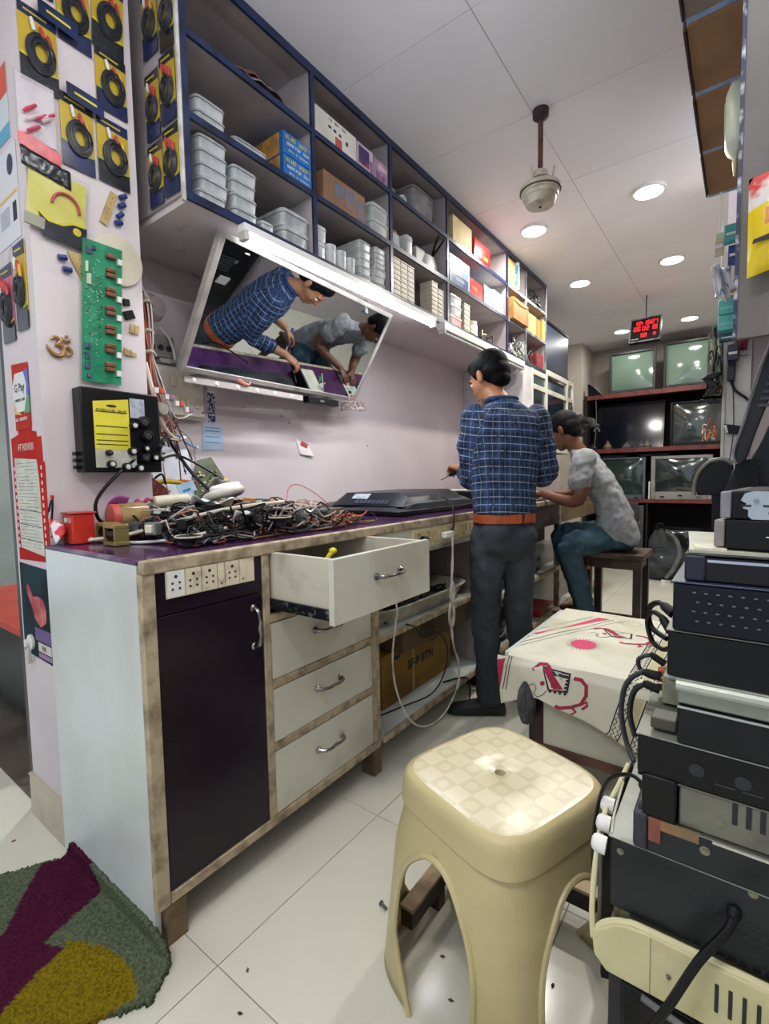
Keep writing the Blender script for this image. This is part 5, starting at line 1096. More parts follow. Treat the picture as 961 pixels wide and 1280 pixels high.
MB().lathe([(.006, 0), (.006, .01), (0, .012)], (-1.88, 1.20, 1.24), 8, axis=(0, 1, 0)).build('tip', WHITE, t)
# flat things stuck on the main wall
WXF = -1.8995
t = thing('sticker_strip', 'narrow dark blue printed strip on the pink wall', 'sticker', (WXF, 1.30, 1.35))
MB().prism(rect(-.017, .019, -.068, .068), fX(1.295, 1.425, WXF), .0004, .0014).build('strip', mat('#2a376a', '#cfd2de', scale=90, thr=(.5, .55), rough=.5), t)
MB().prism(rect(-.017, .019, .060, .068), fX(1.295, 1.425, WXF), .0014, .0018).build('end_patch', WHITE, t)
t = thing('notice', 'pale blue folded notice below the blue strip', 'notice', (WXF, 1.3, 1.22))
MB().prism([(-.055, -.055), (.058, -.05), (.05, .06), (-.045, .064)], fX(1.295, 1.285, WXF), .0004, .0024).build('paper', mat('#b3cbe0', '#a1bad2', scale=8, rough=.6), t)
for z in (.045, .03, .005, -.02): MB().prism(rect(-.035, .038, z, z + .004), fX(1.295, 1.285, WXF), .0024, .0029).build('printed_line', mat('#6d8fb2', rough=.6), t)
t = thing('measuring_strip', 'long white measuring strip stuck level on the pink wall', 'strip', (WXF, 1.83, 1.445))
f = fX(1.83, 1.454, WXF, .033)
MB().prism([(-.36, -.010), (.36, -.010), (.36, .008), (-.34, .012)], f, .0004, .0018).build('strip', mat('#dad4d2', '#c9c0c0', scale=9, rough=.5), t)
for k in range(7): MB().prism(rect(-.30 + .1 * k, -.297 + .1 * k, -.006, .003), f, .0018, .0023).build('scale_mark', mat('#8a8488', rough=.6), t)
t = thing('leaflet', 'curled white leaflet with a red print on the pink wall', 'leaflet', (WXF, 1.84, 1.20))
MB().grid(lambda u, v: (WXF + .001 + .012 * v * v * u, 1.79 + .095 * u + .03 * v, 1.31 - .03 * u - .085 * v * (1 - .3 * u)), 8, 8).build('paper', mat('#dcd6d4', rough=.6), t, solid=.0008)
MB().prism(rect(-.02, .03, -.008, .010), fX(1.845, 1.285, WXF, -.35), .0065, .0075).build('red_print', mat('#b8463e', rough=.5), t)
for i, (y, z) in enumerate(((1.10, 1.345), (1.275, 1.50), (1.70, 1.42), (1.75, 1.39), (2.4, 1.30))):
    tag(MB().lathe([(.005, 0), (.004, .004), (0, .004)], (WXF, y, z), 8, axis=(1, 0, 0)).build('nail', mat('#a08a5c', rough=.5)), 'small nail in the pink wall %s' % ('under the switchboard', 'right of the switchboard', 'above the white strip', 'above the curled leaflet', 'left of the standing man')[i], 'nail')
# ---------------------------------------------------------------- right: stack of gutted players and sets
FYp = .755
XR = .30
def unit(label, name, x0, z0, z1, m, y0=FYp, d=.27, cat='electronics', top=None, bev=.003, rz=0, x1=XR):
    t = thing(name, label, cat, (x0, y0, z0), rz)
    t['wx'], t['wy'], t['wz'] = (x0, y0, z0)
    MB().box(x0, x1, y0, y0 + d, z0, z1 - .002 if top else z1).build('case', m, t, bevel=bev)
    if top: MB().box(x0 - .002, x1, y0 - .002, y0 + d, z1 - .0018, z1).build('top_plate', top, t, bevel=.0006)
    return t
def fS(x, z, y): return frame((x, y, z), (1, 0, 0), (0, 0, 1))
METAL = mat('#34383a', '#272a2a', scale=7, metal=.7, rough=.4, bump=.03, bscale=160)
METAL2 = mat('#7c7d72', '#5f6058', scale=9, metal=.6, rough=.42, bump=.03, bscale=160)
GRT = mat('#8b8c82', '#5f6058', scale=7, thr=(.4, .7), metal=.3, rough=.5)
SCR = mat('#8a8678', rough=.35, metal=.8)
def screw(x, z, y, parent, r=.005): return MB().lathe([(r * 1.25, 0), (r * 1.2, .0006), (r * .8, .001), (r * .8, .003), (0, .0035)], (x, y, z), 14, axis=(0, -1, 0)).build('screw', SCR, parent)
# lowest: dark devices partly off the frame
t = unit('lowest dark set at the bottom of the right hand stack', 'stereo_set', -.145, .03, .20, DULL, y0=.77)
MB().box(-.14, .28, .764, .7698, .06, .17).build('front_panel', BLACK, t, bevel=.002)
t = unit('dark grey tape deck with stubby black buttons under the cream set', 'tape_deck', -.150, .2005, .355, mat('#26262c', '#323238', scale=9, rough=.5), y0=.775)
for k in range(2): MB().lathe([(.008, 0), (.008, .016), (0, .017)], (-.150, .80 + .0 * k, .325 - .035 * k), 12, axis=(-1, -.3, 0)).build('button', DULL, t)
MB().box(-.13, -.03, .758, .7745, .24, .33).build('deck_door', BLACK, t, bevel=.006)
MB().tube([(-.10, .752, .33), (-.04, .75, .32), (.0, .755, .30)], .006).build('hinge_bar', STEEL, t)
# cream moulded set: shell open at the top with a chassis in it
t = thing('television_shell', 'yellowish cream moulded set with a row of slots, low in the stack', 'television', (-.16, .74, .356))
def rim(u): # front rim height along x, dipping at the corner
    return .452 + .022 * math.sin(min(1, u * 3.2) * PI / 2) - .022
CRM = mat('#cfc89a', '#bdb584', scale=6, rough=.4)
pts = [(-.165, .395), (-.165, .405), (-.155, .420), (-.14, .434), (-.12, .443), (-.09, .447), (XR, .447), (XR, .357), (-.145, .357), (-.163, .375)]
MB().prism([(x, z) for x, z in pts], frame((0, .745, 0), (1, 0, 0), (0, 0, 1)), 0, .012).build('front_panel', CRM, t, bevel=.003, seg=3)
MB().tube([(-.165, .741, .400), (-.155, .741, .420), (-.14, .741, .434), (-.12, .741, .443), (-.09, .741, .447), (.1, .741, .447), (XR, .741, .447)], .0048, 8).build('rim', mat('#d8d2a6', rough=.35), t)
MB().tube([(-.166, .741, .395), (-.168, .742, .44), (-.168, .76, .50), (-.166, .80, .55), (-.160, .88, .56), (-.158, .96, .56)], .0042, 8).build('side_rim', mat('#d8d2a6', rough=.35), t)
MB().box(-.164, -.158, .757, 1.02, .358, .545).build('side_panel', mat('#5c5a58', '#73716c', scale=9, rough=.45), t, bevel=.002)
MB().box(-.150, XR, .760, 1.02, .356, .366).build('bottom_panel', CRM, t)
for k in range(14): MB().box(-.012 + .0148 * k, -.0075 + .0148 * k, .7315, .7335, .385, .425).build('slot', INK, t, bevel=.001)
MB().box(-.088, -.0872, .7322, .7329, .36, .445).build('seam', mat('#8c865e', rough=.6), t)
screw(-.065, .40, .733, t, .003)
for k in range(3):
    MB().lathe([(.0125, 0), (.0125, .014), (.010, .018), (.006, .020), (0, .020)], (-.148 - .004 * k, .735 + .047 * k, .552 + .001 * k), 20, axis=(-1, -.05, .1)).build('white_roller', WHITE, t)
# grey perforated chassis
t = unit('greenish grey metal chassis with a diamond pattern of holes and a black cable', 'chassis', -.146, .4485, .560, METAL, y0=.752, top=mat('#a3a698', '#7f8274', scale=6, rough=.4))
screw(-.132, .540, .752, t, .004); screw(.025, .555, .752, t, .0045)
mb_holes = 0
for (cx_, cz_) in ((-.03, .517), (.022, .505), (.072, .492)):
    for r_ in range(3):
        for c_ in range(4):
            if (r_ + c_) % 1 == 0:
                x = cx_ - .02 + c_ * .0105 + r_ * .004; z = cz_ + .010 - r_ * .010 - c_ * .0012
                MB().prism([(x - .003, z), (x, z - .003), (x + .003, z), (x, z + .003)], frame((0, .752, 0), (1, 0, 0), (0, 0, 1)), -.0002, .0006).build('vent_hole', INK, t)
for k in range(8): MB().box(-.055 + .013 * k, -.051 + .013 * k, .7512, .7525, .4495, .458).build('notch', INK, t)
MB().tube([(-.155, .90, .56), (-.150, .80, .562), (-.145, .757, .56)], .002).build('lip', mat('#c9c8b6', rough=.4), t)
t = thing('power_cable', 'thick black cable running down out of the perforated chassis', 'cable', (-.01, .74, .3))
MB().tube([(.006, .751, .522), (.0, .735, .505), (-.03, .715, .46), (-.065, .70, .38), (-.10, .70, .30), (-.13, .70, .20), (-.14, .71, .05), (-.145, .74, .006), (-.2, .8, .006)], .0058, 10).build('sheath', BLACK, t)
MB().lathe([(.009, 0), (.007, .012), (0, .013)], (.006, .7515, .522), 12, axis=(-.2, -1, -.4)).build('grommet', DULL, t)
# silver player over it, orange tape at its corner
t = unit('dark silver player chassis with orange tape at its left corner', 'dvd_player', -.098, .5605, .612, METAL, y0=.748, top=METAL2)
MB().box(-.115, -.096, .744, .93, .562, .616).build('plastic_front', mat('#2a2a34', '#3c3c48', scale=16, rough=.5), t, bevel=.004)
MB().box(-.095, -.080, .7445, .7478, .580, .614).build('tape', mat('#8a5040', '#6d4034', scale=30, rough=.6), t)
MB().box(-.080, -.035, .7445, .7478, .600, .614).build('tape', mat('#7d6a48', '#a8683a', scale=30, rough=.6), t)
screw(-.028, .592, .748, t, .005)
MB().box(-.02, XR, .7465, .7478, .6065, .6115).build('edge_lip', mat('#c9cac2', metal=.7, rough=.25), t)
t = unit('olive grey metal player with a black plastic corner and a row of slots', 'dvd_player', -.060, .6125, .672, METAL2, y0=.752, top=mat('#6c6c60', '#8a5a34', scale=12, thr=(.5, .7), metal=.4, rough=.5))
MB().loft([[(x, y, z) for x, z in ((-.105, .618), (-.098, .614), (-.062, .612), (-.062, .675), (-.105, .675))] for y in (.746, .93)]).build('plastic_front', BLACK, t, bevel=.003)
for k in range(2): MB().lathe([(.007, 0), (.007, .012), (0, .013)], (-.105, .80 + .06 * k, .648), 12, axis=(-1, 0, 0)).build('button', DULL, t)
for k in range(10): MB().box(.0 + .0145 * k, .006 + .0145 * k, .7508, .7522, .640, .670).build('slot', INK, t)
screw(-.012, .636, .752, t, .005)
t = unit('wide matt black deck with a grey dusty top and faint printed marks', 'video_player', -.112, .6725, .731, BLACK, y0=.750, d=.20, top=GRT)
for k in range(3): MB().prism(disc(-.04 + .05 * k, .70, .009, 18), fS(0, 0, .7496), 0, .0006).build('printed_dial', mat('#24262a', rough=.4), t)
for k in range(6): MB().box(-.02 + .03 * k, .002 + .03 * k, .749, .7496, .688, .6895).build('printed_line', mat('#3c3e42', rough=.4), t)
t = unit('dark glossy metal case under a silver rail', 'amplifier', -.064, .7315, .785, mat('#15191b', '#24292b', scale=5, metal=.4, rough=.25), y0=.748)
MB().box(-.064, XR, .7462, .7478, .782, .785).build('silver_lip', mat('#b9bdbb', metal=.8, rough=.25), t)
MB().box(-.095, -.070, .86, .93, .735, .78).build('connector_block', mat('#8d8c78', rough=.5), t, bevel=.002)
for k in range(3): MB().lathe([(.006, 0), (.006, .010)], (-.0955, .90, .745 + .014 * k), 12, axis=(-1, 0, 0)).build('orange_terminal', mat('#c8643c', rough=.4), t)
MB().box(-.098, -.066, .765, .80, .7355, .752).build('ribbed_plug', mat('#4a483c', rough=.5), t, bevel=.002)
t = unit('whitish silver player with a rounded rail along its front', 'dvd_player', -.065, .7855, .822, mat('#8f9486', '#6f7468', scale=6, metal=.3, rough=.4), y0=.752, top=mat('#b9bcae', rough=.4))
MB().tube([(-.066, .749, .813), (.1, .749, .813), (XR, .749, .813)], .0075, 10, 0, 1).build('rail', mat('#b5baac', '#9da294', scale=5, metal=.3, rough=.35), t)
MB().lathe([(.006, 0), (.006, .014), (0, .015)], (-.065, .80, .803), 12, axis=(-1, 0, 0)).build('button', STEEL, t)
t = unit('matt black receiver with a grey slotted top', 'receiver', -.0775, .8225, .888, BLACK, y0=.748, top=GRT)
for k in range(9): MB().box(-.05 + .016 * k, -.043 + .016 * k, .7535, .7575, .8884, .8888).build('slot', INK, t)
t = unit('navy box with rows of small holes punched in its side', 'set_top_box', -.072, .8895, .956, mat('#0c101c', '#121826', scale=8, rough=.45, spec=.3), y0=.742, top=mat('#39415a', rough=.3))
hole = None
for r_ in range(4):
    for c_ in range(11):
        x = -.048 + .0128 * c_ + (.004 if r_ % 2 else 0); z = .943 - .0125 * r_
        if hole is None: hole = MB().prism(disc(0, 0, .0022, 8, .0011), frame((0, 0, 0), (1, 0, 0), (0, 0, 1)), 0, .0008).build('vent_hole', mat('#5f6672', rough=.5)); hole.parent = t; o = hole
        else: o = bpy.data.objects.new('vent_hole', hole.data); C.objects.link(o); o.parent = t
        o.location = (x + .072, -.0002, z - .8895)
t = unit('glossy black player with a silver stripe along its upper edge', 'dvd_player', -.058, .9565, .993, mat('#050609', rough=.14, spec=.4), y0=.750, top=mat('#141824', rough=.2))
MB().box(-.035, XR, .7485, .7498, .983, .9865).build('silver_stripe', mat('#b8bcc8', metal=.8, rough=.2), t)
MB().box(-.060, -.036, .746, .95, .957, .9915).build('end_block', mat('#1a1e2c', rough=.4), t, bevel=.003)
t = thing('paper', 'whitish sheets of foam between the glossy player and the black box above', 'sheet', (-.05, .77, .994))
MB().prism([(-.056, .755), (XR, .757), (XR, .99), (-.075, .99), (-.062, .84)], frame((0, 0, .9935), (1, 0, 0), (0, 1, 0)), 0, .004).build('sheet', mat('#c4c3b0', '#a9a894', scale=8, rough=.7), t)
MB().prism([(-.050, .76), (-.015, .762), (-.02, .82), (-.055, .80)], frame((0, 0, .9976), (1, 0, 0), (0, 1, 0)), 0, .0025).build('scrap', mat('#d4d2be', rough=.7), t)
# two turned devices on top
def turned(label, name, x0, y0, z0, z1, rz, m, mside, w=.33, d=.22):
    t = thing(name, label, 'electronics', (x0, y0, z0), rz, world=False)
    MB().box(.012, w, 0, d, 0, z1 - z0).build('case', m, t, bevel=.002)
    MB().box(0, .0118, -.001, d, .001, z1 - z0 - .001).build('end_panel', mside, t, bevel=.002)
    return t
SIDE = mat('#8b8580', '#6d6866', scale=24, thr=(.4, .7), rough=.5)
t = turned('black player with a scuffed grey end and a white line on its front', 'dvd_player', -.030, .772, 1.0005, 1.038, -.17, BLACK, SIDE)
MB().box(.055, .33, -.001, -.0001, .0165, .0178).build('white_line', WHITE, t)
MB().lathe([(.004, 0), (.003, .003), (0, .003)], (0, .08, .02), 10, axis=(-1, 0, 0)).build('screw', SCR, t)
t = turned('pale metal drive with slots and a clear plastic end, topmost of the right hand stack', 'disc_drive', -.024, .772, 1.0385, 1.075, -.13, DULL, mat('#8e8a92', '#6a6670', scale=18, rough=.3, alpha=.9))
MB().prism([(.030, .004), (.030, .012), (.024, .014), (.028, .020), (.022, .024), (.026, .033), (.034, .0355), (.052, .0355), (.056, .030), (.33, .030), (.33, .002), (.034, .0)], frame((0, -.0004, .0005), (1, 0, 0), (0, 0, 1)), 0, .0015).build('metal_bracket', mat('#a9b5ba', '#96a2a8', scale=6, metal=.5, rough=.35), t)
MB().box(.022, .033, -.0026, -.0019, .0165, .019).build('slot', INK, t)
for a, b in ((.045, .052), (.058, .12)): MB().box(a, b, -.0026, -.0019, .0165, .0190).build('slot', INK, t)
MB().lathe([(.0045, 0), (.0045, .002), (.0028, .0026), (0, .0022)], (.055, -.002, .0092), 16, axis=(0, -1, 0)).build('rubber_stud', BLACK, t)
MB().lathe([(.003, 0), (.003, .002), (0, .002)], (.038, -.002, .024), 12, axis=(0, -1, 0)).build('rivet', STEEL, t)
t = thing('clip', 'small red plastic clip on the topmost drive', 'clip', (.03, .77, 1.076))
MB().prism([(-.006, 0), (.003, 0), (.002, .005), (.006, .010), (.001, .010), (-.005, .005)], frame((.030, .772, 1.0685), (1, 0, 0), (0, 0, 1)), 0, .006).build('clip_body', RED, t)
MB().cyl((.032, .766, 1.0705), (.036, .760, 1.0705), .0015).build('pin', RED, t)
# cables at the left of the stack
def loopc(label, P, r_, c=BLACK):
    t = thing('cable', label, 'cable', P[0]); MB().tube(P, r_, 8, 0, 6).build('sheath', c, t); MB().lathe([(r_ * 1.7, 0), (r_ * 1.6, .02), (r_, .026), (0, .026)], P[0], 10, axis=Vector(P[1]) - Vector(P[0])).build('plug', DULL, t); return t
loopc('black cable looping in front of the slotted receiver\'s left end', [(-.078, .79, .872), (-.09, .80, .888), (-.105, .81, .892), (-.112, .82, .872), (-.105, .82, .845), (-.09, .81, .838), (-.079, .80, .846)], .0036)
loopc('thicker black cable looping behind the receiver', [(-.080, .84, .886), (-.10, .86, .896), (-.118, .88, .88), (-.115, .88, .85), (-.09, .86, .84)], .0045)
GC = mat('#2c2e33', rough=.4)
loopc('grey cable arching from the orange terminals, uppermost', [(-.096, .90, .785), (-.115, .90, .796), (-.135, .90, .785), (-.13, .90, .765), (-.11, .90, .758), (-.096, .90, .768)], .0036, GC)
loopc('grey cable arching down beside the matt black deck', [(-.10, .88, .770), (-.125, .88, .772), (-.150, .88, .745), (-.155, .87, .70), (-.145, .86, .655), (-.13, .84, .635)], .0042, GC)
loopc('black cable arching inside the grey one', [(-.10, .88, .748), (-.12, .88, .752), (-.138, .88, .735), (-.142, .87, .70), (-.132, .86, .668)], .0045, mat('#1c1e22', rough=.4))
loopc('thin black cable hanging over the stool\'s edge from the stack', [(-.095, .77, .628), (-.125, .80, .635), (-.165, .82, .60), (-.185, .83, .52), (-.185, .82, .44)], .003)
# black television shells leaning on the right
for i, (y, z0, w, h, lean, x) in ((2, (2.42, 0, .72, .98, .16, -.055)),):
    t = thing('leaning_television', 'large black television with a white label leaning at the right by the partition', 'television', (x, y + w / 2, z0))
    def sh(b, o=0): return (x + lean * b + .05 * math.sin(PI * b) * (1 if i < 2 else 0) + o)
    rings = []
    n = 14
    for k in range(n + 1):
        b = k / n; e = math.sqrt(max(0, 1 - (abs(b * 2 - 1)) ** 8)); inset = (1 - e) * .10
        rings.append([(sh(b, 0), y + inset, z0 + h * b), (sh(b, -.018), y + .03 + inset, z0 + h * b), (sh(b, -.018), y + w - .03 - inset, z0 + h * b), (sh(b, 0), y + w - inset, z0 + h * b), (sh(b, .03), y + w - inset, z0 + h * b), (sh(b, .03), y + inset, z0 + h * b)])
    MB().loft(rings).build('shell', mat('#0c0d10', '#1b1c20', scale=9, rough=.3), t, ang=30, bevel=.004)
    for k in range(14 if i < 2 else 6):
        b = .60 + .024 * k; MB().box(sh(b) - .0235, sh(b) - .0185, y + .06, y + w * .7, z0 + h * b, z0 + h * b + .010).build('rib', mat('#3a3c42', rough=.35), t)
    MB().tube([(sh(k / 8), y + (.0 if 0 < k < 8 else .03), z0 + .01 + h * .98 * k / 8) for k in range(9)], .008, 8).build('front_rim', mat('#3a3b3e', '#6d6a62', scale=9, rough=.3), t)
    if i == 2:
        MB().box(sh(.5) - .026, sh(.5) - .0185, y + .45, y + .56, .47, .55).build('white_label', PAPER, t)
        for yy in (y + .2, y + .52): MB().lathe([(.02, 0), (.02, .004), (.008, .005), (0, .003)], (sh(.7) - .0185, yy, .70), 16, axis=(-1, 0, 0)).build('mount_hole', STEEL, t)
# black moulded shells standing on a carton behind the stack
t = thing('carton', 'tall plain carton hidden behind the stack, carrying the black moulded shells', 'carton', (.2, 1.8, 0))
MB().box(-.045, .46, 1.46, 2.15, 0, .97).build('carton_body', mat('#6d5440', '#604836', scale=6, rough=.8), t, bevel=.004)
MB().box(-.04, .455, 1.80, 1.81, .9705, .972).build('tape', mat('#b09a70', rough=.3), t)
fq = lambda y: frame((0, y, 0), (1, 0, 0), (0, 0, 1))
t = thing('plastic_shell', 'long black ribbed plastic shell slanting up at the right picture edge', 'shell', (.0, 1.5, 1.0))
MB().prism([(.10, 1.56), (.058, 1.444), (.039, 1.392), (.024, 1.344), (.008, 1.273), (-.003, 1.22), (-.018, 1.166), (-.022, 1.134), (-.016, 1.119), (-.005, 1.117), (.005, 1.133), (.021, 1.195), (.043, 1.269), (.076, 1.358), (.14, 1.52)], fq(1.56), 0, .05).build('shell', mat('#101216', '#1c1e23', scale=9, rough=.35), t, bevel=.004)
for k in range(12): MB().prism(rect(.022 + .0045 * k, .046 + .0045 * k, 1.255 + .0165 * k, 1.262 + .0165 * k), fq(1.509), 0, .004).build('rib', mat('#3e4148', rough=.35), t)
MB().prism(rect(-.02, .03, .972, 1.13), fq(1.59), 0, .03).build('stand', BLACK, t)
MB().tube([(.056, 1.505, 1.44), (.022, 1.505, 1.344), (-.005, 1.505, 1.22), (-.023, 1.505, 1.15), (-.016, 1.505, 1.118)], .003).build('edge_rim', mat('#6a6c70', rough=.3), t)
t = thing('plastic_shell', 'broad black plastic shell behind the topmost drive, below the slanting ribbed one', 'shell', (.02, 1.63, .972))
MB().prism([(-.045, .972), (-.042, 1.052), (-.026, 1.103), (-.007, 1.115), (.012, 1.131), (.028, 1.167), (.047, 1.218), (.084, 1.235), (.12, 1.20), (.13, .972)], fq(1.68), 0, .05).build('shell', mat('#0d0e12', '#16181c', scale=9, rough=.3), t, bevel=.004)
for q in (-.012, .018, .050): MB().tube([(q, 1.627, .99), (q + .004, 1.627, 1.06), (q + .012, 1.627, 1.12)], .0035).build('ridge', mat('#3a3c42', rough=.35), t)
t = thing('plastic_shell', 'rounded grey brown shell edge standing left of the black shells', 'shell', (-.06, 1.76, .972))
MB().prism([(-.112, 1.03), (-.118, 1.057), (-.109, 1.095), (-.084, 1.125), (-.051, 1.133), (-.026, 1.121), (-.020, 1.03)], fq(1.80), 0, .06).build('shell', BLACK, t, bevel=.003)
MB().tube([(-.119, 1.737, 1.03), (-.120, 1.737, 1.057), (-.110, 1.737, 1.098), (-.084, 1.737, 1.129), (-.051, 1.737, 1.136), (-.026, 1.737, 1.122)], .006).build('edge_rim', mat('#77736a', '#5c5850', scale=12, rough=.4), t)
MB().box(-.075, -.0455, 1.745, 1.80, .0, 1.031).build('post', BLACK, t)
# right hand cabinet overhead and what hangs from it
t = thing('overhead_cabinet', 'grey overhead cabinet on the right with a navy edged end panel', 'cabinet', (.24, 2.3, 1.39))
MB().box(-.022, .498, 1.35, 1.368, 1.392, 2.698).build('end_panel', mat('#6f6a66', '#635e5b', scale=3, rough=.6), t)
MB().box(-.0295, -.0225, 1.347, 1.370, 1.392, 2.698).build('edge_strip', mat('#222c4a', '#b9bcc6', scale=40, thr=(.5, .7), rough=.4), t)
MB().box(-.022, .498, 1.3685, 3.19, 2.262, 2.28).build('shelf_board', GREYL, t)
MB().box(-.015, .498, 1.3685, 3.19, 1.80, 1.815).build('shelf_board', GREYL, t)
MB().box(-.015, .498, 3.18, 3.195, 1.816, 2.698).build('far_panel', GREYL, t)
MB().box(.48, .498, 1.3685, 3.18, 1.816, 2.26).build('back_board', GREYL, t)
DBR = mat('#9a7656', '#8c6a4c', scale=6, rough=.8)
for i, (y0, y1) in enumerate(((1.28 + .0, 1.345), (1.372, 1.575), (1.60, 1.885), (1.91, 2.235), (2.26, 2.59))):
    if i == 0: continue
    t = thing('carton', ('pale bottomed carton at the very top right, cut by the picture edge', 'largest brown carton of the overhead row, its underside showing', 'middle brown carton of the overhead row, behind the white canister', 'farthest brown carton of the overhead row')[i - 1], 'carton', (0, (y0 + y1) / 2, 2.281))
    MB().box(-.158, .20, y0, y1, 2.2815, 2.62).build('carton_body', [DBR, mat('#8a8076', rough=.8)][i == 1], t, bevel=.004)
    MB().box(-.166, -.1585, y0 + .006, y1 - .004, 2.275, 2.60).build('side_flap', mat('#3a2626', '#2c1c1e', scale=12, rough=.6), t, bevel=.002)
    MB().box(-.157, .20, y1 + .001, y1 + .022, 2.284, 2.60).build('blue_wrap', mat('#8fa9d0', '#6d86b4', scale=20, rough=.3), t)
t = thing('canister', 'white translucent plastic canister hanging by its neck beside the overhead cartons', 'canister', (-.06, 1.75, 2.0))
MB().loft([srect(-.047, 1.80, .004, .008, 1.995, 20, 2), srect(-.047, 1.80, .010, .02, 2.01, 20, 2), srect(-.047, 1.80, .022, .045, 2.03, 20, 4), srect(-.047, 1.80, .026, .05, 2.045, 20, 4), srect(-.047, 1.80, .026, .05, 2.165, 20, 4), srect(-.047, 1.80, .016, .04, 2.195, 20, 4)]).build('canister_body', mat('#cdd0c0', '#bfc8a6', scale=5, rough=.3), t, ang=50)
MB().loft([srect(-.047, 1.80, .003, .006, 1.955, 16, 2), srect(-.047, 1.80, .007, .011, 1.995, 16, 2)]).build('cap', mat('#cfc27a', rough=.4), t)
MB().box(-.0745, -.0725, 1.77, 1.83, 2.07, 2.15).build('label_patch', mat('#a9c49a', rough=.5), t)
t = thing('snack_packet', 'yellow and red snack packet hanging on the overhead cabinet\'s end at the right edge', 'packet', (.02, 1.33, 1.50))
def bagf(s_):
    def fn(u, v):
        a = (u - .5) * .11 * (1 - .25 * (1 - v)); b = v * .20
        e = math.sin(PI * u) ** .6 * math.sin(PI * min(1, v * 1.02)) ** .5
        return (.034 + a + .012 * v, 1.335 - .004 - s_ * .022 * e - .022, 1.505 + b + .02 * u)
    return fn
MB().grid(bagf(1), 14, 18, mfn=lambda u, v: 1 if v > .62 else (2 if (u - .35) ** 2 + (v - .5) ** 2 < .012 else 0)).grid(bagf(-.6), 14, 18).build('bag', [mat('#d8bb1a', '#e6d02c', scale=8, rough=.2), mat('#d7cfc9', '#c4453c', scale=11, thr=(.5, .56), rough=.2), mat('#c6701c', rough=.3)], t, fixn=False)
MB().prism([(-.012, 0), (.02, .004), (.018, .014), (-.010, .008)], fY(.012, 1.565, 1.286), 0, .002).build('printed_band', INK, t)
MB().tube([(.05, 1.31, 1.705), (.055, 1.335, 1.75), (.055, 1.344, 1.78)], .0015).build('string', WHITE, t)
# hanging goods further along
def hang(label, name, x0, x1, y, z0, z1, c, d=.05, cat='packet', strip=None):
    t = thing(name, label, cat, ((x0 + x1) / 2, y, z0)); MB().box(x0, x1, y, y + d, z0, z1).build('body', c, t, bevel=.003)
    MB().box(x0 + (x1 - x0) * .1, x1 - (x1 - x0) * .1, y - .001, y - .0002, z0 + (z1 - z0) * .35, z0 + (z1 - z0) * .5).build('printed_band', strip or WHITE, t); return t
TEAL = mat('#4fa7a4', '#6cc0b8', scale=8, rough=.4)
hang('teal carton directly beneath the farthest overhead carton', 'packet', -.10, -.03, 2.66, 2.10, 2.17, TEAL)
hang('dark blue carton below the teal one on the right cabinet', 'packet', -.085, -.03, 2.70, 2.02, 2.095, mat('#1f3f86', rough=.4))
hang('pale pink and white card hanging left of the teal carton', 'card', -.135, -.1005, 2.70, 2.06, 2.16, mat('#c9c4a4', '#c8708a', scale=18, rough=.5), d=.01).name = 'hang_card'
o = bpy.data.objects['hang_card']; o.name = 'price_card'
MB().tube([(-.118, 2.705, 2.16), (-.115, 2.66, 2.22), (-.115, 2.585, 2.285)], .002).build('string', WHITE, o)
t = thing('plastic_bag', 'crumpled white and blue plastic bag hanging under the overhead cartons', 'bag', (-.12, 2.75, 1.90))
MB().grid(lambda u, v: (-.145 + .07 * u + .02 * (1 - v) * (1 - u), 2.74 + .02 * math.sin(u * 8 + v * 5), 1.885 + .14 * v + .02 * math.sin(u * 6)), 10, 12).build('bag_film', mat('#c9ced8', '#5a6ca4', scale=24, thr=(.55, .62), rough=.3), t, solid=.006)
MB().tube([(-.11, 2.745, 2.02), (-.108, 2.73, 2.15), (-.11, 2.60, 2.27), (-.112, 2.585, 2.29)], .002).build('string', WHITE, t)
hang('long yellow folder edge hanging on the right cabinet', 'folder', -.05, -.03, 2.6, 1.77, 2.05, mat('#cfc02c', rough=.4), d=.02)
for i in range(2): hang('turquoise box, %s of two stacked on the right cabinet edge' % ('lower', 'upper')[i], 'box', -.125, -.055, 2.95, 1.79 + .075 * i, 1.862 + .075 * i, mat('#55b3ae', rough=.35), cat='box', strip=mat('#7cc9c0', rough=.4), d=.08)
hang('small brown box with a white hook above the turquoise boxes', 'box', -.11, -.06, 2.98, 1.945, 1.99, DBR, cat='box')
hang('dark teal box under the turquoise ones', 'box', -.12, -.03, 3.0, 1.75, 1.785, mat('#22505a', rough=.4), cat='box')
hang('navy device hanging above the white board', 'adaptor', -.085, -.04, 3.05, 1.66, 1.74, mat('#1c2a44', rough=.4), cat='adaptor')
tag(MB().tube([(-.04 + .018 * math.cos(q), 2.58, 1.90 + .018 * math.sin(q)) for q in [2 * PI * i / 10 for i in range(10)]], .0015, 6, 0, 3, True).build('ring', BLACK), 'thin black ring hanging in front of the yellow folder', 'ring')
tag(tangle('wire_bundle', -.14, 3.13, 1.50, .03, .03, .42, 40, [mat('#5a564c', rough=.5), BLACK, mat('#8a8478', rough=.5), DULL], (.002, .005), 51, spread=.08), 'column of dark leads and adaptors hanging from the left edge of the partition', 'wires', None, 'stuff')
for i, (z, r_) in enumerate(((1.52, .5), (1.47, -.3), (1.60, .2), (1.56, -.7))):
    tag(MB().prism([(-.05, -.006), (.0, -.018), (.05, .0), (.0, .016)], frame((-.15, 3.10, z), (math.cos(r_), 0, math.sin(r_)), (-math.sin(r_), 0, math.cos(r_))), 0, .02).build('adaptor', BLACK, bevel=.003),
        'dark plug hanging in the bunch of leads by the partition, %s' % ('third from the top', 'lowest', 'topmost', 'second from the top')[i], 'plug')
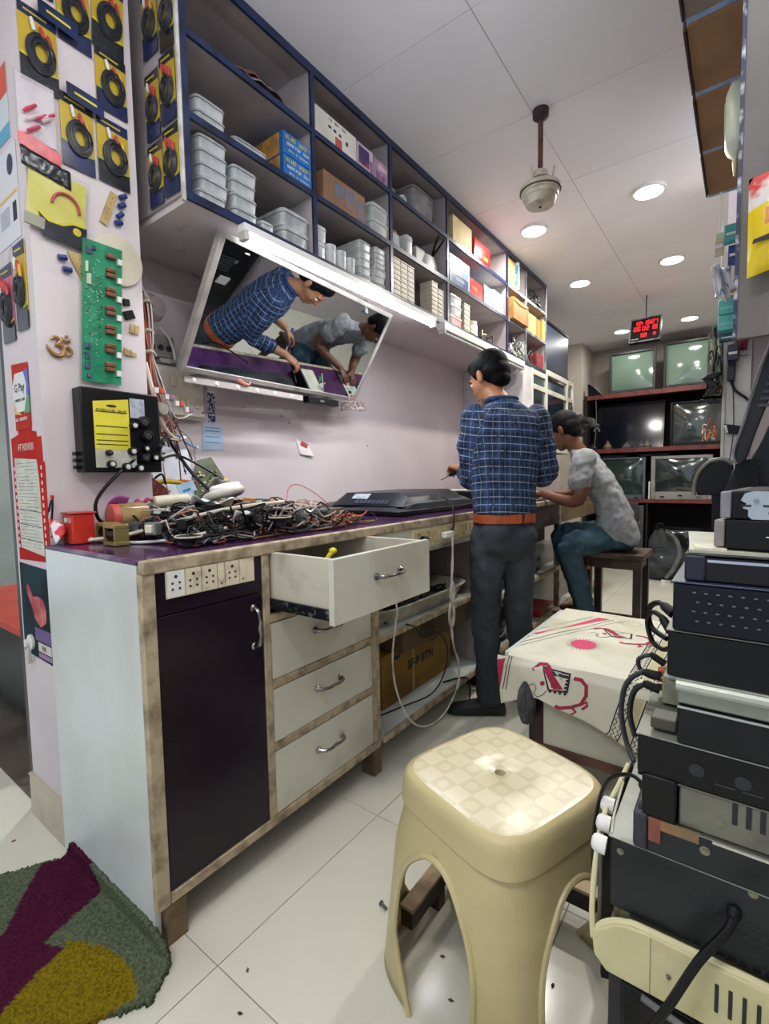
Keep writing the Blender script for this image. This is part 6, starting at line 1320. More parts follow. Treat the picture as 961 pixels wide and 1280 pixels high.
tag(tangle('wire_bundle', -.155, 3.12, 1.26, .03, .03, .14, 14, [mat('#b8603a', rough=.5), mat('#c9b8a0', rough=.5)], (.002, .003), 52, spread=.05), 'orange and cream wires dangling below the dark leads', 'wires', None, 'stuff')
t = thing('socket', 'black upright plug hanging on the white board under red clips', 'plug', (-.07, 3.14, 1.55))
MB().box(-.085, -.052, 3.13, 3.165, 1.57, 1.70).build('plug_body', mat('#1d2438', rough=.4), t, bevel=.004)
MB().box(-.09, -.045, 3.128, 3.166, 1.701, 1.712).build('plug_collar', BLACK, t)
t = thing('clip', 'dark red clamps bunched above the black plug', 'clamp', (-.04, 3.14, 1.73))
for k in range(5): MB().tube([(-.06 + .012 * k, 3.15, 1.72), (-.055 + .012 * k, 3.14, 1.76 + .01 * (k % 2)), (-.04 + .012 * k, 3.15, 1.80)], .006).build('clamp_arm', mat('#8c2234', rough=.4), t)
MB().box(-.05, .0, 3.14, 3.16, 1.695, 1.715).build('clamp_bar', STEEL, t)
t = thing('cable', 'black cable curving over the white board from the plug to the adaptor', 'cable', (-.05, 3.15, 1.3))
MB().tube([(-.068, 3.15, 1.575), (-.05, 3.14, 1.52), (.0, 3.13, 1.47), (.025, 3.13, 1.43), (.015, 3.13, 1.37), (-.015, 3.14, 1.32)], .0065, 8).build('sheath', BLACK, t)
MB().cyl((-.015, 3.14, 1.32), (-.025, 3.145, 1.305), .01, .007).build('boot', DULL, t)
t = thing('adaptor', 'black slanted adaptor with a white face hanging on the white board', 'adaptor', (-.05, 3.14, 1.30))
MB().prism([(-.05, .02), (.045, .0), (.04, -.045), (-.035, -.03)], fY(-.045, 1.33, 3.165), 0, .03).build('adaptor_body', BLACK, t, bevel=.003)
MB().prism([(-.05, .015), (-.036, .012), (-.028, -.026), (-.038, -.028)], fY(-.045, 1.33, 3.1345), 0, .002).build('white_face', WHITE, t)
t = thing('thin_lead', 'thin black lead with a jack hanging straight down the white board', 'wire', (-.07, 3.155, 1.1))
MB().tube([(-.062, 3.16, 1.57), (-.055, 3.162, 1.45), (-.052, 3.162, 1.3), (-.065, 3.162, 1.16)], .002).build('wire', BLACK, t)
MB().cyl((-.065, 3.162, 1.16), (-.072, 3.162, 1.12), .004).build('jack', BLACK, t)
# ---------------------------------------------------------------- plastic stool in front
ST = mat('#c2b485', '#a09168', scale=3.2, thr=(.45, .75), rough=.33)
def stool_top_material():
    m = bpy.data.materials.new('m_stool_top'); m.use_nodes = True; nt = m.node_tree; b = nt.nodes['Principled BSDF']; L = nt.links.new
    tc = nt.nodes.new('ShaderNodeTexCoord'); mp = nt.nodes.new('ShaderNodeMapping'); L(tc.outputs['Object'], mp.inputs[0])
    mp.inputs['Scale'].default_value = (24, 24, 24); mp.inputs['Location'].default_value = (.5, .5, 10.5)
    ch = nt.nodes.new('ShaderNodeTexChecker'); ch.inputs['Scale'].default_value = 1; L(mp.outputs[0], ch.inputs['Vector'])
    # round motif in each cell
    fr_ = nt.nodes.new('ShaderNodeVectorMath'); fr_.operation = 'FRACTION'; L(mp.outputs[0], fr_.inputs[0])
    sb = nt.nodes.new('ShaderNodeVectorMath'); sb.operation = 'SUBTRACT'; sb.inputs[1].default_value = (.5, .5, .5); L(fr_.outputs[0], sb.inputs[0])
    ml = nt.nodes.new('ShaderNodeVectorMath'); ml.operation = 'MULTIPLY'; ml.inputs[1].default_value = (1, 1, 0); L(sb.outputs[0], ml.inputs[0])
    ln = nt.nodes.new('ShaderNodeVectorMath'); ln.operation = 'LENGTH'; L(ml.outputs[0], ln.inputs[0])
    no = nt.nodes.new('ShaderNodeTexNoise'); no.inputs['Scale'].default_value = 3; L(mp.outputs[0], no.inputs['Vector'])
    ad = nt.nodes.new('ShaderNodeMath'); ad.operation = 'MULTIPLY_ADD'; ad.inputs[1].default_value = .2; L(no.outputs[0], ad.inputs[0]); L(ln.outputs['Value'], ad.inputs[2])
    ci = nt.nodes.new('ShaderNodeMath'); ci.operation = 'LESS_THAN'; ci.inputs[1].default_value = .40; L(ad.outputs[0], ci.inputs[0])
    inv = nt.nodes.new('ShaderNodeMath'); inv.operation = 'MULTIPLY_ADD'; inv.inputs[1].default_value = -.7; inv.inputs[2].default_value = 1; L(ci.outputs[0], inv.inputs[0])
    k = nt.nodes.new('ShaderNodeMath'); k.operation = 'MULTIPLY'; L(ch.outputs['Fac'], k.inputs[0]); L(inv.outputs[0], k.inputs[1])
    x = nt.nodes.new('ShaderNodeMix'); x.data_type = 'RGBA'; x.inputs[6].default_value = hexc('#d2c8a8'); x.inputs[7].default_value = hexc('#c6bb99'); L(k.outputs[0], x.inputs[0]); L(x.outputs[2], b.inputs['Base Color'])
    bp = nt.nodes.new('ShaderNodeBump'); bp.inputs['Strength'].default_value = .25; bp.inputs['Distance'].default_value = .002; L(k.outputs[0], bp.inputs['Height']); L(bp.outputs[0], b.inputs['Normal'])
    b.inputs['Roughness'].default_value = .27
    return m
t = thing('plastic_stool', 'tall cream moulded plastic stool with a checker patterned seat and a round hole', 'stool', (-.405, .95, 0), math.radians(-19), world=False)
def sq(a, th, p=4.6):
    c, s_ = math.cos(th), math.sin(th); r = a / (abs(c) ** p + abs(s_) ** p) ** (1 / p); return r * c, r * s_
NT = 96
def sring(a, z, p=4.6): return [(*sq(a, 2 * PI * i / NT, p), z) for i in range(NT)]
Hs = .462
MB().loft([[(.0115 * math.cos(2 * PI * i / NT), .0115 * math.sin(2 * PI * i / NT), Hs - .02) for i in range(NT)],
           [(.0115 * math.cos(2 * PI * i / NT), .0115 * math.sin(2 * PI * i / NT), Hs - .001) for i in range(NT)],
           [(.013 * math.cos(2 * PI * i / NT), .013 * math.sin(2 * PI * i / NT), Hs) for i in range(NT)], sring(.08, Hs + .001, 3), sring(.148, Hs), sring(.155, Hs - .001)], cap=False).build('seat', stool_top_material(), t)
MB().loft([sring(.1551, Hs - .001), sring(.164, Hs - .004), sring(.170, Hs - .012), sring(.1725, Hs - .03), sring(.176, Hs - .062), sring(.1765, Hs - .066), sring(.173, Hs - .068), sring(.170, Hs - .066)], cap=False).build('rim', ST, t, ang=60)
ZT = Hs - .067; ZA = .345; ZB = 0.0
def half(z):                                        # half width of the frame at height z
    u = (ZT - z) / ZT; return .1695 + .012 * min(1, u * 4) + .036 * u
def so(z, ztop=ZA):                                        # half angle of the arch opening, 0..45 degrees
    if z >= ztop: return 0
    u = (ztop - z) / ztop; return math.radians(30) * (1 - (1 - min(1, u * 1.9)) ** 2.4) ** .5 * (1 - .62 * max(0, (.125 - z) / .125) ** 1.1)
zs = [ZT, ZT - .01, ZT - .02, ZT - .035, ZA + .0001] + [ZA * (1 - (k / 22) ** 1.7) for k in range(1, 23)]
mb = MB(); rims = []
M_ = 18
for q in range(4):
    rows = []
    for z in zs:
        o = so(z); a0 = q * PI / 2 + o; a1 = (q + 1) * PI / 2 - o; row = []
        for j in range(M_ + 1):
            th = a0 + (a1 - a0) * j / M_; x, y = sq(half(z), th, 4.0)
            row.append((x, y, z))
        rows.append(row)
    vs = [p for r in rows for p in r]; W_ = M_ + 1
    mb.add(vs, [(i * W_ + j, i * W_ + j + 1, (i + 1) * W_ + j + 1, (i + 1) * W_ + j) for i in range(len(zs) - 1) for j in range(M_)])
bm_ = mb.build('leg_frame', ST, t, ang=70, solid=.005)
q = bm_.modifiers.new('w', 'WELD'); q.merge_threshold = .0004
bm_.modifiers.move(1, 0)
for q in range(4):                                         # moulded lip round each arch
    L_, R_ = [], []
    for z in [ZA * (1 - (k / 22) ** 1.7) for k in range(23)]:
        o = so(z) if z < ZA else 0
        for sgn, lst in ((1, L_), (-1, R_)):
            x, y = sq(half(z) + .002, q * PI / 2 + sgn * (o + .01 * (o > 0)), 4.0); lst.append((x, y, z))
    MB().tube(R_[::-1] + L_[1:], .0065, 8, 0, 1).build('arch_lip', ST, t)
# ---------------------------------------------------------------- low table under a printed cloth
t = thing('low_table', 'low wooden table with a whitish laminate front panel, under the printed cloth', 'table', (-.42, 1.95, 0))
MB().box(-.68, -.17, 1.640, 2.30, .445, .463).build('table_top', WHITELAM, t)
MB().box(-.535, -.165, 1.628, 1.6395, .17, .44).build('front_panel', mat('#c9c8b4', '#b8b7a2', scale=3, rough=.35), t)
MB().box(-.540, -.165, 1.620, 1.6398, .140, .1695).build('lower_rail', mat('#4a2f28', '#6d4a3c', scale=8, rough=.5), t)
LEGM = mat('#3c1c20', '#2c1518', scale=7, rough=.4)
for x, y in ((-.665, 1.642), (-.215, 1.642), (-.665, 2.24), (-.215, 2.24)):
    o = MB().box(x, x + .045, y, y + .05, 0, .4445) if (x, y) != (-.665, 1.642) else MB().box(-.592, -.5405, 1.642, 1.70, 0, .4445)
    o.build('leg', LEGM, t, bevel=.002)
EX_, EY = (-.70, -.13), (2.33, 1.622)
def clothS(u, v):
    """cloth surface: v 0..1 across the top (back to front), 1..2 down the front"""
    x = EX_[0] + (EX_[1] - EX_[0]) * u
    if v <= 1:
        y = EY[0] + (EY[1] - EY[0]) * v; z = .4655 + .0025 * mnoise.noise((x * 9, y * 9, 0))
        e = max(0, (-.665 - x)) * 6; z -= e * .35
        if v > .95: z -= ((v - .95) / .05) ** 2 * .008
        x += .012 * (1 - v) * u
        return Vector((x, y, z))
    q = v - 1
    drop = .135 * (1 - u) ** .9 + .26 * u if u > .08 else .145 - .2 * u
    drop = .115 + .13 * max(0, (u - .25) / .75) + .06 * max(0, (.22 - u) / .22)
    y = 1.622 - .012 * min(1, q * 6) - .015 * q + .010 * math.sin(u * 13 + 1) * q
    return Vector((x + .02 * q, y, .457 - drop * q))
t = thing('tablecloth', 'cream cloth printed with red elephants, a pink sun and striped borders, over the low table', 'tablecloth', (-.42, 1.95, .464))
CLO = mat('#d9d6c2', '#c9c5ad', scale=5, rough=.85, bump=.06, bscale=300)
MB().grid(lambda u, v: clothS(u, v * 2), 44, 70).build('cloth_sheet', CLO, t, fixn=False, solid=.002)
def deco(pts, m, name, off=.0018, w=None, dens=.012):
    """flat print following the cloth; points are (x, s): metres across from the left edge, metres from the fold (positive = down the front)"""
    def mp(a, b, d=0):
        a = a - (.38 * b if b > 0 else .0); u = a / .57; v = 1 + (b / .708 if b < 0 else min(1, b / (.115 + .13 * max(0, (u - .25) / .75) + .06 * max(0, (.22 - u) / .22))))
        p = clothS(min(max(u, 0), 1), v); nrm = Vector((0, 0, 1)) if b < -.012 else Vector((0, -1, .0 if b > .01 else .6)).normalized()
        return p + nrm * (off + d)
    P = []
    n = len(pts)
    for i in range(n):
        a, b = Vector((*pts[i], 0)), Vector((*pts[(i + 1) % n], 0)); k = max(1, int((b - a).length / dens))
        P += [tuple((a + (b - a) * j / k)[:2]) for j in range(k)]
    mb = MB(); tri = tessellate_polygon([[Vector((p[0], p[1], 0)) for p in P]])
    mb.v = [tuple(mp(*p)) for p in P]; mb.f = [tuple(x) for x in tri]; mb.m = [0] * len(tri)
    return mb.build(name, m, t, fixn=False)
REDC = mat('#a02a48', rough=.85); INKC = mat('#2c2a30', rough=.85); TQ = mat('#9fb8a8', rough=.85); PKC = mat('#d0486c', rough=.85); GRN = mat('#7fa391', rough=.85); SAND = mat('#bfb68c', rough=.85)
# right hand borders, running from the back over the fold and down
def band(x0, x1, s0, s1, m, name='border_stripe', off=.0014): deco([(x0, s0), (x1, s0), (x1, s1), (x0, s1)], m, name, off, dens=.03)
for b0, b1 in ((.425, .463), (.495, .530)):
    for a in (b0, b1 - .004): band(a, a + .004, -.70, .26, INKC, 'border_line')
    for c in range(2):
        xm = b0 + (b1 - b0) * (.3 + .4 * c); pts = []
        k = 0; s_ = -.42
        while s_ < .24: pts.append((xm + (.0045 if k % 2 else -.0045), s_)); s_ += .009; k += 1
        deco(stroke(pts, .0035), INKC, 'zigzag', .0018, dens=.03)
band(.466, .492, -.70, .26, SAND)
band(.534, .66, -.70, .26, GRN)
# left hand stripes slanting across the corner
deco([(.0, -.20), (.0, -.12), (.20, -.62), (.245, -.62)], PKC, 'pink_stripe', .0020)
deco([(.0, -.26), (.0, -.235), (.165, -.62), (.18, -.62)], TQ, 'stripe', .0020)
deco(stroke([(.02, -.10), (.26, -.62)], .003), INKC, 'stripe_line', .0020)
deco(stroke([(.04, -.09), (.29, -.62)], .002), INKC, 'stripe_line', .0020)
# sun
sx, ss = .235, -.235
deco([(sx + .045 * math.cos(a), ss + .052 * math.sin(a)) for a in [2 * PI * i / 28 for i in range(28)]], PKC, 'sun', .0022)
for i in range(30):
    a = 2 * PI * i / 30; c, s_ = math.cos(a), math.sin(a)
    deco([(sx + .049 * c - .0012 * s_, ss + .057 * s_ + .0012 * c), (sx + (.062 + .008 * (i % 2)) * c, ss + (.074 + .010 * (i % 2)) * s_), (sx + .049 * c + .0012 * s_, ss + .057 * s_ - .0012 * c)], INKC, 'sun_ray', .0022)
def eleph(ox, os, k, full=True, name='elephant'):
    """a folk style elephant outline carrying a howdah; s grows downwards"""
    f = lambda pts: [(ox + x * k, os - y * k) for x, y in pts]
    deco(f(stroke([(.00, .10), (.02, .125), (.05, .13), (.075, .11), (.085, .08), (.10, .05), (.12, .03)], .014)), REDC, name + '_trunk', .0022)
    deco(f(stroke([(.17, .10), (.20, .10), (.225, .08), (.235, .04), (.225, .0), (.19, -.02), (.15, -.03), (.13, -.025)], .014)), REDC, name + '_back', .0022)
    deco(f(stroke([(.225, .0), (.245, .015), (.25, .0), (.235, -.02)], .010)), REDC, name + '_tail', .0022)
    deco(f(stroke([(.195, -.02), (.215, -.035), (.20, -.05)], .010)), REDC, name + '_foot', .0022)
    deco(f([(.035, .12), (.155, .115), (.165, .035), (.085, .03)]), INKC, name + '_saddle_edge', .0020)
    deco(f([(.045, .112), (.148, .108), (.157, .042), (.09, .038)]), CLO, name + '_saddle', .0023)
    deco(f([(.04, .116), (.075, .114), (.145, .045), (.105, .04)]), REDC, name + '_saddle_band', .0026)
    deco(f([(.085, .113), (.115, .112), (.135, .075)]), TQ, name + '_saddle_band', .0026)
    if full:
        for j in range(5): deco(f([(.148 + .007 * math.cos(a) + .001 * j, .100 - .015 * j + .006 * math.sin(a)) for a in [2 * PI * i / 10 for i in range(10)]]), INKC, name + '_bell', .0026)
        for j in range(4): deco(f([(.095 + .02 * j + .006 * math.cos(a), .030 + .006 * math.sin(a)) for a in [2 * PI * i / 10 for i in range(10)]]), INKC, name + '_bell', .0026)
    deco(f([(.055 + .010 * math.cos(a), .055 + .010 * math.sin(a)) for a in [2 * PI * i / 12 for i in range(12)]]), REDC, name + '_eye', .0022)
    deco(f(stroke([(.0, .03), (.02, .045), (.035, .03), (.03, .005), (.05, -.005), (.07, .01), (.08, .03)], .0035)), INKC, name + '_line', .0022)
eleph(.14, .105, .80)
eleph(.22, -.36, .90, False)
for i in range(16):
    a = 2 * PI * i / 16; deco(stroke([(.33 + .03 * math.cos(a), -.60 + .03 * math.sin(a)), (.33 + .045 * math.cos(a), -.60 + .045 * math.sin(a))], .002), INKC, 'motif_ray', .0022)
deco([(.0, .02), (.035, .01), (.05, .15), (.0, .15)], REDC, 'corner_block', .0020)
deco(stroke([(.045, .0), (.058, .12)], .003), INKC, 'corner_line', .0024)
deco(stroke([(.055, .0), (.068, .12)], .003), INKC, 'corner_line', .0024)
t = thing('cloth_fringe', 'dark grey gathered cloth hanging from the left corner of the low table', 'cloth', (-.66, 1.63, .30))
mb = MB()
for k in range(12):
    a = 2 * PI * k / 12; x, y = -.585 + .022 * math.cos(a), 1.600 + .02 * math.sin(a)
    mb.tube([(-.59, 1.60, .385), (x, y, .345), (x, y, .29), (-.58 + (x + .58) * .6, y, .245)], [.006, .009, .010, .005], 6)
mb.build('folds', mat('#3a3b3c', '#55565a', scale=30, rough=.85), t)
MB().tube([(-.61, 1.585, .30), (-.585, 1.575, .298), (-.56, 1.585, .302)], .004).build('tie', INK, t)
# low wooden footrest seen through the stool
t = thing('footrest', 'low wooden footrest frame lying on the floor behind the plastic stool', 'frame', (-.42, 1.1, 0))
BR = mat('#8a6f54', '#5c4634', scale=12, rough=.6)
TANC = mat('#b39a78', '#8c7557', scale=14, rough=.6)
MB().box(-.62, -.12, 1.16, 1.195, .05, .092).build('bar', DARKWOOD, t, bevel=.001)
MB().box(-.62, -.12, 1.158, 1.197, .0923, .10).build('top_strip', TANC, t)
MB().box(-.62, -.588, .875, 1.157, .05, .092).build('bar', DARKWOOD, t, bevel=.001)
MB().box(-.622, -.586, .875, 1.157, .0923, .10).build('top_strip', TANC, t)
for x, y in ((-.615, 1.16), (-.155, 1.16), (-.62, 1.0)): MB().box(x, x + .03, y, y + .03, 0, .0497).build('foot', DARKWOOD, t)
# ---------------------------------------------------------------- rug
def rug_mat():
    m = bpy.data.materials.new('m_rug'); m.use_nodes = True; nt = m.node_tree; b = nt.nodes['Principled BSDF']; L = nt.links.new
    at = nt.nodes.new('ShaderNodeAttribute'); at.attribute_name = 'pile'; no = nt.nodes.new('ShaderNodeTexNoise'); no.inputs['Scale'].default_value = 160
    tc = nt.nodes.new('ShaderNodeTexCoord'); L(tc.outputs['Object'], no.inputs['Vector'])
    x = nt.nodes.new('ShaderNodeMix'); x.data_type = 'RGBA'; x.blend_type = 'MULTIPLY'; x.inputs[0].default_value = .65; L(at.outputs['Color'], x.inputs[6])
    rp = nt.nodes.new('ShaderNodeMapRange'); rp.inputs[1].default_value = .35; rp.inputs[2].default_value = .6; rp.inputs[3].default_value = .35; rp.inputs[4].default_value = 1.15; L(no.outputs[0], rp.inputs[0]); L(rp.outputs[0], x.inputs[7])
    L(x.outputs[2], b.inputs['Base Color']); b.inputs['Roughness'].default_value = .95; b.inputs['Specular IOR Level'].default_value = .1
    bp = nt.nodes.new('ShaderNodeBump'); bp.inputs['Strength'].default_value = .9; bp.inputs['Distance'].default_value = .006; L(no.outputs[0], bp.inputs['Height']); L(bp.outputs[0], b.inputs['Normal'])
    return m
t = thing('rug', 'shaggy rug patterned in maroon, grey green and mustard, its edge bent up against the cabinet', 'rug', (-1.4, .35, .0))
RC = {'m': '#4a1630', 'g': '#5c664f', 'y': '#7d6c12'}
OUT = [(-1.80, .02), (-1.638, .381), (-1.585, .475), (-1.535, .552), (-1.10, .552), (-1.045, .535), (-.998, .502), (-.976, .455), (-1.034, .365), (-1.12, .25), (-1.26, .12), (-1.45, -.02)]
MAR = [(-1.585, .462), (-1.53, .56), (-1.49, .575), (-1.43, .56), (-1.345, .528), (-1.302, .373), (-1.247, .399), (-1.195, .261), (-1.189, .191), (-1.30, .10), (-1.45, .05), (-1.41, .239), (-1.409, .323), (-1.495, .389)]
YLW = [(-1.195, .261), (-1.228, .328), (-1.247, .399), (-1.268, .404), (-1.217, .436), (-1.178, .455), (-1.12, .466), (-1.070, .466), (-1.02, .455), (-1.0, .44), (-1.015, .40), (-1.024, .355), (-1.12, .24), (-1.24, .12), (-1.19, .19)]
def inpoly(x, y, P):
    c = False; j = len(P) - 1
    for i in range(len(P)):
        if (P[i][1] > y) != (P[j][1] > y) and x < (P[j][0] - P[i][0]) * (y - P[i][1]) / (P[j][1] - P[i][1]) + P[i][0]: c = not c
        j = i
    return c
def rug_s(x, y):
    z = .014; k = max(0, y - .505) if -1.57 < x < -1.0 else 0
    z += k * 1.0; return x, min(y, .512) + .006 * (k > 0), z
def rug_col(x, y):
    x += .004 * mnoise.noise((x * 60, y * 60, 0)); y += .004 * mnoise.noise((x * 60, y * 60, 5))
    return 'y' if inpoly(x, y, YLW) else ('m' if inpoly(x, y, MAR) else 'g')
mb = MB(); cols = []; vid = {}; hexr = lambda c: list(hexc(RC[c])); st = .0056
for i in range(int(.85 / st)):
    for j in range(int(.60 / st)):
        x0, y0 = -1.81 + i * st, -.03 + j * st
        if not inpoly(x0 + st / 2, y0 + st / 2, OUT): continue
        q = []
        for a, b_ in ((i, j), (i + 1, j), (i + 1, j + 1), (i, j + 1)):
            if (a, b_) not in vid:
                xx, yy = -1.81 + a * st, -.03 + b_ * st; px, py, pz = rug_s(xx, yy); vid[(a, b_)] = len(mb.v)
                mb.v.append((px + random.uniform(-.0012, .0012), py + random.uniform(-.0012, .0012), pz + random.uniform(-.002, .0025))); cols.append(hexr(rug_col(xx, yy)))
            q.append(vid[(a, b_)])
        mb.f.append(tuple(q)); mb.m.append(0)
cols_ = list(cols)
o = mb.build('pile', rug_mat(), t, fixn=False, solid=0)
ca = o.data.color_attributes.new('pile', 'FLOAT_COLOR', 'POINT'); ca.data.foreach_set('color', [c for k in cols_ for c in k])
q = o.modifiers.new('s', 'SOLIDIFY'); q.thickness = .014; q.offset = -1
# small rubbish on the floor
for i, (x, y) in enumerate(((-.53, .90), (-.30, .98), (-.86, .62), (-.80, .56), (-1.78, .46), (-1.72, .38), (-.47, .83))):
    tag(MB().prism([(0, 0), (.008, .002), (.010, .007), (.002, .006)], frame((x, y, .0008), (1, 0, 0), (0, 1, 0), i), 0, .002).build('crumb', mat('#3a2c20' if i % 2 else '#5c4a38', rough=.8)),
        'tiny dark scrap on the floor tiles, %s' % ('under the plastic stool', 'right of the stool\'s middle', 'between the cabinet leg and the stool', 'in front of the cabinet leg', 'by the pillar plinth', 'left of the rug\'s top', 'beside the stool\'s left leg')[i], 'scrap')
tag(MB().cyl((-.72, .93, .006), (-.70, .925, .006), .004).lathe([(.007, 0), (.007, .002)], (-.72, .93, .0065), 10, axis=(-1, .2, 0)).build('screw', STEEL), 'small screw on the tiles left of the stool', 'screw')
# side room on the left
t = thing('table', 'low red topped table standing in the side room at the left edge', 'table', (-2.8, 1.0, 0))
MB().box(-3.5, -2.32, .68, 1.15, .465, .50).build('table_top', mat('#c2371e', '#a82e18', scale=4, rough=.35), t, bevel=.006)
for x, y in ((-3.45, .70), (-2.40, .70), (-3.45, 1.08), (-2.40, 1.08)): MB().box(x, x + .05, y, y + .05, 0, .4645).build('leg', BLACK, t)
for y in (.705, 1.11): MB().box(-3.39, -2.41, y, y + .015, .10, .455).build('side_panel', BLACK, t)
t = thing('bin', 'black tub standing under the end of the low red topped table', 'bin', (-2.25, .80, 0))
MB().lathe([(0, .002), (.09, .002), (.11, .30), (.115, .31), (.105, .312), (.085, .02)], (-2.24, .86, 0), 24).build('tub', BLACK, t)
MB().tube([(-2.33, .80, .30), (-2.25, .74, .36), (-2.16, .80, .30)], .008).build('handle', mat('#2c2e32', rough=.4), t)
# ---------------------------------------------------------------- far end: rack of televisions
BRD = mat('#7a3a34', '#5c2a28', scale=9, rough=.45)
t = thing('television_rack', 'tall rack across the far end with reddish brown shelf edges', 'shelf', (-.85, 6.6, 0))
RX0, RX1, RY = -1.585, -.115, 6.40
for z0, z1 in ((2.005, 2.05), (1.352, 1.395), (.755, .79), (.02, .06)):
    MB().box(RX0, RX1, RY, 6.885, z0, z1).build('shelf_board', mat('#2b2422', rough=.6), t)
    MB().box(RX0, RX1, RY - .018, RY - .0005, z0 - .004, z1 + .002).build('shelf_edge', BRD, t, bevel=.002)
for x in (RX0 - .03, RX1 + .001): MB().box(x, x + .029, RY, 6.885, 0.0, 2.06).build('side_board', mat('#241f20', rough=.6), t)
MB().box(RX0, RX1, 6.886, 6.897, 0, 2.05).build('back_board', mat('#181618', rough=.8), t)
MB().box(-.92, -.90, RY + .02, 6.885, .0605, .7545).build('divider', DARKWOOD, t)
def crt(label, x, y, z, w, h, cm, scr='#5c6f64', d=.36, rz=0, name='tube_television', speakers=False, silver=False):
    t = thing(name, label, 'television', (x, y, z), rz, world=False)
    bw = .045 if speakers else .028; bb = .085 if speakers else .045
    f = frame((0, 0, 0), (1, 0, 0), (0, 0, 1))
    x0, x1 = -w / 2, w / 2
    for nm, a0, a1, b0, b1 in (('bezel_side', x0, x0 + bw, 0, h), ('bezel_side', x1 - bw, x1, 0, h), ('bezel_top', x0 + bw + .0003, x1 - bw - .0003, h - bw * .8, h), ('bezel_bottom', x0 + bw + .0003, x1 - bw - .0003, 0, bb)):
        MB().prism(rect(a0, a1, b0, b1), f, 0, .03).build(nm, cm, t, bevel=.004)
    sx0, sx1, sz0, sz1 = x0 + bw - .004, x1 - bw + .004, bb - .004, h - bw * .8 + .004
    MB().grid(lambda u, v: (sx0 + (sx1 - sx0) * u, -.004 - .022 * (1 - (2 * u - 1) ** 2) * (1 - (2 * v - 1) ** 2) ** .8, sz0 + (sz1 - sz0) * v), 16, 12).build('screen', mat(scr, rough=.09, spec=1.0, coat=.6), t)
    MB().loft([[(x0 + .004, .0305, .004), (x1 - .004, .0305, .004), (x1 - .004, .0305, h - .004), (x0 + .004, .0305, h - .004)], [(x0 + .02, d * .45, .01), (x1 - .02, d * .45, .01), (x1 - .02, d * .45, h - .02), (x0 + .02, d * .45, h - .02)],
               [(x0 * .55, d, .04), (x1 * .55, d, .04), (x1 * .55, d, h * .72), (x0 * .55, d, h * .72)]]).build('back_shell', BLACK, t, ang=30)
    for k in (-1, 1): MB().box(k * w * .3 - .022, k * w * .3 + .022, -.034, -.0302, bb * .2, bb * .45).build('button', CHROME if silver else DULL, t)
    MB().box(-.02, .02, -.033, -.0302, bb * .4, bb * .6).build('badge', DULL, t)
    return t
BZ = mat('#3a4042', '#2b3032', scale=8, rough=.4)
SV = mat('#a5a8a2', '#8d908a', scale=8, rough=.35, metal=.3)
crt('old tube television with a grey green screen, left on the top shelf', -1.105, 6.50, 2.0525, .50, .49, BZ, '#6d8475')
crt('old tube television with a grey green screen, right on the top shelf', -.50, 6.50, 2.0525, .56, .52, mat('#23262a', rough=.4), '#6a8072')
crt('black framed tube television on the right of the middle shelf', -.44, 6.50, 1.3975, .52, .50, BLACK, '#3c4644')
crt('blue grey tube television on the lower shelf behind the seated man', -1.19, 6.50, .7925, .50, .50, mat('#66707a', '#565f6a', scale=8, rough=.4), '#31403c')
crt('silver tube television on the right of the lower shelf', -.58, 6.48, .7925, .60, .50, SV, '#2c3634', speakers=True, silver=True)
crt('dark tube television on the floor of the rack at the right', -.60, 6.52, .0625, .50, .40, BLACK, '#26292b')
def lcd(label, x0, x1, y, z0, z1, lean, mscr, name='flat_television'):
    t = thing(name, label, 'television', ((x0 + x1) / 2, y, z0)); vz = Vector((0, lean, z1 - z0)); vz.normalize(); H_ = math.hypot(lean, z1 - z0)
    f = frame((x0, y, z0), (1, 0, 0), vz); w = x1 - x0
    MB().prism(rect(0, w, 0, H_), f, -.03, 0).build('shell', BLACK, t, bevel=.003)
    for a0, a1, b0, b1 in ((0, w, 0, .03), (0, w, H_ - .022, H_), (0, .022, .0303, H_ - .0223), (w - .022, w, .0303, H_ - .0223)): MB().prism(rect(a0, a1, b0, b1), f, .0003, .008).build('bezel', mat('#101114', rough=.15), t, bevel=.002)
    MB().prism(rect(.0225, w - .0225, .0305, H_ - .0225), f, .0003, .003).build('screen', mscr, t)
    return t
NVY = mat('#0a0e1c', rough=.12, spec=.8)
lcd('large dark flat television on the middle shelf', -1.50, -.76, 6.47, 1.397, 1.95, .10, NVY)
lcd('black flat set behind the first on the left of the middle shelf', -1.56, -1.30, 6.60, 1.397, 1.99, .10, mat('#12131a', rough=.2))
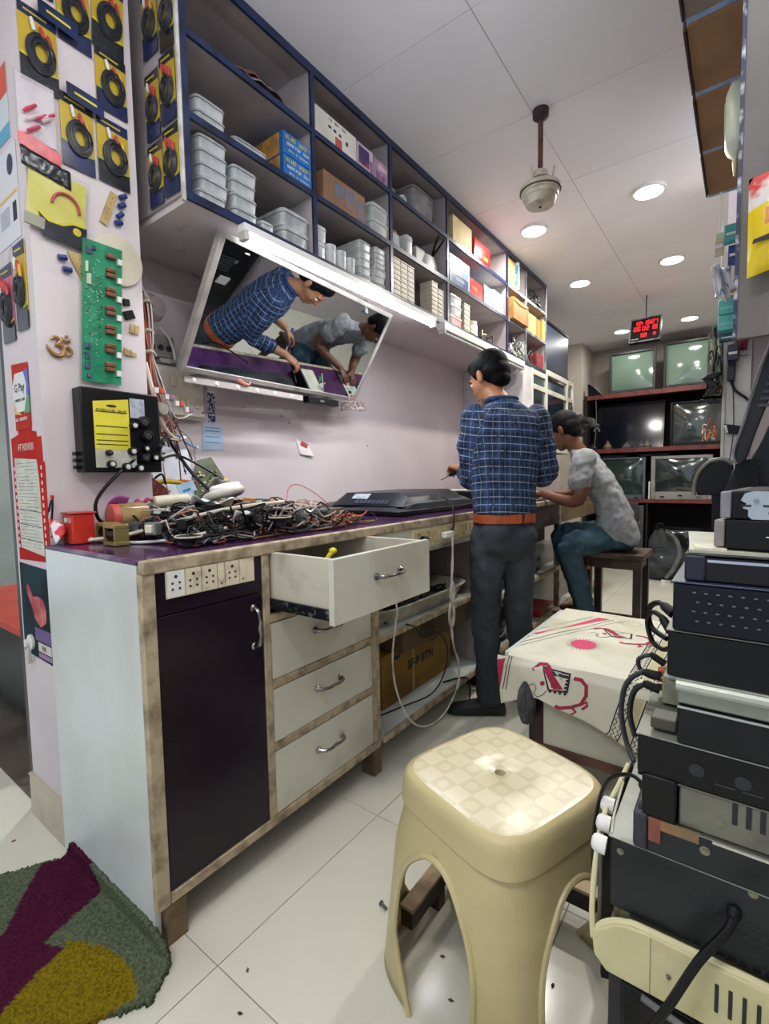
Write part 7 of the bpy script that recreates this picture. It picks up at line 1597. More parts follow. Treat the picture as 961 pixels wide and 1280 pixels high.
for i, (x0, x1, y, z1, c) in enumerate(((-1.40, -.98, 6.20, .76, '#33383c'), (-1.36, -1.02, 6.12, .50, '#25282c'), (-1.10, -.93, 6.28, .72, '#4a4e50'))):
    t = thing('television_back', ('tall grey television back leaning on the rack behind the seated man', 'shorter dark television back standing in front of the tall one', 'narrow grey television back at the right of the leaning sets')[i], 'television', ((x0 + x1) / 2, y, 0))
    t.name = 'old_television' if i == 0 else 'old_television.%03d' % i
    MB().loft([[(x0, y, 0), (x1, y, 0), (x1, y + .05, 0), (x0, y + .05, 0)], [(x0, y + .06, z1), (x1, y + .06, z1), (x1, y + .10, z1), (x0, y + .10, z1)]]).build('shell', mat(c, rough=.4), t, bevel=.006)
    MB().loft([[(x0 + .05, y - .01, .1), (x1 - .05, y - .01, .1), (x1 - .05, y + .0, .1), (x0 + .05, y + .0, .1)], [(x0 + .07, y + .03, z1 * .8), (x1 - .07, y + .03, z1 * .8), (x1 - .07, y + .05, z1 * .8), (x0 + .07, y + .05, z1 * .8)]]).build('back_bulge', DULL, t, bevel=.004)
    MB().lathe([(.012, 0), (.012, .003), (.005, .004)], ((x0 + x1) / 2 + .04, y + .035, z1 * .72), 12, axis=(0, -1, .1)).build('socket', STEEL, t)

tag(MB().box(-.895, -.88, 6.405, 6.417, .7925, 1.00).build('fluorescent_tube', WHITE), 'short white tube standing against the lower shelf edge', 'tube')
# bits on the middle shelf
for i, (x, r_, h_, c) in enumerate(((-1.52, .05, .07, '#1e1f22'), (-1.35, .045, .10, '#6d6250'), (-1.14, .05, .07, '#585c60'), (-.98, .045, .08, '#4a4d50'), (-.92, .04, .09, '#66625c'))):
    t = thing('ornament', ('round black speaker at the left end of the middle shelf', 'small brown idol like figure on the middle shelf', 'dull metal bowl in front of the large flat television', 'dark lidded pot on the middle shelf, left of a paler one', 'paler pot at the foot of the large flat television')[i], 'pot' if i > 1 else 'small object', (x, 6.425, 1.397), 0)
    MB().lathe([(0, 0), (r_, 0), (r_ * 1.05, h_ * .3), (r_ * .7, h_ * .55), (r_ * .5, h_ * .6)], (x, 6.43, 1.3975), 20, ).build('body', mat(c, rough=.4), t)
    MB().lathe([(r_ * .55, h_ * .6), (r_ * .5, h_ * .8), (r_ * .1, h_ * .95), (.0, h_ * 1.2)], (x, 6.43, 1.3975), 16).build('top', mat(c, rough=.5), t)
t = thing('hanging_cord', 'pale cord hanging in front of the left of the middle shelf', 'cord', (-1.47, 6.37, 1.4))
MB().tube([(-1.48, 6.378, 1.99), (-1.47, 6.375, 1.7), (-1.49, 6.378, 1.42)], .003).build('strand', mat('#8a8c90', rough=.5), t)
MB().tube([(-1.50, 6.37, 1.62), (-1.46, 6.365, 1.66), (-1.43, 6.37, 1.61)], .010).build('knot', mat('#6d7078', rough=.5), t)
for i, (x, z, r_) in enumerate(((-1.30, 1.325, .0), (-.85, 1.34, .0))):
    tag(MB().box(x - .16, x + .16, 6.45, 6.50, .7925 + .503 if i == 0 else .7925 + .503, .7925 + .53).build('set_top_box', DULL, bevel=.003), 'flat dark box lying on top of the %s television of the lower shelf' % ('left', 'silver')[i], 'box')
t = thing('folded_shell', 'black wedge shaped plastic shell at the left end of the top shelf', 'shell', (-1.5, 6.45, 2.052))
MB().prism([(-1.575, 2.0525), (-1.42, 2.0525), (-1.56, 2.20), (-1.585, 2.20)], frame((0, 6.44, 0), (1, 0, 0), (0, 0, 1)), 0, .04).build('shell', BLACK, t, bevel=.004)
MB().tube([(-1.56, 6.395, 2.20), (-1.48, 6.395, 2.13), (-1.42, 6.395, 2.06)], .008).build('edge', mat('#3c3e44', rough=.4), t)
# red digital clock hung from the ceiling
t = thing('digital_clock', 'square black digital clock with red lit digits hanging from the ceiling', 'clock', (-.755, 5.05, 2.29))
vz = Vector((0, .10, .24)).normalized(); f = frame((-.752, 5.0, 2.385), (1, 0, 0), vz)
MB().prism(rect(-.125, .125, -.125, .125), f, -.035, 0).build('case', BLACK, t, bevel=.004)
for a0, a1, b0, b1 in ((-.125, .125, -.125, -.115), (-.125, .125, .112, .125), (-.125, -.115, -.1147, .1117), (.115, .125, -.1147, .1117)): MB().prism(rect(a0, a1, b0, b1), f, .0003, .008).build('frame_bar', mat('#8d9094', '#3c3f44', scale=12, metal=.7, rough=.35), t)
LED = mat('#ff1620', emit=3)
SEG = {'0': 'abcdef', '1': 'bc', '2': 'abged', '3': 'abgcd', '4': 'fgbc', '5': 'afgcd', '6': 'afgedc', '7': 'abc', '8': 'abcdefg', '9': 'abfgcd'}
def digit(ch, a, b, w, h, wd):
    S_ = {'a': ((0, h), (w, h)), 'b': ((w, h), (w, h / 2)), 'c': ((w, h / 2), (w, 0)), 'd': ((0, 0), (w, 0)), 'e': ((0, 0), (0, h / 2)), 'f': ((0, h / 2), (0, h)), 'g': ((0, h / 2), (w, h / 2))}
    mb = MB()
    for s_ in SEG[ch]:
        (x0, y0), (x1, y1) = S_[s_]; mb.prism(rect(a + min(x0, x1) - wd, a + max(x0, x1) + wd, b + min(y0, y1) - wd, b + max(y0, y1) + wd), f, .0006, .003)
    return mb.build('digit', LED, t)
for row, (s_, a0, b0, w, h, wd, sp) in enumerate((('12', -.088, .055, .018, .036, .0021, .029), ('15', -.014, .055, .018, .036, .0021, .029), ('27', .048, .055, .018, .036, .0021, .029),
                                                   ('06', -.090, -.005, .018, .038, .0021, .029), ('02', -.020, -.005, .018, .038, .0021, .029), ('19', .045, -.005, .018, .038, .0021, .029), ('33', -.03, -.072, .016, .032, .0020, .026))):
    for k, ch in enumerate(s_): digit(ch, a0 + sp * k, b0, w, h, wd)
for a, b in ((-.026, .082), (-.026, .066), (.038, .082), (.038, .066), (.075, -.045), (.085, -.05), (.07, -.06), (.08, -.066)): MB().prism(disc(a, b, .0045, 10), f, .0006, .003).build('led_dot', LED, t)
glyphs('printed_letters', 'DAY DATE', .012, frame(f(-.075, -.09), (1, 0, 0), vz), WHITE, t, .002)
MB().box(-.757, -.749, 5.045, 5.053, 2.50, 2.699).build('hanger', BLACK, t)
# hanging black bag on the column
t = thing('bag', 'black crumpled bag hanging from the white cabinet by the far pillar', 'bag', (-1.30, 4.95, 1.4))
mb = MB()
rn = random.Random(4)
for k in range(9): mb.ell((-1.29 + rn.uniform(-.09, .07), 5.02 + rn.uniform(-.05, .05), 1.56 + rn.uniform(-.09, .08)), (rn.uniform(.04, .07), .05, rn.uniform(.03, .06)))
mb.ell((-1.20, 5.02, 1.60), (.05, .03, .02)).ell((-1.18, 5.0, 1.56), (.06, .03, .018)).tube([(-1.36, 5.0, 1.60), (-1.385, 4.99, 1.70), (-1.375, 4.985, 1.80)], .009)
remesh(mb, 'bag_body', mat('#111318', '#1c1f26', scale=20, rough=.6), t, .012, 3, .02, .05)
MB().lathe([(.008, 0), (.008, .03)], (-1.385, 4.985, 1.80), 8, axis=(0, 0, 1)).build('hook', STEEL, t)
# white framed cabinet beyond the wall shelf
t = thing('glazed_cabinet', 'white framed cabinet with dark glass panes beyond the end of the wall shelf', 'cabinet', (-1.65, 4.45, 1.30))
WF = mat('#c9cabb', '#b5b6a4', scale=5, rough=.4)
MB().box(-1.898, -1.392, 3.70, 3.885, 1.25, 1.955).build('end_panel', mat('#c9c4c6', '#b8b2b4', scale=4, rough=.5), t)
for y0, y1 in ((3.887, 3.93), (4.235, 4.285), (4.86, 4.90), (5.045, 5.085)): MB().box(-1.42, -1.388, y0, y1, 1.30, 1.958 if y0 < 4.2 else 2.0).build('stile', WF, t, bevel=.002)
for z0, z1 in ((1.96, 2.005), (1.80, 1.84), (1.30, 1.33)):
    for y0, y1 in ((3.931, 4.234), (4.286, 4.859), (4.901, 5.044)):
        if z0 > 1.9 and y0 < 4: z0_, z1_ = 1.915, 1.956
        else: z0_, z1_ = z0, z1
        MB().box(-1.418, -1.390, y0, y1, z0_, z1_).build('rail', WF, t, bevel=.002)
for y0, y1 in ((3.931, 4.234), (4.286, 4.859), (4.901, 5.044)):
    MB().box(-1.41, -1.404, y0, y1, 1.332, 1.798).build('pane', mat('#1c2530', rough=.08, spec=.8), t)
    MB().box(-1.41, -1.404, y0, y1, 1.842, 1.912).build('pane', mat('#39424e', rough=.08, spec=.8), t)
MB().box(-1.898, -1.43, 3.89, 5.08, 1.30, 1.955).build('carcass', mat('#4a4e56', rough=.6), t)
t = thing('window_panel', 'dark navy panel above the glazed cabinet at the shelf\'s far end', 'panel', (-1.65, 4.6, 2.01))
MB().box(-1.898, -1.42, 4.26, 4.98, 2.01, 2.44).build('panel_body', mat('#2c3448', '#20273a', scale=5, rough=.3), t)
for z in (2.01, 2.42): MB().box(-1.4195, -1.41, 4.26, 4.98, z, z + .02).build('edge_bar', BLACK, t)
# backpack
t = thing('backpack', 'dark grey backpack slumped on the floor before the rack', 'backpack', (-.62, 5.7, 0))
mb = MB()
mb.ell((-.64, 5.72, .20), (.19, .13, .20)).ell((-.66, 5.72, .34), (.13, .10, .18)).ell((-.58, 5.64, .16), (.15, .09, .14)).ell((-.70, 5.70, .10), (.14, .14, .10)).ell((-.52, 5.7, .12), (.12, .13, .11))
remesh(mb, 'sack', mat('#3c4044', '#2c2f33', scale=12, rough=.75, bump=.1, bscale=60), t, .012, 4, .03, .09)
MB().tube([(-.62, 5.62, .50), (-.53, 5.56, .44), (-.49, 5.53, .30), (-.54, 5.50, .14), (-.60, 5.50, .05)], [.010, .018, .022, .02, .012], 8, 0, 5, flat=1.6).build('shoulder_strap', mat('#6a6e6c', '#565a58', scale=20, rough=.8), t)
MB().tube([(-.70, 5.68, .50), (-.70, 5.66, .57), (-.65, 5.66, .57), (-.64, 5.68, .50)], .009).build('grab_loop', DULL, t)
MB().tube([(-.78, 5.62, .28), (-.68, 5.585, .34), (-.58, 5.57, .34)], .004).build('zip', BLACK, t)
MB().lathe([(.012, 0), (.012, .004)], (-.645, 5.56, .25), 12, axis=(0, -1, 0)).build('badge', mat('#9fb4d8', rough=.3), t)
MB().prism(rect(-.04, .04, -.014, .014), frame((-.60, 5.52, .015), (1, 0, 0), (0, 0, 1)), 0, .003).build('buckle', WHITE, t)
# ---------------------------------------------------------------- the two men
def oval(c, ax, ay, n=28, p=2.3):
    c = Vector(c); ax = Vector(ax); ay = Vector(ay); o = []
    for i in range(n):
        q = 2 * PI * i / n; cc, ss = math.cos(q), math.sin(q)
        o.append(c + ax * math.copysign(abs(cc) ** (2 / p), cc) + ay * math.copysign(abs(ss) ** (2 / p), ss))
    return o
def limb(mb, P, R, sub=4):
    """closed tapered limb with round ends through the joints"""
    mb.tube(P, R, 16, 0, sub)
    mb.ell(P[0], (R[0],) * 3, 14, 8).ell(P[-1], (R[-1],) * 3, 14, 8)
def head(mb, M):
    e = lambda c, r: mb.ell((0, 0, 0), r, 20, 14, 0, M @ Matrix.Translation(Vector(c)))
    e((-.012, 0, .035), (.096, .076, .086)); e((.030, 0, -.018), (.070, .062, .085)); e((.035, 0, -.070), (.052, .050, .042)); e((.062, 0, -.092), (.030, .028, .020))
    e((.102, 0, -.020), (.014, .014, .018)); e((.094, 0, .004), (.012, .009, .030)); e((.080, 0, .030), (.016, .048, .012)); e((.092, 0, -.055), (.012, .024, .007)); e((.089, 0, -.067), (.012, .022, .008))
    e((.062, .034, -.020), (.024, .022, .022)); e((.062, -.034, -.020), (.024, .022, .022))
    for s_ in (-1, 1):
        e((-.004, .077 * s_, -.006), (.017, .009, .031)); e((.004, .076 * s_, -.022), (.010, .008, .016)); e((-.012, .081 * s_, .004), (.008, .007, .022))
def hair(t, M, m, nape=-.05):
    mb = MB(); e = lambda c, r: mb.ell((0, 0, 0), r, 22, 14, 0, M @ Matrix.Translation(Vector(c)))
    e((-.022, 0, .048), (.100, .084, .084)); e((-.045, 0, .006), (.070, .080, .066)); e((-.058, 0, nape + .01), (.042, .058, .042)); e((.038, .0, .082), (.048, .060, .042))
    for s_ in (-1, 1): e((.018, .066 * s_, .030), (.022, .016, .034))
    return remesh(mb, 'hair', m, t, .006, 4, .003, .014)
def eyes(t, M, skin):
    for s_ in (-1, 1):
        o = MB().ell((0, 0, 0), (.011, .014, .010), 14, 10, 0, M @ Matrix.Translation((.083, .031 * s_, .006))).build('eye', mat('#cfcac2', rough=.2), t)
        MB().ell((0, 0, 0), (.004, .0062, .0062), 12, 8, 0, M @ Matrix.Translation((.0915, .031 * s_, .003))).build('iris', mat('#1c1412', rough=.15), o)
        MB().tube([M @ Vector((.089, .014 * s_, .024)), M @ Vector((.092, .032 * s_, .030)), M @ Vector((.080, .050 * s_, .023))], .0032, 6).build('eyebrow', mat('#15110f', rough=.8), t)
def headM(c, fwd):
    f_ = Vector(fwd).normalized(); l = Vector((0, 0, 1)).cross(f_).normalized(); u = f_.cross(l)
    M = Matrix((f_, l, u)).transposed().to_4x4(); M.translation = Vector(c); return M
def hand(mb, w, d, n, curl=.9, side=1, spread=1, k=1.0):
    """w wrist, d direction of the fingers, n the way the palm faces; side +1 puts the thumb on d x n"""
    w = Vector(w); d = Vector(d).normalized(); n = Vector(n); n = (n - d * n.dot(d)).normalized(); s_ = d.cross(n) * side
    rings = []
    for q, hw, ht in ((-.012, .026, .019), (.01, .029, .018), (.04, .037, .016), (.07, .041, .015), (.088, .040, .012)): rings.append(oval(w + d * q * k, s_ * hw * k, n * ht * k, 20))
    mb.loft(rings)
    for i, (o, L) in enumerate(((.029, .070), (.010, .080), (-.010, .074), (-.029, .058))):
        p = w + d * .082 * k + s_ * o * k; P = [p]; a = curl * (.35 + .08 * i); dd = d + s_ * (o * 2.0 * spread)
        dd.normalize()
        for j, f_ in enumerate((.44, .32, .24)):
            dd = (dd * math.cos(a) + n * math.sin(a)).normalized() if j == 0 else dd
            P.append(P[-1] + dd * L * f_ * k); nn = (n - dd * n.dot(dd)).normalized(); dd = (dd * math.cos(curl * .75) + nn * math.sin(curl * .75)).normalized()
        mb.tube(P, [.0092 * k, .0085 * k, .0078 * k, .0068 * k], 10, 0, 3); mb.ell(P[-1], (.0068 * k,) * 3, 10, 6)
    b = w + d * .022 * k + s_ * .022 * k
    P = [b, b + (s_ * .028 + d * .022 + n * .008) * k, b + (s_ * .040 + d * .050 + n * .020) * k, b + (s_ * .036 + d * .072 + n * .034) * k]
    mb.tube(P, [.014 * k, .0115 * k, .0098 * k, .008 * k], 10, 0, 3); mb.ell(P[-1], (.008 * k,) * 3, 10, 6)
def plaid_mat():
    m = bpy.data.materials.new('m_plaid'); m.use_nodes = True; nt = m.node_tree; b = nt.nodes['Principled BSDF']; L = nt.links.new
    at = nt.nodes.new('ShaderNodeAttribute'); at.attribute_name = 'weave'; sp = nt.nodes.new('ShaderNodeSeparateXYZ'); L(at.outputs['Vector'], sp.inputs[0])
    no = nt.nodes.new('ShaderNodeTexNoise'); no.inputs['Scale'].default_value = 60; tc = nt.nodes.new('ShaderNodeTexCoord'); L(tc.outputs['Object'], no.inputs['Vector'])
    def math_(op, a, b_=None, c=None):
        n = nt.nodes.new('ShaderNodeMath'); n.operation = op
        for i, v in enumerate((a, b_, c)):
            if v is None: continue
            if isinstance(v, (int, float)): n.inputs[i].default_value = v
            else: L(v, n.inputs[i])
        return n.outputs[0]
    outs = []
    for ax, per in ((0, .030), (1, .034)):
        f_ = math_('FRACT', math_('DIVIDE', sp.outputs[ax], per)); main = math_('LESS_THAN', math_('ABSOLUTE', math_('SUBTRACT', f_, .5)), .045 if ax == 0 else .055)
        f2 = math_('FRACT', math_('DIVIDE', sp.outputs[ax], per * 2)); dark = math_('GREATER_THAN', f2, .5)
        outs.append((main, dark))
    thr = math_('GREATER_THAN', no.outputs[0], .40)
    line = math_('MULTIPLY', math_('MAXIMUM', math_('MULTIPLY', outs[0][0], .5), outs[1][0]), math_('MULTIPLY_ADD', thr, .6, .15))
    dk = math_('MULTIPLY', math_('ADD', outs[0][1], outs[1][1]), .5)
    x = nt.nodes.new('ShaderNodeMix'); x.data_type = 'RGBA'; x.inputs[6].default_value = hexc('#1b365c'); x.inputs[7].default_value = hexc('#0a162e'); L(dk, x.inputs[0])
    y = nt.nodes.new('ShaderNodeMix'); y.data_type = 'RGBA'; L(x.outputs[2], y.inputs[6]); y.inputs[7].default_value = hexc('#93a6bf'); L(line, y.inputs[0]); L(y.outputs[2], b.inputs['Base Color'])
    b.inputs['Roughness'].default_value = .85; return m
def weave(o, bones, off):
    me = o.data; at = me.attributes.new('weave', 'FLOAT_VECTOR', 'POINT'); vals = []
    for v in me.vertices:
        p = v.co + off; best = None
        for a, b_, r_, ref, k in bones:
            ab = b_ - a; q = max(0, min(1, (p - a).dot(ab) / ab.length_squared)); c = a + ab * q; d_ = (p - c).length - r_
            if best is None or d_ < best[0]:
                ax = ab.normalized(); e1 = (ref - ax * ref.dot(ax)).normalized(); e2 = ax.cross(e1); w = p - c
                best = (d_, math.atan2(w.dot(e2), w.dot(e1)) * k, (p - a).dot(ax))
        vals += [best[1] + 1, best[2] + 1, 0]
    at.data.foreach_set('vector', vals)
SKIN1 = mat('#a5714f', '#96633f', scale=14, rough=.5)
SKIN2 = mat('#6e4630', '#5d3926', scale=14, rough=.48)
HAIRM = mat('#08080a', '#111216', scale=60, rough=.6, bump=.15, bscale=260, spec=.12)
# --- the standing man
V = Vector
F = V((-.72, .69, 0)).normalized(); A = V((.69, .72, 0)).normalized()          # facing, and his right
t = thing('person', 'standing man with black hair in a navy checked shirt and dark jeans at the counter', 'person', (-.87, 2.12, 0))
off = V((-.87, 2.12, 0))
hc = V((-1.015, 2.25, 1.575)); HM = headM(hc, (-.90, .26, -.45))
Lsh, Rsh = V((-1.015, 2.09, 1.372)), V((-.80, 2.31, 1.372)); Lel, Rel = V((-1.055, 2.14, 1.085)), V((-.765, 2.34, 1.10)); Lwr, Rwr = V((-1.20, 2.31, 1.14)), V((-.93, 2.52, 1.10))
Lhp, Rhp = V((-.945, 2.085, .86)), V((-.84, 2.185, .86)); Lkn, Rkn = V((-.945, 2.05, .47)), V((-.835, 2.18, .47)); Lan, Ran = V((-.915, 2.025, .09)), V((-.825, 2.225, .09))
mb = MB(); head(mb, HM)
limb(mb, [V((-.925, 2.215, 1.38)), V((-.945, 2.22, 1.44)), hc + V((.02, -.01, -.07))], [.058, .053, .05])
cen = lambda z: V((-.892 - .07 * max(0, z - .95), 2.135 + .16 * max(0, z - .95), z))
mb.loft([oval(cen(z), A * w, F * d) for z, w, d in ((.80, .085, .06), (.92, .095, .065), (1.05, .10, .065), (1.2, .12, .07), (1.32, .13, .065), (1.40, .08, .05))])
for sh, el, wr in ((Lsh, Lel, Lwr), (Rsh, Rel, Rwr)): limb(mb, [sh + (cen(1.3) - sh) * .15 + V((0, 0, -.02)), sh.lerp(el, .5), el, wr], [.030, .030, .030, .026], 5)
for hp, kn, an in ((Lhp, Lkn, Lan), (Rhp, Rkn, Ran)): limb(mb, [hp, kn, an], [.052, .040, .030], 5); mb.ell(an + V((-.02, -.01, -.035)), (.05, .03, .025))
hand(mb, Lwr, (-.75, .62, .12), (-.25, .1, -1), .95, -1)
hand(mb, Rwr, (-.75, .62, -.15), (-.3, -.2, -1), .9, 1)
remesh(mb, 'body', SKIN1, t, .0055, 3)
hair(t, HM, HAIRM); eyes(t, HM, SKIN1)
# shirt
mb = MB()
mb.loft([oval(cen(z), A * w, F * d, p=2.5) for z, w, d in ((.915, .132, .100), (.935, .142, .106), (1.0, .142, .102), (1.1, .150, .102), (1.2, .166, .110), (1.3, .178, .112), (1.365, .168, .098), (1.40, .125, .080), (1.43, .082, .066), (1.455, .064, .060))])
mb.ell(Lsh + V((.01, .01, -.008)), (.060, .060, .056)).ell(Rsh + V((-.01, -.01, -.008)), (.060, .060, .056))
mb.loft([oval(cen(z) , A * w, F * d, p=3.0) for z, w, d in ((1.22, .165, .105), (1.30, .19, .108), (1.352, .198, .098), (1.385, .17, .082), (1.41, .11, .068))])
limb(mb, [Lsh, Lsh.lerp(Lel, .5) + V((-.01, -.01, 0)), Lel, Lel.lerp(Lwr, .52)], [.058, .056, .052, .046], 5)
limb(mb, [Rsh, Rsh.lerp(Rel, .5) + V((.008, .0, 0)), Rel, Rel.lerp(Rwr, .55)], [.058, .055, .050, .044], 5)
o = remesh(mb, 'shirt', plaid_mat(), t, .009, 9, .022, .06)
weave(o, [(V((-.888, 2.13, .85)), V((-.927, 2.215, 1.45)), .13, -F, .15), (Lsh, Lel, .058, -F, .062), (Rsh, Rel, .058, -F, .062), (Lel, Lwr, .05, V((0, 0, 1)), .055), (Rel, Rwr, .05, V((0, 0, 1)), .055)], off)
MB().tube([tuple(oval(V((-.94, 2.222, 1.447)), A * .068, F * .062, 16)[i] + V((0, 0, .012 * (1 if i % 16 else 1)))) for i in range(16)], .012, 8, 0, 2, True, flat=1).build('collar', mat('#1c3760', '#14284a', scale=40, rough=.85), t)
for wr, el in ((Lwr, Lel), (Rwr, Rel)):
    a = el.lerp(wr, .50); b_ = el.lerp(wr, .62); MB().lathe([(.047, 0), (.049, .004), (.047, .022), (.040, .026), (.036, .02)], a, 24, axis=b_ - a, cap=False).build('cuff', mat('#1b3358', '#122444', scale=40, rough=.85), t)
# belt and jeans
bc = V((-.890, 2.132, .885))
mb = MB()
mb.loft([oval(bc + V((0, 0, z)), A * w, F * d, 36, 2.5) for z, w, d in ((0, .130, .103), (.001, .141, .112), (.038, .140, .111), (.040, .130, .103))])
bl = mb.build('belt', mat('#a8522c', '#8c4222', scale=12, rough=.4), t, ang=60)
MB().box(-.03, .03, -.004, .004, -.024, .024, 0, Matrix.Translation(bc + F * .107 + V((0, 0, .02))) @ Matrix.Rotation(math.atan2(F.y, F.x) + PI / 2, 4, 'Z')).build('buckle', CHROME, bl)
for a in (-2.0, -1.25, 2.4): MB().box(-.006, .006, -.003, .003, -.026, .024, 0, Matrix.Translation(bc + A * .141 * math.cos(a) * 1.0 + F * .112 * math.sin(a) + V((0, 0, .02))) @ Matrix.Rotation(math.atan2(F.y, F.x) + a, 4, 'Z')).build('belt_loop', mat('#1b2026', rough=.8), bl)
JE = mat('#2c3238', '#3e464c', scale=5, thr=(.45, .75), rough=.85, bump=.05, bscale=250)
mb = MB()
mb.loft([oval(V((-.890, 2.132, z)), A * w, F * d, p=2.5) for z, w, d in ((.915, .124, .096), (.88, .130, .102), (.82, .138, .112), (.76, .136, .106), (.72, .105, .075))])
mb.ell(V((-.890, 2.132, .815)) - F * .055 - A * .055, (.068, .068, .085)).ell(V((-.890, 2.132, .815)) - F * .055 + A * .055, (.068, .068, .085))
limb(mb, [Lhp + V((0, 0, -.04)), Lhp.lerp(Lkn, .5), Lkn, Lkn.lerp(Lan, .5), Lan + V((0, 0, .0))], [.080, .074, .062, .056, .055], 5)
limb(mb, [Rhp + V((0, 0, -.04)), Rhp.lerp(Rkn, .5), Rkn, Rkn.lerp(Ran, .5), Ran + V((0, 0, .0))], [.080, .074, .062, .056, .055], 5)
jn = remesh(mb, 'jeans', JE, t, .009, 3, .020, .06)
def pocket(c, w, h, parent, nrm, right, m):
    P = [c - right * w / 2 + V((0, 0, h / 2)), c - right * w / 2 + V((0, 0, -h * .3)), c + V((0, 0, -h * .5)), c + right * w / 2 + V((0, 0, -h * .3)), c + right * w / 2 + V((0, 0, h / 2))]
    return MB().tube(P, .0028, 6, 0, 4).build('pocket_seam', m, parent)
for s_ in (-1, 1): pocket(V((-.890, 2.132, .80)) - F * .126 + A * .062 * s_, .09, .12, jn, F, A, mat('#565c60', rough=.8))
for an, d_ in ((Lan, V((-.86, -.5, 0))), (Ran, V((-.95, .3, 0)))):
    d_ = d_.normalized(); s2 = V((-d_.y, d_.x, 0))
    MB().loft([oval(an + d_ * q + V((0, 0, -.09 + z)), s2 * w, V((0, 0, hh)), 20, 2.6) for q, w, hh, z in ((-.072, .012, .018, .024), (-.065, .030, .034, .036), (-.03, .038, .045, .047), (.04, .040, .036, .038), (.10, .044, .028, .030), (.16, .040, .022, .024), (.19, .022, .014, .017), (.197, .006, .006, .014))]).build('shoe', mat('#17181b', '#24262a', scale=14, rough=.6), t, ang=60)
# soldering tool in his hands
t = thing('soldering_iron', 'black handled soldering tool held up in the standing man\'s left hand', 'tool', (-1.25, 2.34, 1.16))
g0 = Lwr + V((-.055, .05, -.016)); dd = V((.55, -.1, .22)).normalized()
MB().tube([g0 - dd * .05, g0 + dd * .02, g0 + dd * .09], [.009, .011, .012], 10).build('handle', BLACK, t)
MB().tube([g0 - dd * .12, g0 - dd * .05], .003, 8, 0, 1).build('tip', CHROME, t)
t = thing('desolder_pump', 'blue and black hand tool in the standing man\'s right hand', 'tool', (-1.0, 2.55, 1.08))
g0 = Rwr + V((-.06, .045, -.028)); dd = V((-.5, -.1, -.55)).normalized()
MB().tube([g0 - dd * .07, g0 + dd * .06], [.010, .010], 10, 0, 1).build('barrel', mat('#2c4aa0', rough=.35), t)
MB().tube([g0 + dd * .06, g0 + dd * .12], [.006, .002], 10, 0, 1).build('nozzle', WHITE, t)
# --- the seated man
F2 = V((-.985, -.12, 0)).normalized(); A2 = V((-.12, .985, 0)).normalized()
t = thing('person', 'seated man in a grey T-shirt and teal jeans bending over the counter', 'person', (-.70, 3.44, 0))
off = V((-.70, 3.44, 0))
hc = V((-.975, 3.345, 1.388)); HM = headM(hc, (-.86, .06, -.50))
Lsh, Rsh = V((-.815, 3.215, 1.19)), V((-.86, 3.55, 1.19)); Lel, Rel = V((-.835, 3.17, .935)), V((-.98, 3.57, .97)); Lwr, Rwr = V((-1.085, 3.255, .975)), V((-1.10, 3.43, .965))
Lhp, Rhp = V((-.70, 3.36, .685)), V((-.71, 3.54, .685)); Lkn, Rkn = V((-.885, 3.20, .625)), V((-1.03, 3.50, .66)); Lan, Ran = V((-.80, 3.28, .21)), V((-.88, 3.46, .21))
mb = MB(); head(mb, HM)
limb(mb, [V((-.87, 3.38, 1.22)), V((-.905, 3.362, 1.28)), hc + V((.035, .0, -.05))], [.058, .052, .050])
mb.loft([oval((x, 3.43 - (z - .7) * .09, z), A2 * w, V((F2.x, F2.y, .15)) * d) for x, z, w, d in ((-.68, .66, .13, .09), (-.67, .78, .13, .09), (-.70, .90, .12, .085), (-.76, 1.05, .14, .09), (-.82, 1.16, .15, .085), (-.86, 1.23, .09, .06))])
for sh, el, wr in ((Lsh, Lel, Lwr), (Rsh, Rel, Rwr)): limb(mb, [sh, el, wr], [.046, .042, .027], 5)
for hp, kn, an in ((Lhp, Lkn, Lan), (Rhp, Rkn, Ran)): limb(mb, [hp, kn, an], [.052, .036, .028], 5); mb.ell(an + V((-.05, -.0, -.045)), (.105, .042, .028))
hand(mb, Lwr, (-.97, .25, -.08), (-.1, .1, -1), .75, -1)
hand(mb, Rwr, (-.96, -.28, -.06), (-.1, -.1, -1), .75, 1)
remesh(mb, 'body', SKIN2, t, .0055, 3)
hair(t, HM, mat('#0e0d0e', '#1c1a1a', scale=60, rough=.6, bump=.15, bscale=260, spec=.12)); eyes(t, HM, SKIN2)
mb = MB()
mb.loft([oval((x, 3.43 - (z - .7) * .09, z), A2 * w, V((F2.x, F2.y, .25)).normalized() * d, p=2.5) for x, z, w, d in
         ((-.645, .675, .155, .115), (-.650, .72, .165, .125), (-.66, .80, .160, .120), (-.69, .90, .155, .112), (-.74, 1.0, .162, .115), (-.785, 1.09, .175, .118), (-.82, 1.16, .178, .11), (-.85, 1.215, .135, .085), (-.872, 1.245, .085, .066), (-.885, 1.262, .065, .058))])
mb.ell(Lsh + V((.0, .02, -.01)), (.066, .066, .06)).ell(Rsh + V((.0, -.02, -.01)), (.066, .066, .06))
limb(mb, [Lsh, Lsh.lerp(Lel, .55)], [.066, .068], 2); limb(mb, [Rsh, Rsh.lerp(Rel, .55)], [.066, .068], 2)
remesh(mb, 't_shirt', mat('#8f9294', '#74787a', scale=38, thr=(.45, .7), rough=.9), t, .009, 3, .030, .07)
mb = MB()
mb.loft([oval((-.675, 3.45, z), A2 * w, F2 * d, p=2.4) for z, w, d in ((.80, .145, .11), (.72, .165, .125), (.65, .168, .13), (.618, .15, .115))])
limb(mb, [Lhp, Lhp.lerp(Lkn, .5) + V((0, 0, .01)), Lkn, Lkn.lerp(Lan, .5), Lan], [.095, .085, .072, .058, .050], 5)
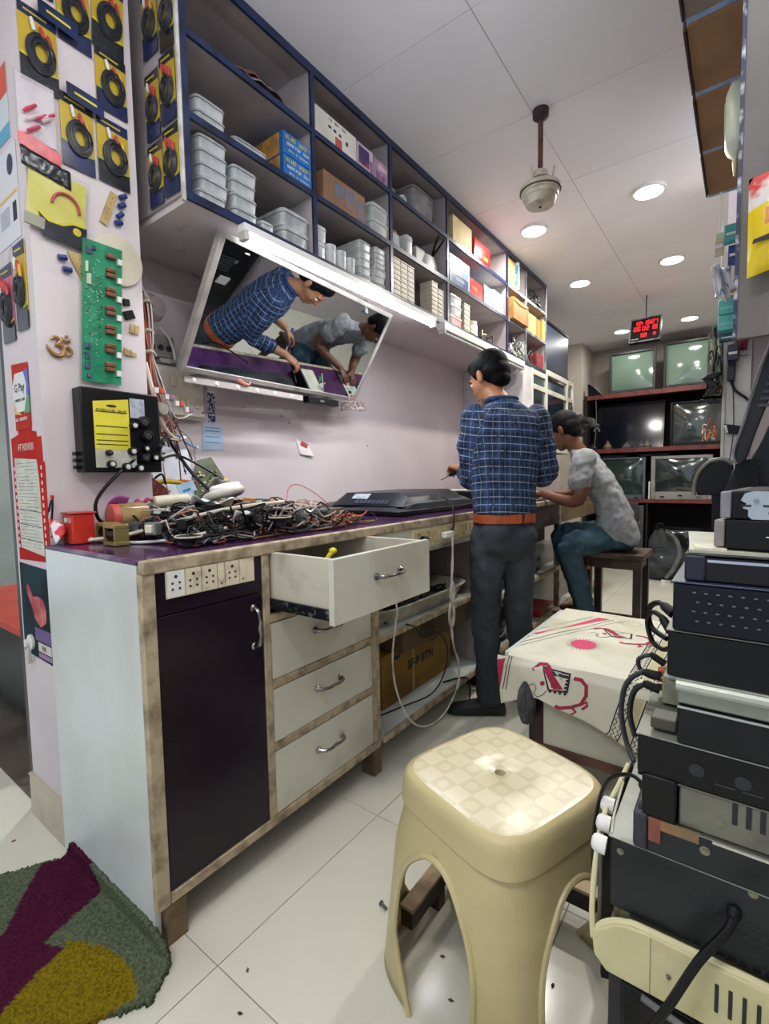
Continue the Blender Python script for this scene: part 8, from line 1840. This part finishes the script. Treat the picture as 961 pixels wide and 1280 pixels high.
limb(mb, [Rhp, Rhp.lerp(Rkn, .5) + V((0, 0, .01)), Rkn, Rkn.lerp(Ran, .5), Ran], [.095, .085, .072, .058, .050], 5)
remesh(mb, 'jeans', mat('#34505e', '#27404c', scale=6, rough=.85, bump=.05, bscale=250), t, .009, 3, .022, .05)
for an in (Lan, Ran):
    d_ = V((-.99, -.05, -.06)).normalized(); s2 = V((.05, -.99, 0)).normalized()
    MB().loft([oval(an + d_ * q + V((0, 0, -.075 + z)), s2 * w, V((0, 0, hh)), 18, 2.6) for q, w, hh, z in ((-.07, .014, .018, .006), (-.06, .032, .03, .012), (.0, .038, .034, .012), (.08, .043, .026, .004), (.15, .038, .018, -.004), (.18, .010, .008, -.006))]).build('sandal', mat('#1c1a1c', rough=.7), t, ang=60)
# his stool
t = thing('wooden_stool', 'tall dark wooden stool under the seated man', 'stool', (-.655, 3.45, 0))
SW = mat('#2c211c', '#4a382c', scale=9, rough=.5)
MB().box(-.84, -.475, 3.27, 3.63, .565, .598).build('seat', mat('#54402e', '#2c211c', scale=9, rough=.45), t, bevel=.003)
for x in (-.825, -.535):
    for y in (3.285, 3.57): MB().box(x, x + .045, y, y + .045, 0, .5645).build('leg', SW, t, bevel=.002)
for z, h_ in ((.50, .06), (.10, .035)):
    MB().box(-.779, -.536, 3.295, 3.315, z, z + h_).build('rail', SW, t); MB().box(-.779, -.536, 3.585, 3.605, z, z + h_).build('rail', SW, t)
    MB().box(-.815, -.795, 3.331, 3.569, z, z + h_).build('rail', SW, t); MB().box(-.520, -.500, 3.331, 3.569, z, z + h_).build('rail', SW, t)
tag(MB().ell((-.79, 3.262, .50), (.012, .008, .012)).cyl((-.79, 3.270, .50), (-.79, 3.284, .50), .004).build('knob', mat('#c86a2a', rough=.4)), 'small orange knob on the front of the wooden stool', 'knob')
# what lies on the counter by him
t = thing('phone_board', 'small white board and box with orange parts under the seated man\'s hands', 'circuit board', (-1.25, 3.4, TZ))
MB().box(-1.36, -1.12, 3.26, 3.44, TZ + .001, TZ + .006).build('board', mat('#c9cfc4', '#9fb0a0', scale=20, rough=.4), t)
for k in range(5): MB().box(-1.34 + .04 * k, -1.32 + .04 * k, 3.28, 3.31, TZ + .0062, TZ + .02).build('component', mat(('#c86a2a', '#23252a', '#d8d4c8', '#b8452a', '#3a3c40')[k], rough=.4), t)
t = thing('storage_box', 'white plastic box with an orange stripe beyond the seated man\'s hands', 'box', (-1.30, 3.62, TZ))
MB().box(-1.42, -1.20, 3.55, 3.70, TZ + .001, TZ + .05).build('box_body', WHITE, t, bevel=.004)
MB().box(-1.1998, -1.198, 3.56, 3.69, TZ + .015, TZ + .035).build('stripe', mat('#c8702a', rough=.4), t)
t = thing('screwdriver', 'green handled screwdriver lying on the purple worktop beside the standing man\'s hand', 'screwdriver', (-1.2, 2.93, TZ))
MB().tube([(-1.23, 2.90, TZ + .011), (-1.18, 2.95, TZ + .011)], .0095, 10, 0, 1).build('handle', mat('#1f9a5c', rough=.3), t)
MB().tube([(-1.23, 2.90, TZ + .011), (-1.33, 2.80, TZ + .008)], .003, 8, 0, 1).build('shaft', CHROME, t)
t = thing('rod', 'thin white rod lying beside the green screwdriver', 'rod', (-1.2, 3.0, TZ))
MB().tube([(-1.12, 3.02, TZ + .006), (-1.38, 2.86, TZ + .006)], .0035, 8, 0, 1).build('rod_body', WHITE, t)
MB().lathe([(.0045, 0), (.0045, .02)], (-1.12, 3.02, TZ + .006), 8, axis=(-.26, -.16, 0)).build('sleeve', BLACK, t)
